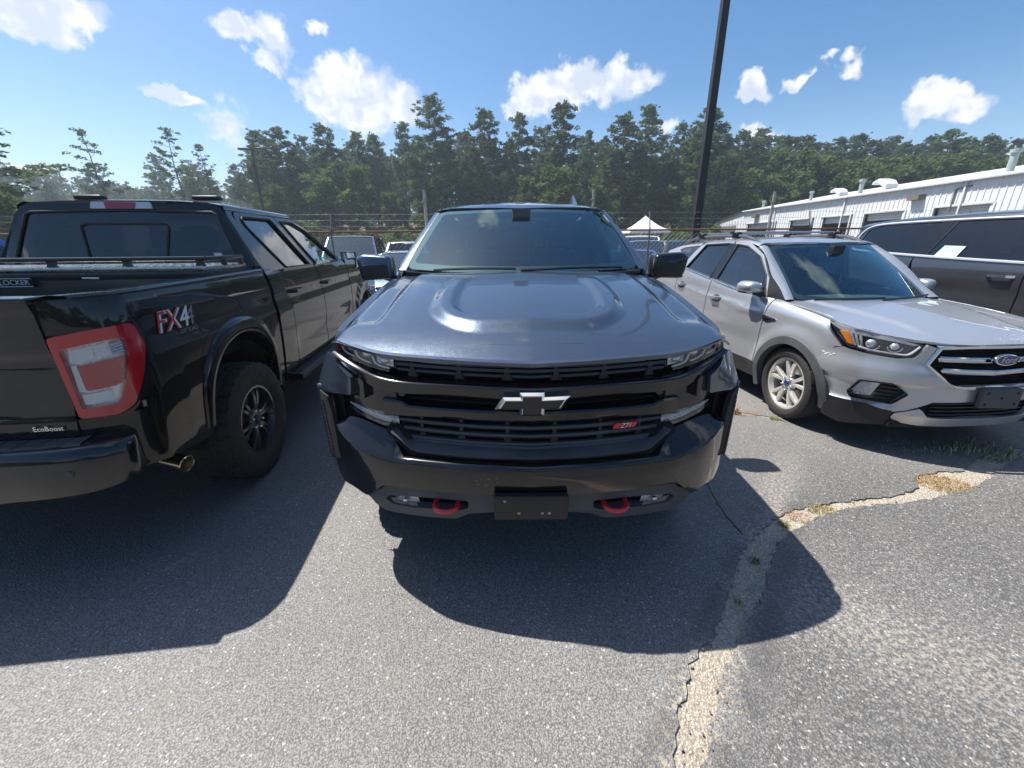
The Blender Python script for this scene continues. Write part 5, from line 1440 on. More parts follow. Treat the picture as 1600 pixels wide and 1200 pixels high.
        # mirror
        sc = []
        for yy_, q in ((1.46, .55), (1.48, .85), (1.54, 1.0), (1.62, .98), (1.66, .90)):
            ol = rnd([(.90, 1.135), (1.06, 1.140), (1.085, 1.215), (1.03, 1.262), (.92, 1.250)], .03, 3); sc.append([(.99 + (a-.99)*q, yy_ + .10*(a - .95), 1.195 + (b-1.195)*q) for a, b in ol])
        ms = OB('side_mirror', k(loft(sc)), P, root, 60)
        OB('mirror_base', k(tube([(.84, 1.52, 1.115), (.90, 1.53, 1.135), (.95, 1.56, 1.15)], .035, 8)), BP, ms)
        OB('mirror_lower', k(box((.985, 1.60, 1.143), (.15, .12, .022), .01)), BP, ms)
        OB('mirror_face', k(move(prism(rnd([(.92, 1.15), (1.05, 1.15), (1.065, 1.21), (1.02, 1.25), (.93, 1.245)], .02), .004), (0, 1.675, 0))), MATS['mirror'], ms)
    # scrape with bare primer on the visible corner
    rs = random.Random(5)
    for i in range(7):
        a, b = -1.235 + .022*i, .752 + rs.uniform(-.010, .012)
        bl = [(a + .012*rs.uniform(.6, 1.3)*math.cos(t), b + .007*rs.uniform(.5, 1.4)*math.sin(t)) for t in np.linspace(0, 2*math.pi, 9, endpoint=False)]
        OB('scrape', panel(bl, N(lambda s, z: boff(s, z) - .003), .03, 0), MATS['primer'], cov)
    for i, (a, b, c, d) in enumerate(((-1.20, .742, -1.10, .738), (-1.17, .735, -1.12, .745), (-1.15, .752, -1.09, .746))): OB('scratch', tube(onface([(a, b), ((a+c)/2, (b+d)/2 + .006), (c, d)], -.006), .0025, 5), MATS['scuff'], cov)
    # windshield, roof
    wo = mirx([(0, 1.085), (.45, 1.092), (.70, 1.11), (.725, 1.14), (.66, 1.42), (.612, 1.585), (.58, 1.60), (0, 1.625)])
    wi = mirx([(0, 1.12), (.45, 1.125), (.66, 1.145), (.68, 1.17), (.62, 1.42), (.58, 1.56), (.55, 1.575), (0, 1.598)])
    ws = OB('windshield', panel(wo, HY(wsy_e), .06, .006), MATS['windshield_glass'], root)
    OB('windshield_border', panel(wo, HY(lambda x, z: wsy_e(x, z) + .010), .08, 0, holes=[wi]), MATS['seal'], ws)
    OB('mirror_mount', move(prism(rnd([(-.07, 1.60), (.07, 1.60), (.05, 1.50), (-.05, 1.50)], .02), .05), (0, float(wsy_e(0, 1.50)) + .03, 0)), BP, ws)
    for x0, x1 in ((-.60, .02), (-.02, .66)):
        OB('wiper', tube(crom([(x0, float(wsy_e(x0, 1.10)) - .03, 1.112), ((x0+x1)/2, float(wsy_e((x0+x1)/2, 1.118)) - .03, 1.125), (x1, float(wsy_e(x1, 1.118)) - .028, 1.13)], 4), .009, 6), BP, root)
    OB('cowl', panel(mirx([(0, 1.07), (.4, 1.12), (.72, 1.27), (.76, 1.36), (.70, 1.34), (.4, 1.20), (0, 1.14)]), HZ(lambda x, y: 1.088 + .02*(np.abs(x)/.7)**2 + 0*y), .1, .02), BP, root)
    OB('roof', panel(mirx([(0, 1.80), (.4, 1.86), (.58, 1.94), (.625, 2.0), (.64, 2.3), (.64, 3.4), (.61, 3.95), (0, 4.0)]), HZ(rz_e), .07, .02), P, root)
    for y in (2.50, 3.28):
        cb = OB('roof_bar', sweep([(x, y, 1.752 + .006*(1 - (x/.7)**2)) for x in np.linspace(-.70, .70, 7)], [(-.030, 0), (-.018, -.014), (.018, -.014), (.030, 0), (.018, .010), (-.018, .010)]), MATS['bar_alu'], root)
        for s_ in (-1, 1):
            OB('bar_foot', box((s_*.635, y, 1.722), (.075, .11, .075), .018, 3), BP, cb)
            OB('end_cap', box((s_*.70, y, 1.752), (.02, .062, .03), .006), BP, cb)
    # rear, cabin
    def tgy(x, z): return 4.50 - 1.15*np.clip(z - .95, 0, 1)**1.4 - .10*(np.abs(x)/.8)**2
    OB('tailgate', panel(mirx([(0, .45), (.80, .45), (.80, .95), (.58, 1.60), (0, 1.62)]), HY(tgy), .1, .03, flip=True, holes=[mirx([(0, 1.10), (.62, 1.10), (.52, 1.52), (0, 1.54)])]), P, root)
    OB('rear_window', panel(mirx([(0, 1.09), (.63, 1.09), (.53, 1.53), (0, 1.55)]), HY(lambda x, z: tgy(x, z) - .01), .1, .004, flip=True), MATS['privacy_glass'], root)
    OB('rear_bumper', box((0, 4.42, .50), (1.66, .2, .34), .07, 3), BP, root)
    OB('underbody', join(box((0, 2.2, .28), (1.5, 3.9, .10), .02), box((0, .35, .27), (1.3, .5, .06), .02)), MATS['dark_void'], root)
    OB('cabin_floor', box((0, 2.5, .42), (1.65, 2.6, .06)), MATS['dark_void'], root)
    OB('firewall', box((0, 1.20, .75), (1.6, .05, .62)), MATS['dark_void'], root)
    da = [[(x, y, z - .03*(abs(x)/.75)**2) for x in np.linspace(-.74, .74, 13)] for y, z in ((1.10, 1.075), (1.35, 1.10), (1.60, 1.10), (1.72, 1.03), (1.74, .8))]
    OB('dashboard', skin(da), MATS['dash'], root)
    Mw = Matrix.Translation((.37, 1.83, 1.02)) @ Matrix.Rotation(R(-22), 4, 'X')
    OB('steering_wheel', join(move(lathe([(.18 + .014*math.cos(a), .014*math.sin(a)) for a in np.linspace(0, 2*math.pi, 9)], 28, 'y'), M=Mw), move(box((0, 0, 0), (.32, .03, .05), .01), M=Mw)), MATS['seal'], root)
    for x, y in ((-.37, 2.10), (.37, 2.10), (-.38, 2.95), (.38, 2.95)):
        s_ = OB('seat', join(box((x, y, .72), (.50, .5, .16), .05, 3), box((x, y+.30, 1.02), (.48, .14, .62), .05, 3, rx=R(-14))), MATS['seat_cloth'], root)
        OB('headrest', box((x, y+.40, 1.40), (.25, .10, .18), .04, 3, rx=R(-8)), MATS['seat_cloth'], s_)
    Wm = make_wheel(.345, .235, .246, 'ten', MATS['silver_wheel'], MATS['ford_blue'], 'road')
    for y in (.92, 3.61):
        for sgn in (1, -1): put_wheel(Wm, root, sgn*.80, y, .345, sgn, R(-3) if y < 1 else 0)
    return root
def wsy_e(x, z): return pch(z, [1.05, 1.10, 1.35, 1.60, 1.70], [.98, 1.045, 1.40, 1.79, 1.95]) + .17*(np.abs(x)/.66)**2.2
def ztop(y): return float(pch(y, [1.9, 2.1, 2.4, 3.1, 3.6, 4.0], [1.585, 1.628, 1.648, 1.640, 1.60, 1.52]))
def rz_e(x, y): return pch(y, [1.75, 1.80, 1.95, 2.2, 2.7, 3.4, 4.0], [1.615, 1.630, 1.662, 1.688, 1.70, 1.675, 1.60]) - .035*(np.abs(x)/.62)**3
escape = make_escape()

# ---------------------------------------------------------------- large grey sport utility beside the crossover (local: front y = 0, rear +y)
paint('grey_paint', (.085, .088, .098), .7, .30, .12, .03)
plain('trim_bright', (.62, .65, .70), .25, .35)
def make_suv():
    root = thing('sport_utility_car', 'dark grey full size sport utility with chrome window surround and pale window sticker', 'car', (6.83, 2.02, 0), R(4.926))
    P, GB, BP, CH = MATS['grey_paint'], MATS['gloss_black'], MATS['black_plastic'], MATS['chrome']
    def belt(y): return pch(y, [1.2, 2.4, 3.6, 4.6, 5.2], [1.36, 1.40, 1.445, 1.50, 1.54])
    def W(y, z):
        y = np.asarray(y, float); z = np.asarray(z, float)
        zb = z - (belt(y) - 1.42)*sst(1.1, 1.42, z)
        w = pch(zb, [.30, .50, .80, 1.05, 1.20, 1.30, 1.40, 1.50, 1.92, 2.02], [.96, .985, .992, 1.0, 1.008, 1.000, .975, .945, .775, .72])
        w = w - .10*np.clip((.6 - y)/.6, 0, 1)**2 - .10*np.clip((y - 4.7)/.6, 0, 1)**2 - .012*np.exp(-((z - 1.05)/.10)**2)
        return w
    def roofz(x, y): return pch(y, [2.0, 2.2, 2.6, 3.4, 4.4, 4.95, 5.15], [1.86, 1.925, 1.975, 2.0, 1.985, 1.945, 1.90]) - .05*(np.abs(x)/.76)**3
    def ztop(y): return float(pch(y, [1.9, 2.2, 2.6, 3.4, 4.4, 4.9, 5.1], [1.78, 1.865, 1.905, 1.920, 1.905, 1.87, 1.82]))
    OB('roof', panel(mirx([(0, 2.05), (.5, 2.12), (.70, 2.25), (.735, 2.6), (.735, 4.6), (.70, 5.0), (0, 5.12)]), HZ(roofz), .08, .02), P, root)
    arc = lambda cy, r, a0, a1, n=16: [(cy + r*math.cos(R(a0 + (a1-a0)*i/n)), .41 + r*math.sin(R(a0 + (a1-a0)*i/n))) for i in range(n+1)]
    b_ = lambda y: float(belt(y))
    doors = (('front_door', [(1.50, .46), (1.47, b_(1.5)), (1.60, 1.48), (2.05, 1.80), (2.25, 1.875), (2.62, 1.91), (2.66, .46)], [(1.62, b_(1.62) + .01), (2.10, 1.775), (2.30, 1.85), (2.59, 1.872), (2.60, b_(2.6) + .01)], 'door_glass'),
             ('rear_door', [(2.675, .46), (2.635, 1.91), (3.74, 1.915), (3.90, 1.40), (3.80, 1.0), (3.66, .75), (3.58, .46)], [(2.70, b_(2.7) + .01), (2.70, 1.875), (3.62, 1.882), (3.76, b_(3.76) + .01)], 'privacy_glass'))
    for sgn in (1, -1):
        k = (lambda g: g) if sgn > 0 else mir
        for nm, dd, ww, gl in doors:
            d = OB(nm, k(panel(rnd(dd, .02), HX(W), .07, .025, holes=[rnd(ww, .02)])), P, root)
            OB('window', k(panel(rnd(ww, .02), HX(lambda y, z: W(y, z) - .010), .1, .004)), MATS[gl], d)
            hy = 2.36 if nm[0] == 'f' else 2.74
            OB('handle', k(sweep([(float(W(hy+q, 1.255)) + (.042 if 0 < i < 3 else 0), hy+q, 1.255) for i, q in enumerate((-.02, .03, .20, .24))], [(-.010, -.017), (.010, -.014), (.010, .014), (-.010, .017)])), CH, d)
        qw = [(3.92, b_(3.9) + .01), (3.80, 1.88), (4.62, 1.868), (4.80, 1.80), (4.86, b_(4.86) + .02)]
        qp = OB('quarter_panel', k(panel(rnd([(3.92, 1.0), (3.915, 1.40), (3.76, 1.916), (4.6, 1.908), (4.90, 1.865), (5.08, 1.50), (5.16, 1.0), (5.12, .60), (4.9, .50)] + arc(4.22, .46, 8, 120) + [(3.85, .85)], .02), HX(W), .07, .025, holes=[rnd(qw, .03)])), P, root)
        OB('quarter_window', k(panel(rnd(qw, .03), HX(lambda y, z: W(y, z) - .010), .1, .004)), MATS['privacy_glass'], qp)
        OB('pillar_trim', k(panel([(2.61, 1.44), (2.60, 1.872), (2.70, 1.876), (2.70, 1.44)], HX(lambda y, z: W(y, z) + .002), .1, .008)), GB, root)
        OB('pillar_trim', k(panel([(3.77, 1.46), (3.63, 1.882), (3.80, 1.880), (3.93, 1.465)], HX(lambda y, z: W(y, z) + .002), .1, .008)), GB, root)
        tp = [(float(W(y, z)) + .006, y, z) for y, z in crom([(1.60, 1.385), (2.10, 1.790), (2.32, 1.868), (2.8, 1.892), (3.7, 1.898), (4.5, 1.888), (4.78, 1.845), (4.89, 1.72), (4.90, 1.55), (4.80, 1.515), (4.3, 1.478), (3.5, 1.437), (2.6, 1.402), (1.62, 1.366)], 4)]
        OB('window_surround', k(tube(tp, .018, 6, False)), MATS['trim_bright'], root)
        OB('fender', k(panel(rnd([(1.485, .46), (1.455, 1.34), (1.2, 1.33), (.5, 1.22), (.15, 1.12), (.10, .7), (.3, .55)] + arc(1.0, .46, 170, 8), .01), HX(W), .08, .025)), P, root)
        yy = np.linspace(1.95, 5.0, 18)
        OB('roof_side', k(skin([[(float(W(y, ztop(y))) + .003, y, ztop(y)) for y in yy], [(.765 if y > 2.3 else .74, y, ztop(y) + .028) for y in yy], [(.73 if y > 2.3 else .69, y, float(roofz(np.array([.72]), np.array([y]))[0])) for y in yy]])), P, root, 80)
        zz = np.linspace(1.36, 1.84, 8)
        OB('windshield_pillar', k(skin([[(float(W(2, z)), float(pch(z, [1.36, 1.84], [1.52, 2.16])), z) for z in zz], [(float(W(2, z)) - .05, float(pch(z, [1.36, 1.84], [1.45, 2.10])), z + .01) for z in zz], [(float(W(2, z)) - .10, float(pch(z, [1.36, 1.84], [1.47, 2.12])), z) for z in zz]], up=2)), P, root, 70)
        OB('sill', k(box((.93, 2.55, .40), (.10, 2.2, .12), .03)), BP, root)
        ms = OB('side_mirror', k(box((1.10, 1.62, 1.44), (.22, .13, .20), .05, 3)), P, root)
        OB('mirror_arm', k(box((.99, 1.63, 1.37), (.12, .08, .06), .02)), BP, ms)
        for cy in (1.0, 4.22): OB('wheel_housing', k(move(lathe([(.465, .5), (.465, .96)], 18, 'x', 0, math.pi), (0, cy, .41))), MATS['dark_void'], root)
        OB('headlight', k(box((.74, .14, .98), (.36, .14, .16), .05, 3)), MATS['white_lens'], root)
        OB('tail_lamp', k(box((.80, 5.12, 1.15), (.20, .14, .40), .05, 3)), MATS['red_lens'], root)
    # pale windscreen price sticker on the rear door glass
    st = [(3.40, 1.450), (3.66, 1.460), (3.60, 1.585), (3.355, 1.577)]
    stk = OB('window_sticker', mir(panel(st, HX(lambda y, z: W(y, z) + .0035), .1, .002)), MATS['sticker_white'], root)
    OB('sticker_band', mir(panel([(3.388, 1.50), (3.632, 1.508), (3.602, 1.580), (3.36, 1.572)], HX(lambda y, z: W(y, z) + .005), .1, .0005)), MATS['sticker_green'], stk)
    def wsy(x, z): return pch(z, [1.30, 1.86], [1.25, 2.08]) + .16*(np.abs(x)/.8)**2
    OB('windshield', panel(mirx([(0, 1.33), (.84, 1.36), (.70, 1.84), (0, 1.875)]), HY(wsy), .1, .005), MATS['windshield_glass'], root)
    OB('hood', panel(mirx([(0, .10), (.6, .16), (.82, .32), (.90, .8), (.90, 1.4), (.5, 1.34), (0, 1.26)]), HZ(lambda x, y: pch(y, [0, .1, .4, 1.0, 1.4], [1.08, 1.14, 1.24, 1.31, 1.345]) - .05*(np.abs(x)/.9)**3), .1, .03), P, root)
    OB('grille', box((0, .06, .92), (1.1, .08, .36), .03, 3), CH, root)
    OB('front_bumper', box((0, .12, .56), (1.84, .26, .34), .09, 3), P, root)
    def tg(x, z): return 5.16 - .26*np.clip(z - 1.0, 0, 1)**1.4 - .06*(np.abs(x)/.8)**2
    OB('tailgate', panel(mirx([(0, .55), (.86, .55), (.90, 1.0), (.74, 1.86), (0, 1.90)]), HY(tg), .12, .03, flip=True, holes=[mirx([(0, 1.40), (.76, 1.40), (.68, 1.78), (0, 1.80)])]), P, root)
    OB('rear_window', panel(mirx([(0, 1.39), (.77, 1.39), (.69, 1.79), (0, 1.81)]), HY(lambda x, z: tg(x, z) - .01), .12, .004, flip=True), MATS['privacy_glass'], root)
    OB('rear_bumper', box((0, 5.14, .58), (1.84, .24, .30), .08, 3), P, root)
    OB('underbody', box((0, 2.6, .40), (1.5, 4.6, .12), .02), MATS['dark_void'], root)
    OB('cabin_floor', box((0, 3.0, .60), (1.85, 3.4, .06)), MATS['dark_void'], root)
    OB('firewall', box((0, 1.4, .95), (1.8, .05, .7)), MATS['dark_void'], root)
    for x, y in ((-.42, 2.3), (.42, 2.3), (-.42, 3.3), (.42, 3.3), (-.40, 4.2), (.40, 4.2)):
        s_ = OB('seat', join(box((x, y, .95), (.52, .5, .16), .05, 2), box((x, y+.28, 1.28), (.50, .14, .62), .05, 2, rx=R(-12))), MATS['seat_cloth'], root)
        OB('headrest', box((x, y+.38, 1.68), (.26, .10, .18), .04, 2), MATS['seat_cloth'], s_)
    Wm = make_wheel(.41, .28, .29, 'plain', MATS['silver_wheel'], MATS['gloss_black'], 'road')
    for y in (1.0, 4.22):
        for sgn in (1, -1): put_wheel(Wm, root, sgn*.855, y, .41, sgn)
    return root
plain('sticker_white', (.70, .72, .70), .4)
plain('sticker_green', (.42, .66, .60), .4)
suv = make_suv()

# ---------------------------------------------------------------- cars standing in the lot beyond the fence
def simple_wheel():
    t = lathe([(.20, -.10), (.29, -.11), (.33, -.08), (.335, 0), (.33, .08), (.29, .11), (.20, .10)], 26)
    r = join(lathe([(.205, .10), (.19, .07), (.17, .05), (.06, .075), (.0, .08)], 20), *[box((.085, .12*math.cos(a), .12*math.sin(a)), (.02, .16, .04), .004, rx=a) for a in np.linspace(0, 2*math.pi, 6)[:-1]])
    return mesh('tyre', t, MATS['rubber']), mesh('rim', r, MATS['silver_wheel'])
SW = simple_wheel()
CARS = {  # length, half width, stations of the body top line (y, z), cabin: base front, top front, top rear, base rear, roof z, belt z
    'sedan': (4.75, .91, [(0, .62), (.06, .70), (.35, .80), (1.15, .95), (1.45, .98), (3.55, 1.02), (3.9, 1.02), (4.55, .98), (4.72, .90), (4.75, .70)], (1.15, 1.95, 3.20, 4.0, 1.46, .98)),
    'suv': (4.65, .93, [(0, .68), (.05, .86), (.25, .96), (1.0, 1.08), (1.30, 1.12), (3.5, 1.18), (4.35, 1.18), (4.58, 1.12), (4.65, .95), (4.65, .70)], (1.05, 1.85, 4.05, 4.55, 1.74, 1.14)),
    'big_suv': (5.2, 1.0, [(0, .75), (.05, 1.02), (.25, 1.12), (1.1, 1.24), (1.40, 1.27), (4.0, 1.30), (4.9, 1.30), (5.12, 1.25), (5.2, 1.05), (5.2, .75)], (1.25, 1.95, 4.75, 5.12, 1.93, 1.28)),
    'truck': (5.8, 1.0, [(0, .78), (.05, 1.05), (.25, 1.15), (1.1, 1.27), (1.40, 1.30), (3.75, 1.33), (3.85, 1.33), (5.7, 1.33), (5.78, 1.25), (5.8, .75)], (1.30, 1.98, 3.45, 3.75, 1.92, 1.30))}
def lot_car(kind, label, pm, loc, rz, name='parked_car', grp='cars parked in the lot beyond the fence', z=0., sc=1.):
    L, hw, top, (b0, t0, t1, b1, rzv, bz) = CARS[kind]
    root = thing(name, label, 'truck' if kind == 'truck' else 'car', (loc[0], loc[1], z), rz, grp)
    root.scale = (sc, sc, sc)
    ys = [p[0] for p in top]; zt = [p[1] for p in top]
    n = 26; yy = np.linspace(0, L, n)
    def hwf(y): return hw*(1 - .22*np.clip((.55 - y)/.55, 0, 1)**2.2 - .14*np.clip((y - (L - .5))/.5, 0, 1)**2.2)
    rows = []
    for f, zf in ((.90, 'b'), (.97, .42), (1.0, .60), (1.0, .80), (.985, .92), (.93, 1.0), (.80, 1.015), (.4, 1.03), (0, 1.035)):
        r = []
        for y in yy:
            t = float(pch(y, ys, zt)); w = float(hwf(y))
            z_ = .26 if zf == 'b' else min(t, .26 + (t - .26)*zf) if zf <= 1.0 else t + (zf - 1.0)*.9
            r.append((w*f, y, z_))
        rows.append(r)
    rows = rows + [[(-x, y, z_) for x, y, z_ in r] for r in rows[:-1][::-1]]
    body = OB('body', skin(rows), pm, root, 55)
    for yv, s_ in ((0, 1), (L, -1)):
        pts = [r[0 if yv == 0 else -1] for r in rows]
        V = np.array(pts + [(0, yv, .5)]); m = len(pts)
        OB('nose' if yv == 0 else 'tail', (V, [[i, i+1, m] if s_ < 0 else [i+1, i, m] for i in range(m-1)], None), pm, body)
    # cabin: roof, glass all round, pillars
    rw, bw = hw*.70, hw*.90
    R0 = [(rw, t0, rzv - .05), (rw, t0 + .25, rzv - .015), (rw, (t0+t1)/2, rzv), (rw, t1 - .15, rzv - .02), (rw*.97, t1, rzv - .05)]
    rr = [[(x*f, y, z_ + dz) for x, y, z_ in R0] for f, dz in ((1.03, -.05), (1.0, 0), (.7, .025), (0, .035), (-.7, .025), (-1.0, 0), (-1.03, -.05))]
    OB('roof', skin(rr, up=3), pm, root, 60)
    def quad(nm, p, mt, off=0): OB(nm, (np.array(p, float), [list(range(len(p)))], None), mt, root)
    zb = bz - .03; zr = rzv - .06
    def lerp(a, b, t): return tuple(np.array(a) + (np.array(b) - np.array(a))*t)
    A0, A1 = (bw*.93, b0, zb), (rw, t0, zr); D0, D1 = (bw*.90, b1, zb), (rw*.97, t1, zr)
    gl = MATS['privacy_glass']; wg = MATS['lot_glass']
    ws = [(-bw*.93, b0, zb), (-bw*.5, b0 - .10, zb), (bw*.5, b0 - .10, zb), A0, A1, (rw*.5, t0 - .06, zr + .02), (-rw*.5, t0 - .06, zr + .02), (-rw, t0, zr)]
    quad('windshield', ws, wg)
    quad('rear_window', [D0, (-bw*.90, b1, zb), (-rw*.97, t1, zr), D1], gl)
    m0, m1 = (bw, (b0+b1)/2 - .1, zb), (rw*1.03, (t0+t1)/2, zr)
    for s_ in (1, -1):
        k = (lambda g: g) if s_ > 0 else mir
        f0, r0 = (bw, b0 + .18, zb), (bw*.97, b1 - .20, zb)
        for nm, p in (('front_window', [f0, m0, m1, lerp(A1, m1, .12)]), ('rear_side_window', [lerp(m0, r0, .04), r0, lerp(m1, D1, .88), lerp(m1, D1, .04)])):
            OB(nm, k((np.array(p), [[0, 1, 2, 3]], None)), gl, root)
        OB('front_pillar', k(tube([A0, A1], .035, 6)), pm, root)
        OB('door_pillar', k(tube([m0, m1], .035, 6)), MATS['seal'], root)
        OB('rear_pillar', k(tube([r0, lerp(m1, D1, .9)], .05, 6)), pm, root); OB('corner_pillar', k(tube([D0, D1], .055, 6)), pm, root)
        OB('headlight', k(box((hw*.70, .14, float(pch(.2, ys, zt)) - .10), (.34, .16, .13), .05, 2, rz=R(18))), MATS['white_lens'], root)
        OB('tail_light', k(box((hw*.80, L - .10, float(pch(L - .15, ys, zt)) - .12), (.22, .16, .22), .05, 2)), MATS['red_lens'], root)
        OB('side_mirror', k(box((hw + .08, b0 + .32, bz + .05), (.18, .10, .12), .04, 2)), pm, root)
        for y in (L*.19, L*.80):
            w_ = link('wheel', SW[0], root); w_.location = (s_*(hw - .12), y, .335); w_.rotation_euler = (0, 0, 0 if s_ > 0 else math.pi)
            link('rim', SW[1], w_)
            OB('wheel_arch', k(move(lathe([(.39, 0), (.001, .001)], 20), (hw*.995, y, .35))), MATS['dark_void'], root)
    OB('grille', box((0, .05, zt[2] - .16), (hw*.95, .08, .16), .03, 2), MATS['gloss_black'], root)
    OB('lower_intake', box((0, .06, .42), (hw*1.3, .10, .14), .03, 2), MATS['black_plastic'], root)
    OB('number_plate', box((0, L + .005, .72), (.31, .015, .16), .004), MATS['white_print'], root)
    for x, y in ((-.36, b0 + 1.1), (.36, b0 + 1.1), (-.36, b0 + 2.0), (.36, b0 + 2.0)):
        OB('seat', box((x, y, bz), (.46, .14, .70), .05, 2, rx=R(-10)), MATS['seat_cloth'], root)
    if kind == 'truck':
        OB('bed_opening', box((0, (b1 + L)/2 + .02, 1.348), (hw*1.5, L - b1 - .3, .012)), MATS['dark_void'], root)
    return root
glass('lot_glass', (.10, .14, .15), .17, 0.0, (.75, .92, 1.0))
for nm, c, mt in (('lot_white', (.74, .75, .76), .0), ('lot_silver', (.45, .47, .50), .7), ('lot_blue', (.06, .14, .36), .5), ('lot_black', (.012, .012, .014), .3),
                  ('lot_lightblue', (.30, .42, .58), .6), ('lot_red', (.34, .02, .02), .3), ('lot_grey', (.16, .18, .21), .6), ('lot_vivid', (.02, .16, .62), .2)):
    paint(nm, c, mt, .32, .05, .03)
M_ = MATS
LOT = [  # kind, label, paint, (x, y), heading
    ('big_suv', 'dark blue sport utility with large windshield just beyond the fence, beside the black pickup mirror', 'lot_grey', (-4.95, 12.4), 12),
    ('sedan', 'pale blue sedan nose against the chain link behind the slate pickup mirror', 'lot_lightblue', (-2.75, 9.6), 4),
    ('suv', 'black sport utility parked sideways behind the pale blue sedan', 'lot_black', (-6.2, 21.5), 165),
    ('suv', 'white tailed small crossover with red lamps showing its dark rear window', 'lot_silver', (-3.95, 19.6), 182),
    ('sedan', 'silver sedan in the row under the pine bank, left of the wooden pole', 'lot_silver', (-7.4, 24.0), 6),
    ('suv', 'white crossover far back in the lot near the wooden pole', 'lot_white', (-6.6, 31.0), 176),
    ('sedan', 'white sedan far back in the lot beside the wooden pole', 'lot_white', (-9.0, 33.0), 186),
    ('sedan', 'dark blue sedan facing the fence between the slate pickup and silver crossover', 'lot_blue', (3.0, 10.2), -12),
    ('truck', 'white pickup windshield showing past the slate pickup roof pillar', 'lot_white', (4.75, 15.6), -14),
    ('suv', 'light blue crossover behind the dark blue sedan', 'lot_lightblue', (6.6, 18.0), -16),
    ('suv', 'black crossover standing near the tall lamp post base', 'lot_black', (5.6, 13.2), -18),
    ('sedan', 'red sedan tucked behind the light blue crossover', 'lot_red', (8.6, 22.5), 170),
    ('suv', 'white crossover parked under the white canopy tent', 'lot_white', (9.6, 27.5), 5),
    ('sedan', 'grey sedan parked in front of the white canopy tent', 'lot_grey', (7.0, 26.0), -5),
    ('sedan', 'white sedan in the farthest row, right of the tent', 'lot_white', (14.0, 32.5), 3),
    ('suv', 'silver crossover in the farthest row by the building end', 'lot_silver', (16.8, 33.5), -6),
    ('truck', 'vivid blue pickup beside the black pickup cab', 'lot_vivid', (-6.75, 6.9), 178),
    ('suv', 'white crossover behind the vivid blue pickup', 'lot_white', (-10.4, 9.9), 176),
    ('suv', 'blue crossover roof showing over the silver crossover', 'lot_vivid', (9.0, 10.8), 4),
]
def _at(px, y): return ((px - 800)/669.0*y, y)
LOT += [
    ('sedan', 'small white sedan in the second row past the dark blue sport utility', 'lot_white', _at(618, 27.5), 4),
    ('suv', 'blue crossover in the third row near the foot of the pine bank', 'lot_blue', _at(588, 33.0), -5),
    ('sedan', 'grey sedan in the third row near the foot of the pine bank', 'lot_grey', _at(640, 34.5), 6),
    ('truck', 'black pickup in the third row near the foot of the pine bank', 'lot_black', _at(548, 30.5), 3),
    ('suv', 'silver crossover parked directly behind the dark blue sedan', 'lot_silver', _at(1016, 15.0), -14),
    ('sedan', 'white sedan parked short of the canopy tent', 'lot_white', _at(1046, 25.0), -6),
    ('suv', 'dark grey crossover beside the foot of the tall lamp post', 'lot_grey', _at(1066, 20.5), -15),
    ('sedan', 'blue sedan in the row below the canopy tent', 'lot_lightblue', _at(1000, 30.0), 4)]
for kd, lb, pm, xy, hd in LOT:
    lot_car(kd, lb, M_[pm], xy, R(hd), sc=1.0)

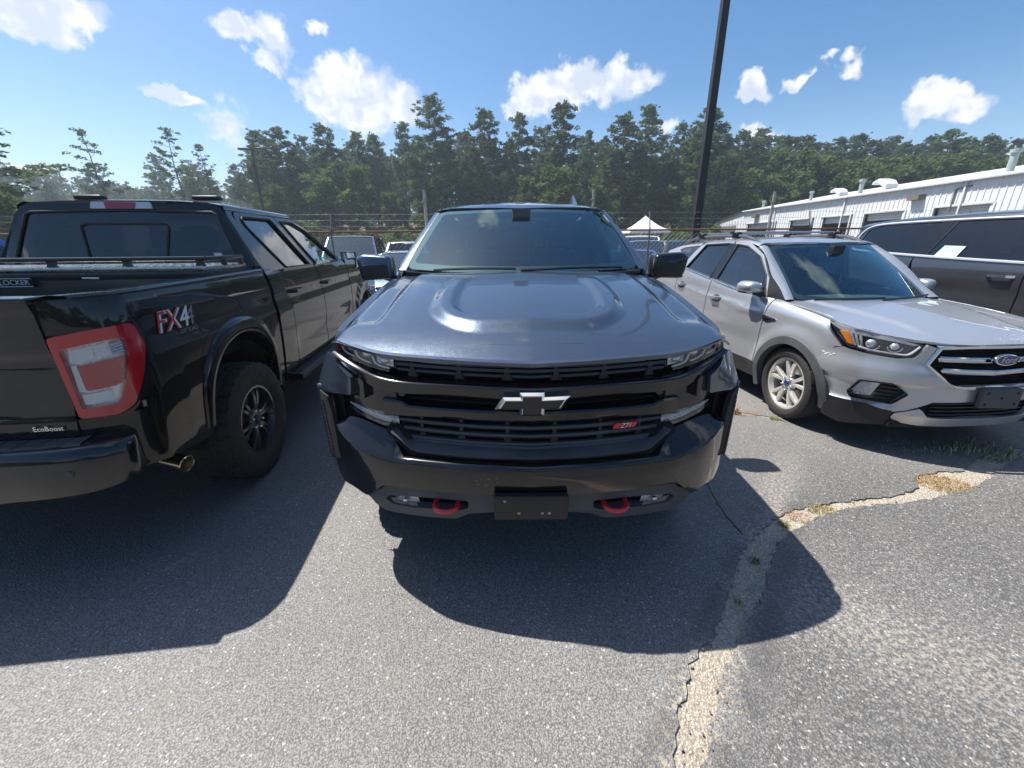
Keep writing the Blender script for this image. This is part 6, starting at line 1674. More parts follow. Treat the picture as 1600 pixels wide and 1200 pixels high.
# ---------------------------------------------------------------- fence, lamp posts, building, canopy
plain('galvanised', (.19, .195, .20), .6, .5, vary=.15, vscale=8)
plain('rusty_rail', (.17, .085, .055), .8, .1, vary=.4, vscale=12)
plain('bronze_pole', (.030, .028, .027), .45, .2, vary=.1)
plain('wood_pole', (.30, .27, .23), .9, vary=.25, vscale=6)
plain('wall_white', (.66, .67, .68), .55, vary=.05, vscale=1.2)
plain('roof_white', (.60, .61, .62), .5, .1, vary=.06)
plain('vent_green', (.33, .38, .36), .6, vary=.1)
plain('lamp_fixture', (.16, .14, .11), .6)
plain('canvas_white', (.80, .80, .80), .8)
FY = 8.45
def make_fence(x0, x1, label, y=FY, posts=None):
    t = thing('chain_link_fence', label, 'fence', ((x0 + x1)/2, y, 0))
    ox = (x0 + x1)/2
    n = int((x1 - x0)/3.0)
    OB('top_rail', tube([(x0 - ox, 0, 1.885), (x1 - ox, 0, 1.885)], .016, 8), MATS['rusty_rail'], t)
    OB('bottom_wire', tube([(x0 - ox, 0, .06), (x1 - ox, 0, .06)], .004, 5), MATS['galvanised'], t)
    for i in range(n + 1):
        x = x0 + (x1 - x0)*i/n - ox
        p = OB('fence_post', tube([(x, 0, 0), (x, 0, 1.93)], .016, 10), MATS['galvanised'], t)
        OB('barb_arm', tube([(x, 0, 1.90), (x, .10, 2.22)], .012, 6), MATS['galvanised'], p)
    ws = []; s = .062
    H_ = 1.83
    k = int((x1 - x0 + H_)/ (s*1.41))
    for i in range(k):
        a = x0 - H_ + i*s*1.41
        for dr in (1, -1):
            p = []
            for z in (.05, .05 + H_):
                xx = a + (z - .05) if dr > 0 else a + H_ - (z - .05)
                p.append((xx - ox, .002*dr, z))
            lo, hi = x0 - ox, x1 - ox
            (xa, _, za), (xb, _, zb) = p
            def at(xv): return za + (zb - za)*(xv - xa)/(xb - xa)
            if max(xa, xb) < lo or min(xa, xb) > hi: continue
            q = []
            for xv, zv in ((xa, za), (xb, zb)):
                xc = min(max(xv, lo), hi); q.append((xc, .002*dr, at(xc)))
            ws.append(tube(q,   .0019, 3, False))
    tag(OB('wire_mesh', join(*ws), MATS['galvanised'], t), kind='stuff')
    for j, (dy, z) in enumerate(((.035, 1.99), (.065, 2.10), (.097, 2.21))):
        xs_ = np.linspace(x0 - ox, x1 - ox, n*6 + 1)
        st = OB('barbed_wire', tube([(x, dy, z - .012*abs(math.sin(math.pi*i/6))) for i, x in enumerate(xs_)], .0018, 4), MATS['galvanised'], t)
        bb = []
        for x in np.arange(x0 - ox, x1 - ox, .13):
            a = random.uniform(0, 3)
            bb.append(tube([(x - .012, dy + .012*math.cos(a), z - .018), (x + .012, dy - .012*math.cos(a), z + .014)], .0012, 3))
        tag(OB('barbs', join(*bb), MATS['galvanised'], st), kind='stuff')
    return t
random.seed(4)
make_fence(-16.0, 24.5, 'chain link fence with rusty top rail and barbed wire behind the parked pickups')
# tall dark square lamp post
def lamp_post(label, loc, h, w, heads, name='lamp_post', mt='bronze_pole', cap=None, rz=0.):
    t = thing(name, label, 'lamp post', loc, rz, None)
    OB('base', box((0, 0, .25), (w*3.2, w*3.2, .5), .03), MATS['roof_white'], t)
    OB('pole', loft([[(s*a, s*b, z) for a, b in ((-1, -1), (1, -1), (1, 1), (-1, 1))] for s, z in ((w/2, .3), (w*.36, h))]), MATS[mt], t)
    for sx in heads:
        a = OB('arm', box((sx*.35, 0, h - .08), (.7, .08, .08), .01), MATS[mt], t)
        hd = OB('lamp_head', loft([[(sx*.75 + p*.42*f, q*.22*f, h + z) for p, q in ((-1, -1), (1, -1), (1, 1), (-1, 1))] for f, z in ((.9, -.16), (1, -.12), (.9, -.02), (.6, .02))]), MATS[mt], t)
        OB('lamp_glass', box((sx*.75, 0, h - .165), (.66, .32, .012)), MATS['white_lens'], hd)
    return t
lamp_post('tall dark square lamp post rising beyond the fence behind the silver crossover', (3.96, 9.35, 0), 9.5, .155, (-1, 1))
lamp_post('dark twin headed lamp post standing clear against the sky among the pines', (-23.2, 41.0, 0), 9.9, .20, (-1, 1))
lamp_post('dark twin headed lamp post in front of the dense pines behind the slate pickup', (6.9, 62.0, 1.0), 14.0, .25, (-1, 1))
def wood_pole(label, loc, h):
    t = thing('utility_pole', label, 'pole', loc)
    OB('pole', tube([(0, 0, 0), (.02, 0, h*.5), (0, 0, h)], [.13, .12, .10], 10), MATS['wood_pole'], t)
    OB('fixture', box((-.12, -.10, h - .8), (.28, .20, .12), .03), MATS['galvanised'], t)
wood_pole('short grey utility pole before the trees at the slate pickup windshield pillar', (-6.2, 31.5, 0), 5.3)
wood_pole('short grey utility pole rising just past the roof antenna of the slate pickup', (7.0, 38.0, 0), 6.0)
wood_pole('thin pale pole standing at the near end of the white building', (21.6, 36.5, 0), 5.6)
# long white ribbed metal building
def make_building():
    X = 25.0; y0, y1, h = 12.0, 47.0, 4.8
    t = thing('metal_building', 'long white ribbed metal building with dark garage openings and roof vents', 'building', (X, (y0 + y1)/2, 0))
    oy = (y0 + y1)/2; yl = lambda y: y - oy
    doors = [(41.2, 46.2), (36.3, 39.2), (32.2, 35.2), (27.8, 31.0), (22.8, 26.0), (17.5, 21.0)]
    dh = 3.55
    # wall sheets, each with its three ribs, cut at the doors
    def sheet(w, z0, z1):
        r = [box((0, 0, (z0 + z1)/2), (.04, w - .004, z1 - z0))]
        for q in (-1, 0, 1): r.append(loft([[(-.02, q*w/3 - .045, z), (-.055, q*w/3 - .022, z), (-.055, q*w/3 + .022, z), (-.02, q*w/3 + .045, z)] for z in (z0 + .004, z1 - .004)]))
        return join(*r)
    full_s = mesh('wall_panel', sheet(1.0, 0, h), MATS['wall_white'], 20); top_s = mesh('wall_panel', sheet(1.0, dh, h), MATS['wall_white'], 20)
    for i in range(int(y1 - y0)):
        yc = y0 + i + .5
        me = top_s if any(a - .3 < yc < b + .3 for a, b in doors) else full_s
        o = link('wall_panel', me, t); o.location = (0, yl(yc), 0)
    OB('rear_wall', box((9, 0, h/2), (.1, y1 - y0, h)), MATS['wall_white'], t)
    OB('interior_floor', box((4.5, 0, .02), (8.8, y1 - y0, .03)), MATS['grey_plastic'], t)
    OB('interior_back', box((7, 0, h/2), (.08, y1 - y0 - .4, h - .2)), MATS['lamp_fixture'], t)
    for a, b in doors:
        f = OB('garage_opening', join(box((-.02, yl(a), dh/2), (.12, .10, dh), .01), box((-.02, yl(b), dh/2), (.12, .10, dh), .01), box((-.02, yl((a + b)/2), dh), (.12, b - a, .12), .01)), MATS['roof_white'], t)
        for q in range(3): OB('door_slat', box((.25, yl((a + b)/2), dh - .12 - q*.16), (.04, b - a - .1, .15), .006), MATS['wall_white'], f)
    rf = OB('roof', skin([[(x, yl(y), z) for y in (y0 - .1, y1 + .1)] for x, z in ((-.25, h - .06), (-.25, h + .06), (9, h + 1.6), (18, h))]), MATS['roof_white'], t)
    OB('gutter', box((-.22, 0, h + .0), (.14, y1 - y0 + .2, .13), .02), MATS['roof_white'], t)
    for y in np.arange(y0 + 4, y1, 8.5): OB('downpipe', box((-.10, yl(y), h/2), (.08, .10, h), .01), MATS['roof_white'], t)
    for y, hh, r in ((16.0, .9, .16), (21.4, 1.0, .15), (23.6, 1.0, .16), (33.2, .9, .14), (38.5, .7, .12), (45.5, .6, .12)):
        v = OB('vent_pipe', move(lathe([(r, 0), (r, hh), (r*1.5, hh), (r*1.5, hh + .16), (.0, hh + .2)], 16, 'z'), (1.0, yl(y), h + .15)), MATS['vent_green'], rf)
    for y, s in ((30.8, .8), (35.0, .68)):
        pr = [(0, 0), (.25, .0), (.25, .35), (.7, .75), (1.0, .62), (.95, .85), (.6, 1.05), (.2, .85), (0, .5)]
        g = move(prism([(a*s*1.6, b*s) for a, b in pr][::-1], 1.0*s, .03), (0, 0, 0))
        V, F, _ = g; V = np.stack([V[:, 1] + .8, V[:, 0]*1.0 + yl(y), V[:, 2] + h + .2], 1)
        OB('exhaust_hood', (V, F, None), MATS['roof_white'], rf)
    for y in (27.2, 44.5, 19.0): OB('wall_lamp', loft([[(-.05 - a, yl(y) + b, h - .75 + z) for a, b in ((0, -.45), (.35, -.38), (.35, .38), (0, .45))] for z in (0, .28)]), MATS['lamp_fixture'], t)
    OB('conduit', tube([(-.08, yl(25.0), 3.2), (-.08, yl(25.0), 4.4), (-.08, yl(24.2), 4.5)], .04, 8), MATS['galvanised'], t)
    # lean-to at the far end
    l0 = OB('lean_to_wall', skin([[(.02, yl(y), z) for y in (47.0, 50, 53.5)] for z in (0, 1.6)] + [[(.02, yl(47.0), h - .05), (.02, yl(50), 4.40), (.02, yl(53.5), 4.0)]]), MATS['wall_white'], t)
    OB('lean_to_roof', skin([[(x, yl(47.0), h + .02), (x, yl(53.7), 4.04)] for x in (-.2, 8)]), MATS['roof_white'], t)
    for q in range(10): OB('wall_rib', box((-.005, yl(47.5 + q*.62), 2.0), (.05, .05, 4.0)), MATS['wall_white'], l0)
    OB('lean_to_shutter', box((-.02, yl(50.2), 3.0), (.06, 3.6, 1.0), .01), MATS['galvanised'], l0)
    OB('end_wall', box((4.5, yl(y0), h/2), (9, .1, h)), MATS['wall_white'], t)
    return t
make_building()
def make_tent():
    t = thing('canopy_tent', 'white peaked canopy tent standing far back in the lot', 'tent', (12.1, 39.5, 0))
    r = 1.75; e = 2.75
    pk = []
    for i in range(4):
        a0, a1 = [(r, -r), (r, r), (-r, r), (-r, -r)][i], [(r, r), (-r, r), (-r, -r), (r, -r)][i]
        rows = []
        for f in np.linspace(0, 1, 6):
            z = e + 1.25*f**1.5; s = 1 - f
            rows.append([(a0[0]*s, a0[1]*s, z), ((a0[0] + a1[0])/2*s, (a0[1] + a1[1])/2*s, z - .05*s), (a1[0]*s, a1[1]*s, z)])
        OB('canopy_panel', skin(rows), MATS['canvas_white'], t)
        OB('leg', tube([(a0[0]*.97, a0[1]*.97, 0), (a0[0]*.97, a0[1]*.97, e)], .025, 6), MATS['galvanised'], t)
        OB('valance', skin([[(a0[0], a0[1], e), (a1[0], a1[1], e)], [(a0[0], a0[1], e - .22), (a1[0], a1[1], e - .22)]]), MATS['canvas_white'], t)
make_tent()

# ---------------------------------------------------------------- trees on the bank
def leaf_mat(name, dark, light, tr=.35):
    m, g, bs = mat(name)
    g.n.remove(bs); out = g.n['Material Output']
    oi = g.new('ShaderNodeObjectInfo'); co = objco(g)
    n = g.noise(co, .9, 3, .6); n2 = g.noise(co, 6.0, 2, .5)
    c = g.mix(g.ramp(g.math('ADD', g.math('MULTIPLY', n, .6), g.math('MULTIPLY', n2, .4)), .35, .65), (*dark, 1), (*light, 1))
    hs = g.new('ShaderNodeHueSaturation'); g.put(hs.inputs['Color'], c)
    g.put(hs.inputs['Value'], g.math('MULTIPLY_ADD', oi.outputs['Random'], .45, .78)); g.put(hs.inputs['Hue'], g.math('MULTIPLY_ADD', oi.outputs['Random'], .03, .485))
    d = g.new('ShaderNodeBsdfDiffuse'); t = g.new('ShaderNodeBsdfTranslucent'); mx = g.new('ShaderNodeMixShader'); mx.inputs[0].default_value = tr
    g.put(d.inputs[0], hs.outputs[0]); g.put(t.inputs[0], hs.outputs[0])
    g.l.new(d.outputs[0], mx.inputs[1]); g.l.new(t.outputs[0], mx.inputs[2]); g.l.new(mx.outputs[0], out.inputs[0])
    return m
leaf_mat('pine_needles', (.056, .086, .038), (.155, .190, .078), .38)
leaf_mat('broad_leaves', (.062, .100, .030), (.165, .210, .066), .42)
leaf_mat('dry_leaves', (.10, .07, .03), (.17, .12, .05), .3)
plain('bark', (.13, .095, .07), .95, bump=1, bscale=9, vary=.35, vscale=2)
plain('pale_bark', (.22, .19, .16), .95, vary=.3, vscale=2)
def leaf_cloud(clumps, rng, per, size, asp):
    """clumps: (centre, radii); returns many small leaf faces"""
    C = []
    for c, r in clumps:
        k = max(4, int(per*(r[0]*r[1]*r[2])**.5*1.4))
        u = rng.normal(size=(k, 3)); u /= np.linalg.norm(u, axis=1)[:, None]
        u *= (rng.random((k, 1))**.45)
        C.append(np.array(c) + u*np.array(r))
    P = np.concatenate(C); n = len(P)
    a = rng.normal(size=(n, 3)); a[:, 2] *= .55; a /= np.linalg.norm(a, axis=1)[:, None]
    b = rng.normal(size=(n, 3)); b -= a*(a*b).sum(1)[:, None]; b /= np.linalg.norm(b, axis=1)[:, None]
    s = size*(.6 + .8*rng.random((n, 1)))
    a *= s; b *= s*asp
    V = np.stack([P - a, P + b*.9 + a*.1, P + a, P - b*.9 - a*.1], 1).reshape(-1, 3)
    F = np.arange(4*n).reshape(-1, 4)
    return V, F
def leaf_mesh(name, V, F, m):
    me = bpy.data.meshes.new(name)
    me.vertices.add(len(V)); me.vertices.foreach_set('co', np.asarray(V, np.float32).ravel())
    me.loops.add(F.size); me.loops.foreach_set('vertex_index', F.ravel().astype(np.int32))
    me.polygons.add(len(F)); me.polygons.foreach_set('loop_start', np.arange(0, F.size, 4, dtype=np.int32)); me.polygons.foreach_set('loop_total', np.full(len(F), 4, np.int32))
    me.update(calc_edges=True); me.materials.append(m)
    return me
def pine_proto(seed, H, crown0=.42, spread=3.2, dens=1.0, per=92, lean=0., flat=.68):
    rng = np.random.default_rng(seed)
    bend = [(lean*(i/6)**1.4*H*.1 + rng.normal()*.10*(i > 0), rng.normal()*.10*(i > 0), H*i/6) for i in range(7)]
    pts = crom(bend, 3); rad = [max(.03, .24*(H/18)*(1 - .93*i/(len(pts) - 1))) for i in range(len(pts))]
    parts = [tube(pts, rad, 8)]
    def trunk(z):
        i = z/H*(len(pts) - 1); k = min(int(i), len(pts) - 2); f = i - k
        return np.array(pts[k])*(1 - f) + np.array(pts[k+1])*f
    cl = []
    nb = int(64*dens)
    for i in range(nb):
        t = i/(nb - 1); z = H*(crown0 + (0.985 - crown0)*t)
        prof = (1 - t)**.70*(.55 + .45*min(1, t*4)) + .10
        L = spread*prof*rng.uniform(.55, 1.15)
        az = i*2.4 + rng.normal()*.4
        o = trunk(z); d = np.array((math.cos(az), math.sin(az), rng.uniform(-.05, .45)))
        p = [o, o + d*L*.5 + np.array((0, 0, .05)), o + d*L + np.array((0, 0, .12*L))]
        parts.append(tube(p, [.06*(1 - .6*t), .04*(1 - .6*t), .015], 4))
        m = max(2, int(L*1.8))
        for j in range(m):
            f = .38 + .62*(j + 1)/m
            c = o + d*L*f + np.array((rng.normal()*.28, rng.normal()*.28, .12*L*f*f + rng.normal()*.12))
            r = rng.uniform(.42, .78)*(1.05 - .30*t)
            cl.append((c, (r, r, r*flat)))
            if rng.random() < .5: cl.append((c + rng.normal(size=3)*(.45, .45, .25), (r*.6, r*.6, r*.4)))
    for k in range(4): cl.append((trunk(H*.985) + np.array((rng.normal()*.25, rng.normal()*.25, -k*.28 + .15)), (.35 + .08*k, .35 + .08*k, .35)))
    for k in range(5):   # dead stubs under the crown
        z = H*rng.uniform(.2, crown0); az = rng.uniform(0, 6.3); o = trunk(z); L = rng.uniform(.5, 1.6)
        parts.append(tube([o, o + np.array((math.cos(az), math.sin(az), .1))*L], [.03, .008], 4))
    V, F = leaf_cloud(cl, rng, per, .21, .40)
    return mesh('trunk', join(*parts), MATS['bark'], 60), leaf_mesh('crown', V, F, MATS['pine_needles'])
def broad_proto(seed, H, R0, low=.18, m='broad_leaves', bark='pale_bark', per=60):
    rng = np.random.default_rng(seed)
    parts = []; cl = []
    tk = [(0, 0, 0), (rng.normal()*.2, rng.normal()*.2, H*.3), (rng.normal()*.3, rng.normal()*.3, H*.65), (rng.normal()*.3, rng.normal()*.3, H*.92)]
    tk = crom(tk, 4); parts.append(tube(tk, [.20*(H/10)*(1 - .85*i/(len(tk) - 1)) for i in range(len(tk))], 8))
    nb = 26
    for i in range(nb):
        t = i/(nb - 1); k = int((low + (.95 - low)*t)*(len(tk) - 1)); o = np.array(tk[min(k, len(tk) - 1)]); o[2] = H*(low + (.9 - low)*t)
        az = i*2.4 + rng.normal()*.5; L = R0*(math.sin(math.pi*(.18 + .74*t))**.7)*rng.uniform(.6, 1.1)
        d = np.array((math.cos(az), math.sin(az), rng.uniform(.1, .6)))
        parts.append(tube([o, o + d*L*.6, o + d*L], [.07*(1 - .5*t), .04, .012], 4))
        for j in range(5):
            f = rng.uniform(.45, 1.05); c = o + d*L*f + rng.normal(size=3)*(.35, .35, .3)*(R0/2.5); r = rng.uniform(.45, .9)*(R0/2.6)
            cl.append((c, (r, r, r*.75)))
    V, F = leaf_cloud(cl, rng, per, .22, .55)
    return mesh('trunk', join(*parts), MATS[bark], 60), leaf_mesh('crown', V, F, MATS[m])
PINES = [pine_proto(1, 18, .34, 3.9, 1.1), pine_proto(2, 18, .38, 3.4, 1.0, lean=.3), pine_proto(3, 18, .26, 4.2, 1.2), pine_proto(4, 18, .44, 3.2, .85, lean=-.4), pine_proto(5, 18, .24, 3.7, 1.15), pine_proto(6, 18, .38, 4.5, 1.05)]
THIN = [pine_proto(11, 18, .40, 3.6, .34, 50, -.9, .42), pine_proto(12, 18, .34, 3.9, .50, 54, .2, .5), pine_proto(13, 18, .42, 3.5, .46, 50, .4, .5)]
BROAD = [broad_proto(21, 9, 2.9), broad_proto(22, 9, 3.4, .12), broad_proto(23, 9, 2.5, .10), broad_proto(24, 9, 3.1, .2)]
SHRUB = [broad_proto(31, 3, 1.5, .05, per=60), broad_proto(32, 3, 1.8, .04, per=60)]
DRY = [broad_proto(41, 3, 1.4, .05, 'dry_leaves', per=50)]
def tree(proto, name, label, grp, x, y, h, hp, rz, wf=1.):
    z = float(bank_z(np.array(x), np.array(y))) if y > 40 else 0.
    t = thing(name, label, 'tree' if 'shrub' not in name else 'shrub', (x, y, max(0, z) - .08), rz, grp)
    s = h/hp; t.scale = (s*wf, s*wf, s)
    link('trunk', proto[0], t); link('crown', proto[1], t)
    return t
def col_xy(px, Y):                       # a column of the wood as seen from the lot gate, given by bearing and distance
    return (px - 800)/669.0*Y
def top_h(py, Y): return CAM_H + Y*((-206.3 + (600 - py)*.945)/(597.4 + (600 - py)*.326))
rt = random.Random(77)
# tall pines that make the skyline: bearing, top, distance, kind
SKY = [(687, 150, 58, 2, 1.15), (762, 172, 60, 0, .95), (808, 176, 61, 1, .85), (872, 164, 57, 4, 1.1), (915, 205, 66, 3, .6), (963, 182, 58, 0, 1.1), (1003, 166, 60, 3, .9), (1046, 195, 62, 2, .9), (1085, 170, 57, 5, .95), (1135, 205, 62, 1, .9), (1160, 222, 64, 4, .9),
       (640, 190, 66, 3, .9), (600, 208, 63, 2, .85), (575, 205, 62, 0, .85), (530, 192, 58, 1, 1.05), (497, 210, 64, 2, .9), (462, 197, 57, 5, 1.1), (430, 202, 60, 0, 1.0), (735, 205, 68, 4, .9), (842, 200, 70, 2, .9), (555, 232, 70, 4, 1), (660, 222, 71, 5, 1), (940, 215, 71, 1, 1), (1022, 212, 72, 2, .9), (1110, 212, 70, 4, 1)]
SKYL = {687: 'tallest pine of the wood, its pointed crown standing over the wooden utility pole', 762: 'narrow crowned pine next after the tallest pine, over the slate pickup roof',
        808: 'shorter narrow pine squeezed between two fuller pines over the slate pickup roof', 872: 'full rounded pine right behind the twin headed lamp post over the slate pickup roof',
        963: 'broad pine over the roof antenna of the slate pickup', 1003: 'pine with knobbly thin top next to the broad pine over the roof antenna',
        1085: 'tall pine whose crown is crossed by the near dark lamp post', 1135: 'pine just past the near dark lamp post toward the white building',
        462: 'broad full pine second from the twin headed lamp post that stands against the sky', 430: 'pine right beside the twin headed lamp post that stands against the sky',
        530: 'tall pine with loose crown under the largest white cloud', 640: 'thin pine growing close against the tallest pine'}
for i, (px, py, Y, k, wf) in enumerate(SKY):
    lb = 'tall dark pine in the wood behind the lot, straight trunk, bushy crown reaching the skyline'
    lb = SKYL.get(px, lb)
    tree(PINES[k], 'pine_tree', lb, None if px in SKYL else 'pines of the wood behind the lot', col_xy(px, Y), Y, top_h(py, Y) - max(0, float(bank_z(np.array(col_xy(px, Y)), np.array(Y*1.)))), 18, rt.uniform(0, 6), wf*rt.uniform(.92, 1.12))
LONE = [(193, 195, 47, 0, 'lone leaning pine with sparse tiered branches against open sky'), (303, 195, 52, 1, 'tall open crowned pine left of the twin headed lamp post'), (350, 222, 56, 2, 'shorter sparse pine standing beside the twin headed lamp post')]
for px, py, Y, k, lb in LONE:
    tree(THIN[k], 'pine_tree', lb, None, col_xy(px, Y), Y, top_h(py, Y) - max(0, float(bank_z(np.array(col_xy(px, Y)), np.array(Y*1.)))), 18, [0, 2, 4][k], 1.0)
# right hand wood behind the building
for i in range(34):
    px = 1150 + i*16 + rt.uniform(-6, 6); Y = rt.uniform(66, 88); py = 204 + 26*rt.random() + (14 if px > 1500 else 0)
    x = col_xy(px, Y)
    tree(PINES[rt.randrange(6)], 'pine_tree', 'dark pine in the wood rising behind the white metal building', 'pines behind the white building', x, Y, top_h(py, Y) - max(0, float(bank_z(np.array(x), np.array(Y)))), 18, rt.uniform(0, 6), rt.uniform(.9, 1.25))
for i in range(30):
    px = 1140 + i*18 + rt.uniform(-8, 8); Y = rt.uniform(57, 66); py = rt.uniform(238, 275); x = col_xy(px, Y)
    tree(BROAD[rt.randrange(4)], 'broadleaf_tree', 'lighter green broadleaf tree along the edge behind the white building', 'broadleaf edge behind the white building', x, Y, top_h(py, Y) - max(0, float(bank_z(np.array(x), np.array(Y)))), 9, rt.uniform(0, 6), rt.uniform(.9, 1.25))
# understorey in front of the pines
for i in range(34):
    px = 420 + i*22 + rt.uniform(-12, 12); Y = rt.uniform(52, 68); py = rt.uniform(255, 318); x = col_xy(px, Y)
    tree(BROAD[rt.randrange(4)], 'broadleaf_tree', 'mid green broadleaf tree filling between the pine trunks behind the lot', 'broadleaf trees between the pines', x, Y, max(3, top_h(py, Y) - max(0, float(bank_z(np.array(x), np.array(Y))))), 9, rt.uniform(0, 6), rt.uniform(.85, 1.2))
# second rank of pines closing the wood
for i in range(36):
    px = 430 + i*20 + rt.uniform(-8, 8); Y = rt.uniform(72, 86); py = rt.uniform(212, 245); x = col_xy(px, Y)
    tree(PINES[rt.randrange(6)], 'pine_tree', 'pine deep in the wood behind the front rank of trunks', 'pines deep in the wood', x, Y, top_h(py, Y) - max(0, float(bank_z(np.array(x), np.array(Y)))), 18, rt.uniform(0, 6), rt.uniform(.9, 1.3))
# left: mixed low trees in front of the far ridge
for i in range(26):
    px = -60 + i*20 + rt.uniform(-8, 8); Y = rt.uniform(62, 98); py = rt.uniform(276, 304); x = col_xy(px, Y)
    tree((BROAD + PINES)[rt.randrange(10)] if rt.random() < .7 else BROAD[0], 'broadleaf_tree', 'hazy green tree in the low treeline beyond the black pickup cab', 'low treeline beyond the black pickup', x, Y, max(4, top_h(py, Y) - max(0, float(bank_z(np.array(x), np.array(Y))))), 12, rt.uniform(0, 6), 1.0)
# near trees at the left edge
for px, py, Y, k, lb in ((-12, 92, 24, 1, 'near pine with drooping limbs at the side of the black pickup roof'), (-75, 205, 22, 2, 'near pine half hidden beyond the black pickup, bushy low limbs')):
    tree(THIN[k], 'pine_tree', lb, None, col_xy(px, Y), Y, top_h(py, Y), 18, 1.0, 1.6)
for px, py, Y in ((10, 285, 26), (-40, 270, 27), (60, 310, 30)):
    tree(BROAD[1], 'broadleaf_tree', 'dark bushy tree right beside the near drooping pine', 'bushy trees by the near pine', col_xy(px, Y), Y, top_h(py, Y), 9, px*.1, 1.1)
# shrubs and dry brush along the bank
for i in range(60):
    px = 430 + i*12 + rt.uniform(-6, 6); Y = rt.uniform(43.5, 52); x = col_xy(px, Y)
    d = rt.random() < .18
    tree(DRY[0] if d else SHRUB[rt.randrange(2)], 'shrub', 'dry brown brush on the bank under the pines' if d else 'low green shrub on the bank under the pines', 'dry brush on the bank' if d else 'shrubs on the bank', x, Y, rt.uniform(1.2, 2.8), 3, rt.uniform(0, 6), rt.uniform(.8, 1.3))
# far wood as one mass on the ridge
rgn = np.random.default_rng(9); cl = []
for i in range(900):
    x = rgn.uniform(-260, 260); y = rgn.uniform(105, 150); z0 = 4.8; h = (11 + 3*math.sin(x*.09) + 2.5*rgn.random())*(.9 if x < -40 else 1.1)
    for k in range(3): cl.append(((x + rgn.normal()*1.2, y, z0 + h*(.35 + .3*k)), (2.6 - .5*k, 2.6 - .5*k, 2.2)))
V, F = leaf_cloud(cl, rgn, 16, .50, .6)
o = link('far_wood', leaf_mesh('far_wood', V, F, MATS['pine_needles'])); tag(o, 'hazy unbroken far wood along the ridge behind everything', 'wood', kind='stuff')

# woods on the other sides of the lot (they show only in glass and paint)
cl = []
for i in range(520):
    a = rgn.uniform(R(-35), R(215)); rr_ = rgn.uniform(62, 90); x = rr_*math.cos(a); y = -rr_*math.sin(a)
    if x > 0 and y > -30: x += 22
    h = 12 + 5*math.sin(a*9) + 4*rgn.random()
    for k in range(3): cl.append(((x + rgn.normal()*.8, y + rgn.normal()*.8, h*(.2 + .32*k)), (3.0 - .6*k, 3.0 - .6*k, 2.6)))
V, F = leaf_cloud(cl, rgn, 9, .75, .7)
o = link('surrounding_wood', leaf_mesh('surrounding_wood', V, F, MATS['pine_needles'])); tag(o, 'dark wood closing the other sides of the parking lot', 'wood', kind='stuff')

# ---------------------------------------------------------------- weeds in the cracks
plain('weed_green', (.10, .16, .04), .8, vary=.2, vscale=30); plain('weed_yellow', (.36, .30, .07), .8, vary=.25, vscale=30); plain('weed_rust', (.40, .16, .05), .8, vary=.25, vscale=30); plain('straw', (.50, .41, .25), .85, vary=.2, vscale=30)
def tuft(name, label, x, y, r, h, n, mats, droop=.6, grp=None, el=1.):
    t = thing(name, label, 'weeds', (x, y, -.012), 0, grp)
    per = {}
    for i in range(n):
        a = rt.uniform(0, 6.28); q = r*math.sqrt(rt.random()); o = np.array((q*math.cos(a)*el, q*math.sin(a), 0))
        b = rt.uniform(0, 6.28); L = h*rt.uniform(.5, 1.2); d = np.array((math.cos(b), math.sin(b), 0))*L*droop*rt.uniform(.3, 1.2)
        w = np.array((-math.sin(b), math.cos(b), 0))*h*.035
        p1 = o + d*.4 + np.array((0, 0, L*.65)); p2 = o + d + np.array((0, 0, L*rt.uniform(.7, 1.0)*(1 - .35*droop)))
        per.setdefault(rt.choice(mats), []).append((np.array([o - w, o + w, p1 + w*.8, p1 - w*.8, p2]), [[0, 1, 2, 3], [3, 2, 4]], None))
    for m, gs in per.items(): tag(OB('blades', join(*gs), MATS[m], t), kind='stuff')
tuft('weed_patch', 'rusty and yellow dry weed patch at the wide end of the sandy crack', 3.07, 2.50, .12, .035, 900, ['weed_yellow', 'weed_rust', 'straw', 'weed_rust', 'weed_green'], .9, el=1.5)
tuft('weed_patch', 'yellow green weed clump in the middle of the sandy crack', 2.0, 2.21, .055, .035, 260, ['weed_yellow', 'weed_green', 'straw'], .9, el=1.7)
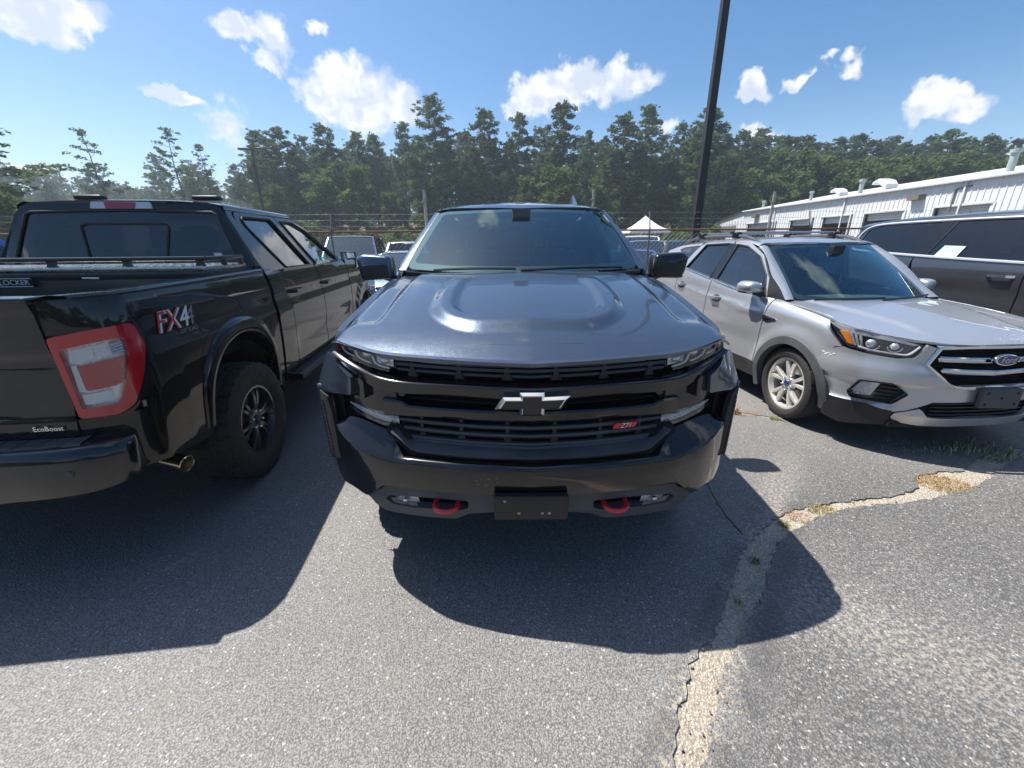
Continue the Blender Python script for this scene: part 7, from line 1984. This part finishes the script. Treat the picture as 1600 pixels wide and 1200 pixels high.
tuft('weed_patch', 'reddish dry weeds where the two arms of the crack meet', 1.80, 2.14, .05, .03, 160, ['weed_rust', 'straw'], .9, el=1.6)
tuft('weed_patch', 'small green weed at the corner of the sandy crack', 1.66, 2.07, .03, .035, 90, ['weed_green', 'weed_yellow'], .8)
tuft('weed_patch', 'tiny green weed in the shaded crack strip', 1.31, 1.77, .03, .03, 90, ['weed_green'], .8)
tuft('weed_patch', 'tiny dull weed low in the shaded sand strip', 1.08, 1.50, .025, .025, 60, ['weed_yellow', 'weed_green'], .8)
tuft('weed_patch', 'tall dry orange stalks beside the crossover front wheel', 2.22, 3.80, .05, .13, 60, ['weed_rust', 'straw'], .35, el=1.6)
tuft('weed_patch', 'low dry weeds along the joint leading to the crossover wheel', 2.34, 3.78, .07, .035, 260, ['straw', 'weed_rust', 'weed_yellow'], .9, el=2.6)
tuft('weed_patch', 'green sprig touching the crossover front tyre', 2.56, 3.63, .04, .05, 90, ['weed_green', 'weed_yellow'], .7)
tuft('weed_patch', 'shaded green grass clump under the crossover chin', 3.82, 2.98, .20, .085, 240, ['weed_green', 'weed_green', 'straw'], .9, el=1.5)
tuft('weed_patch', 'sparse grass under the crossover bumper edge', 3.35, 3.02, .15, .05, 160, ['weed_green', 'straw'], .9, el=2)
for i, (x, y) in enumerate(((1.36, 2.28), (1.34, 2.12), (1.36, 2.02))): tuft('weed_patch', 'tiny weed in the hairline crack under the slate pickup corner', x, y, .015, .025, 40, ['weed_green', 'weed_rust'], .8, 'weeds in the hairline crack')

# ---------------------------------------------------------------- summer haze in the air
hm = bpy.data.materials.new('haze'); hm.use_nodes = True
hn = hm.node_tree; hn.nodes.remove(hn.nodes['Principled BSDF'])
pv = hn.nodes.new('ShaderNodeVolumePrincipled'); pv.inputs['Color'].default_value = (.70, .86, 1.0, 1); pv.inputs['Density'].default_value = .0013; pv.inputs['Anisotropy'].default_value = .3
hn.links.new(pv.outputs[0], hn.nodes['Material Output'].inputs['Volume'])
hz_ = OB('haze', box((0, 275, 12.4), (930, 870, 27.6)), hm); tag(hz_, 'thin pale summer haze filling the air', 'haze', kind='stuff')
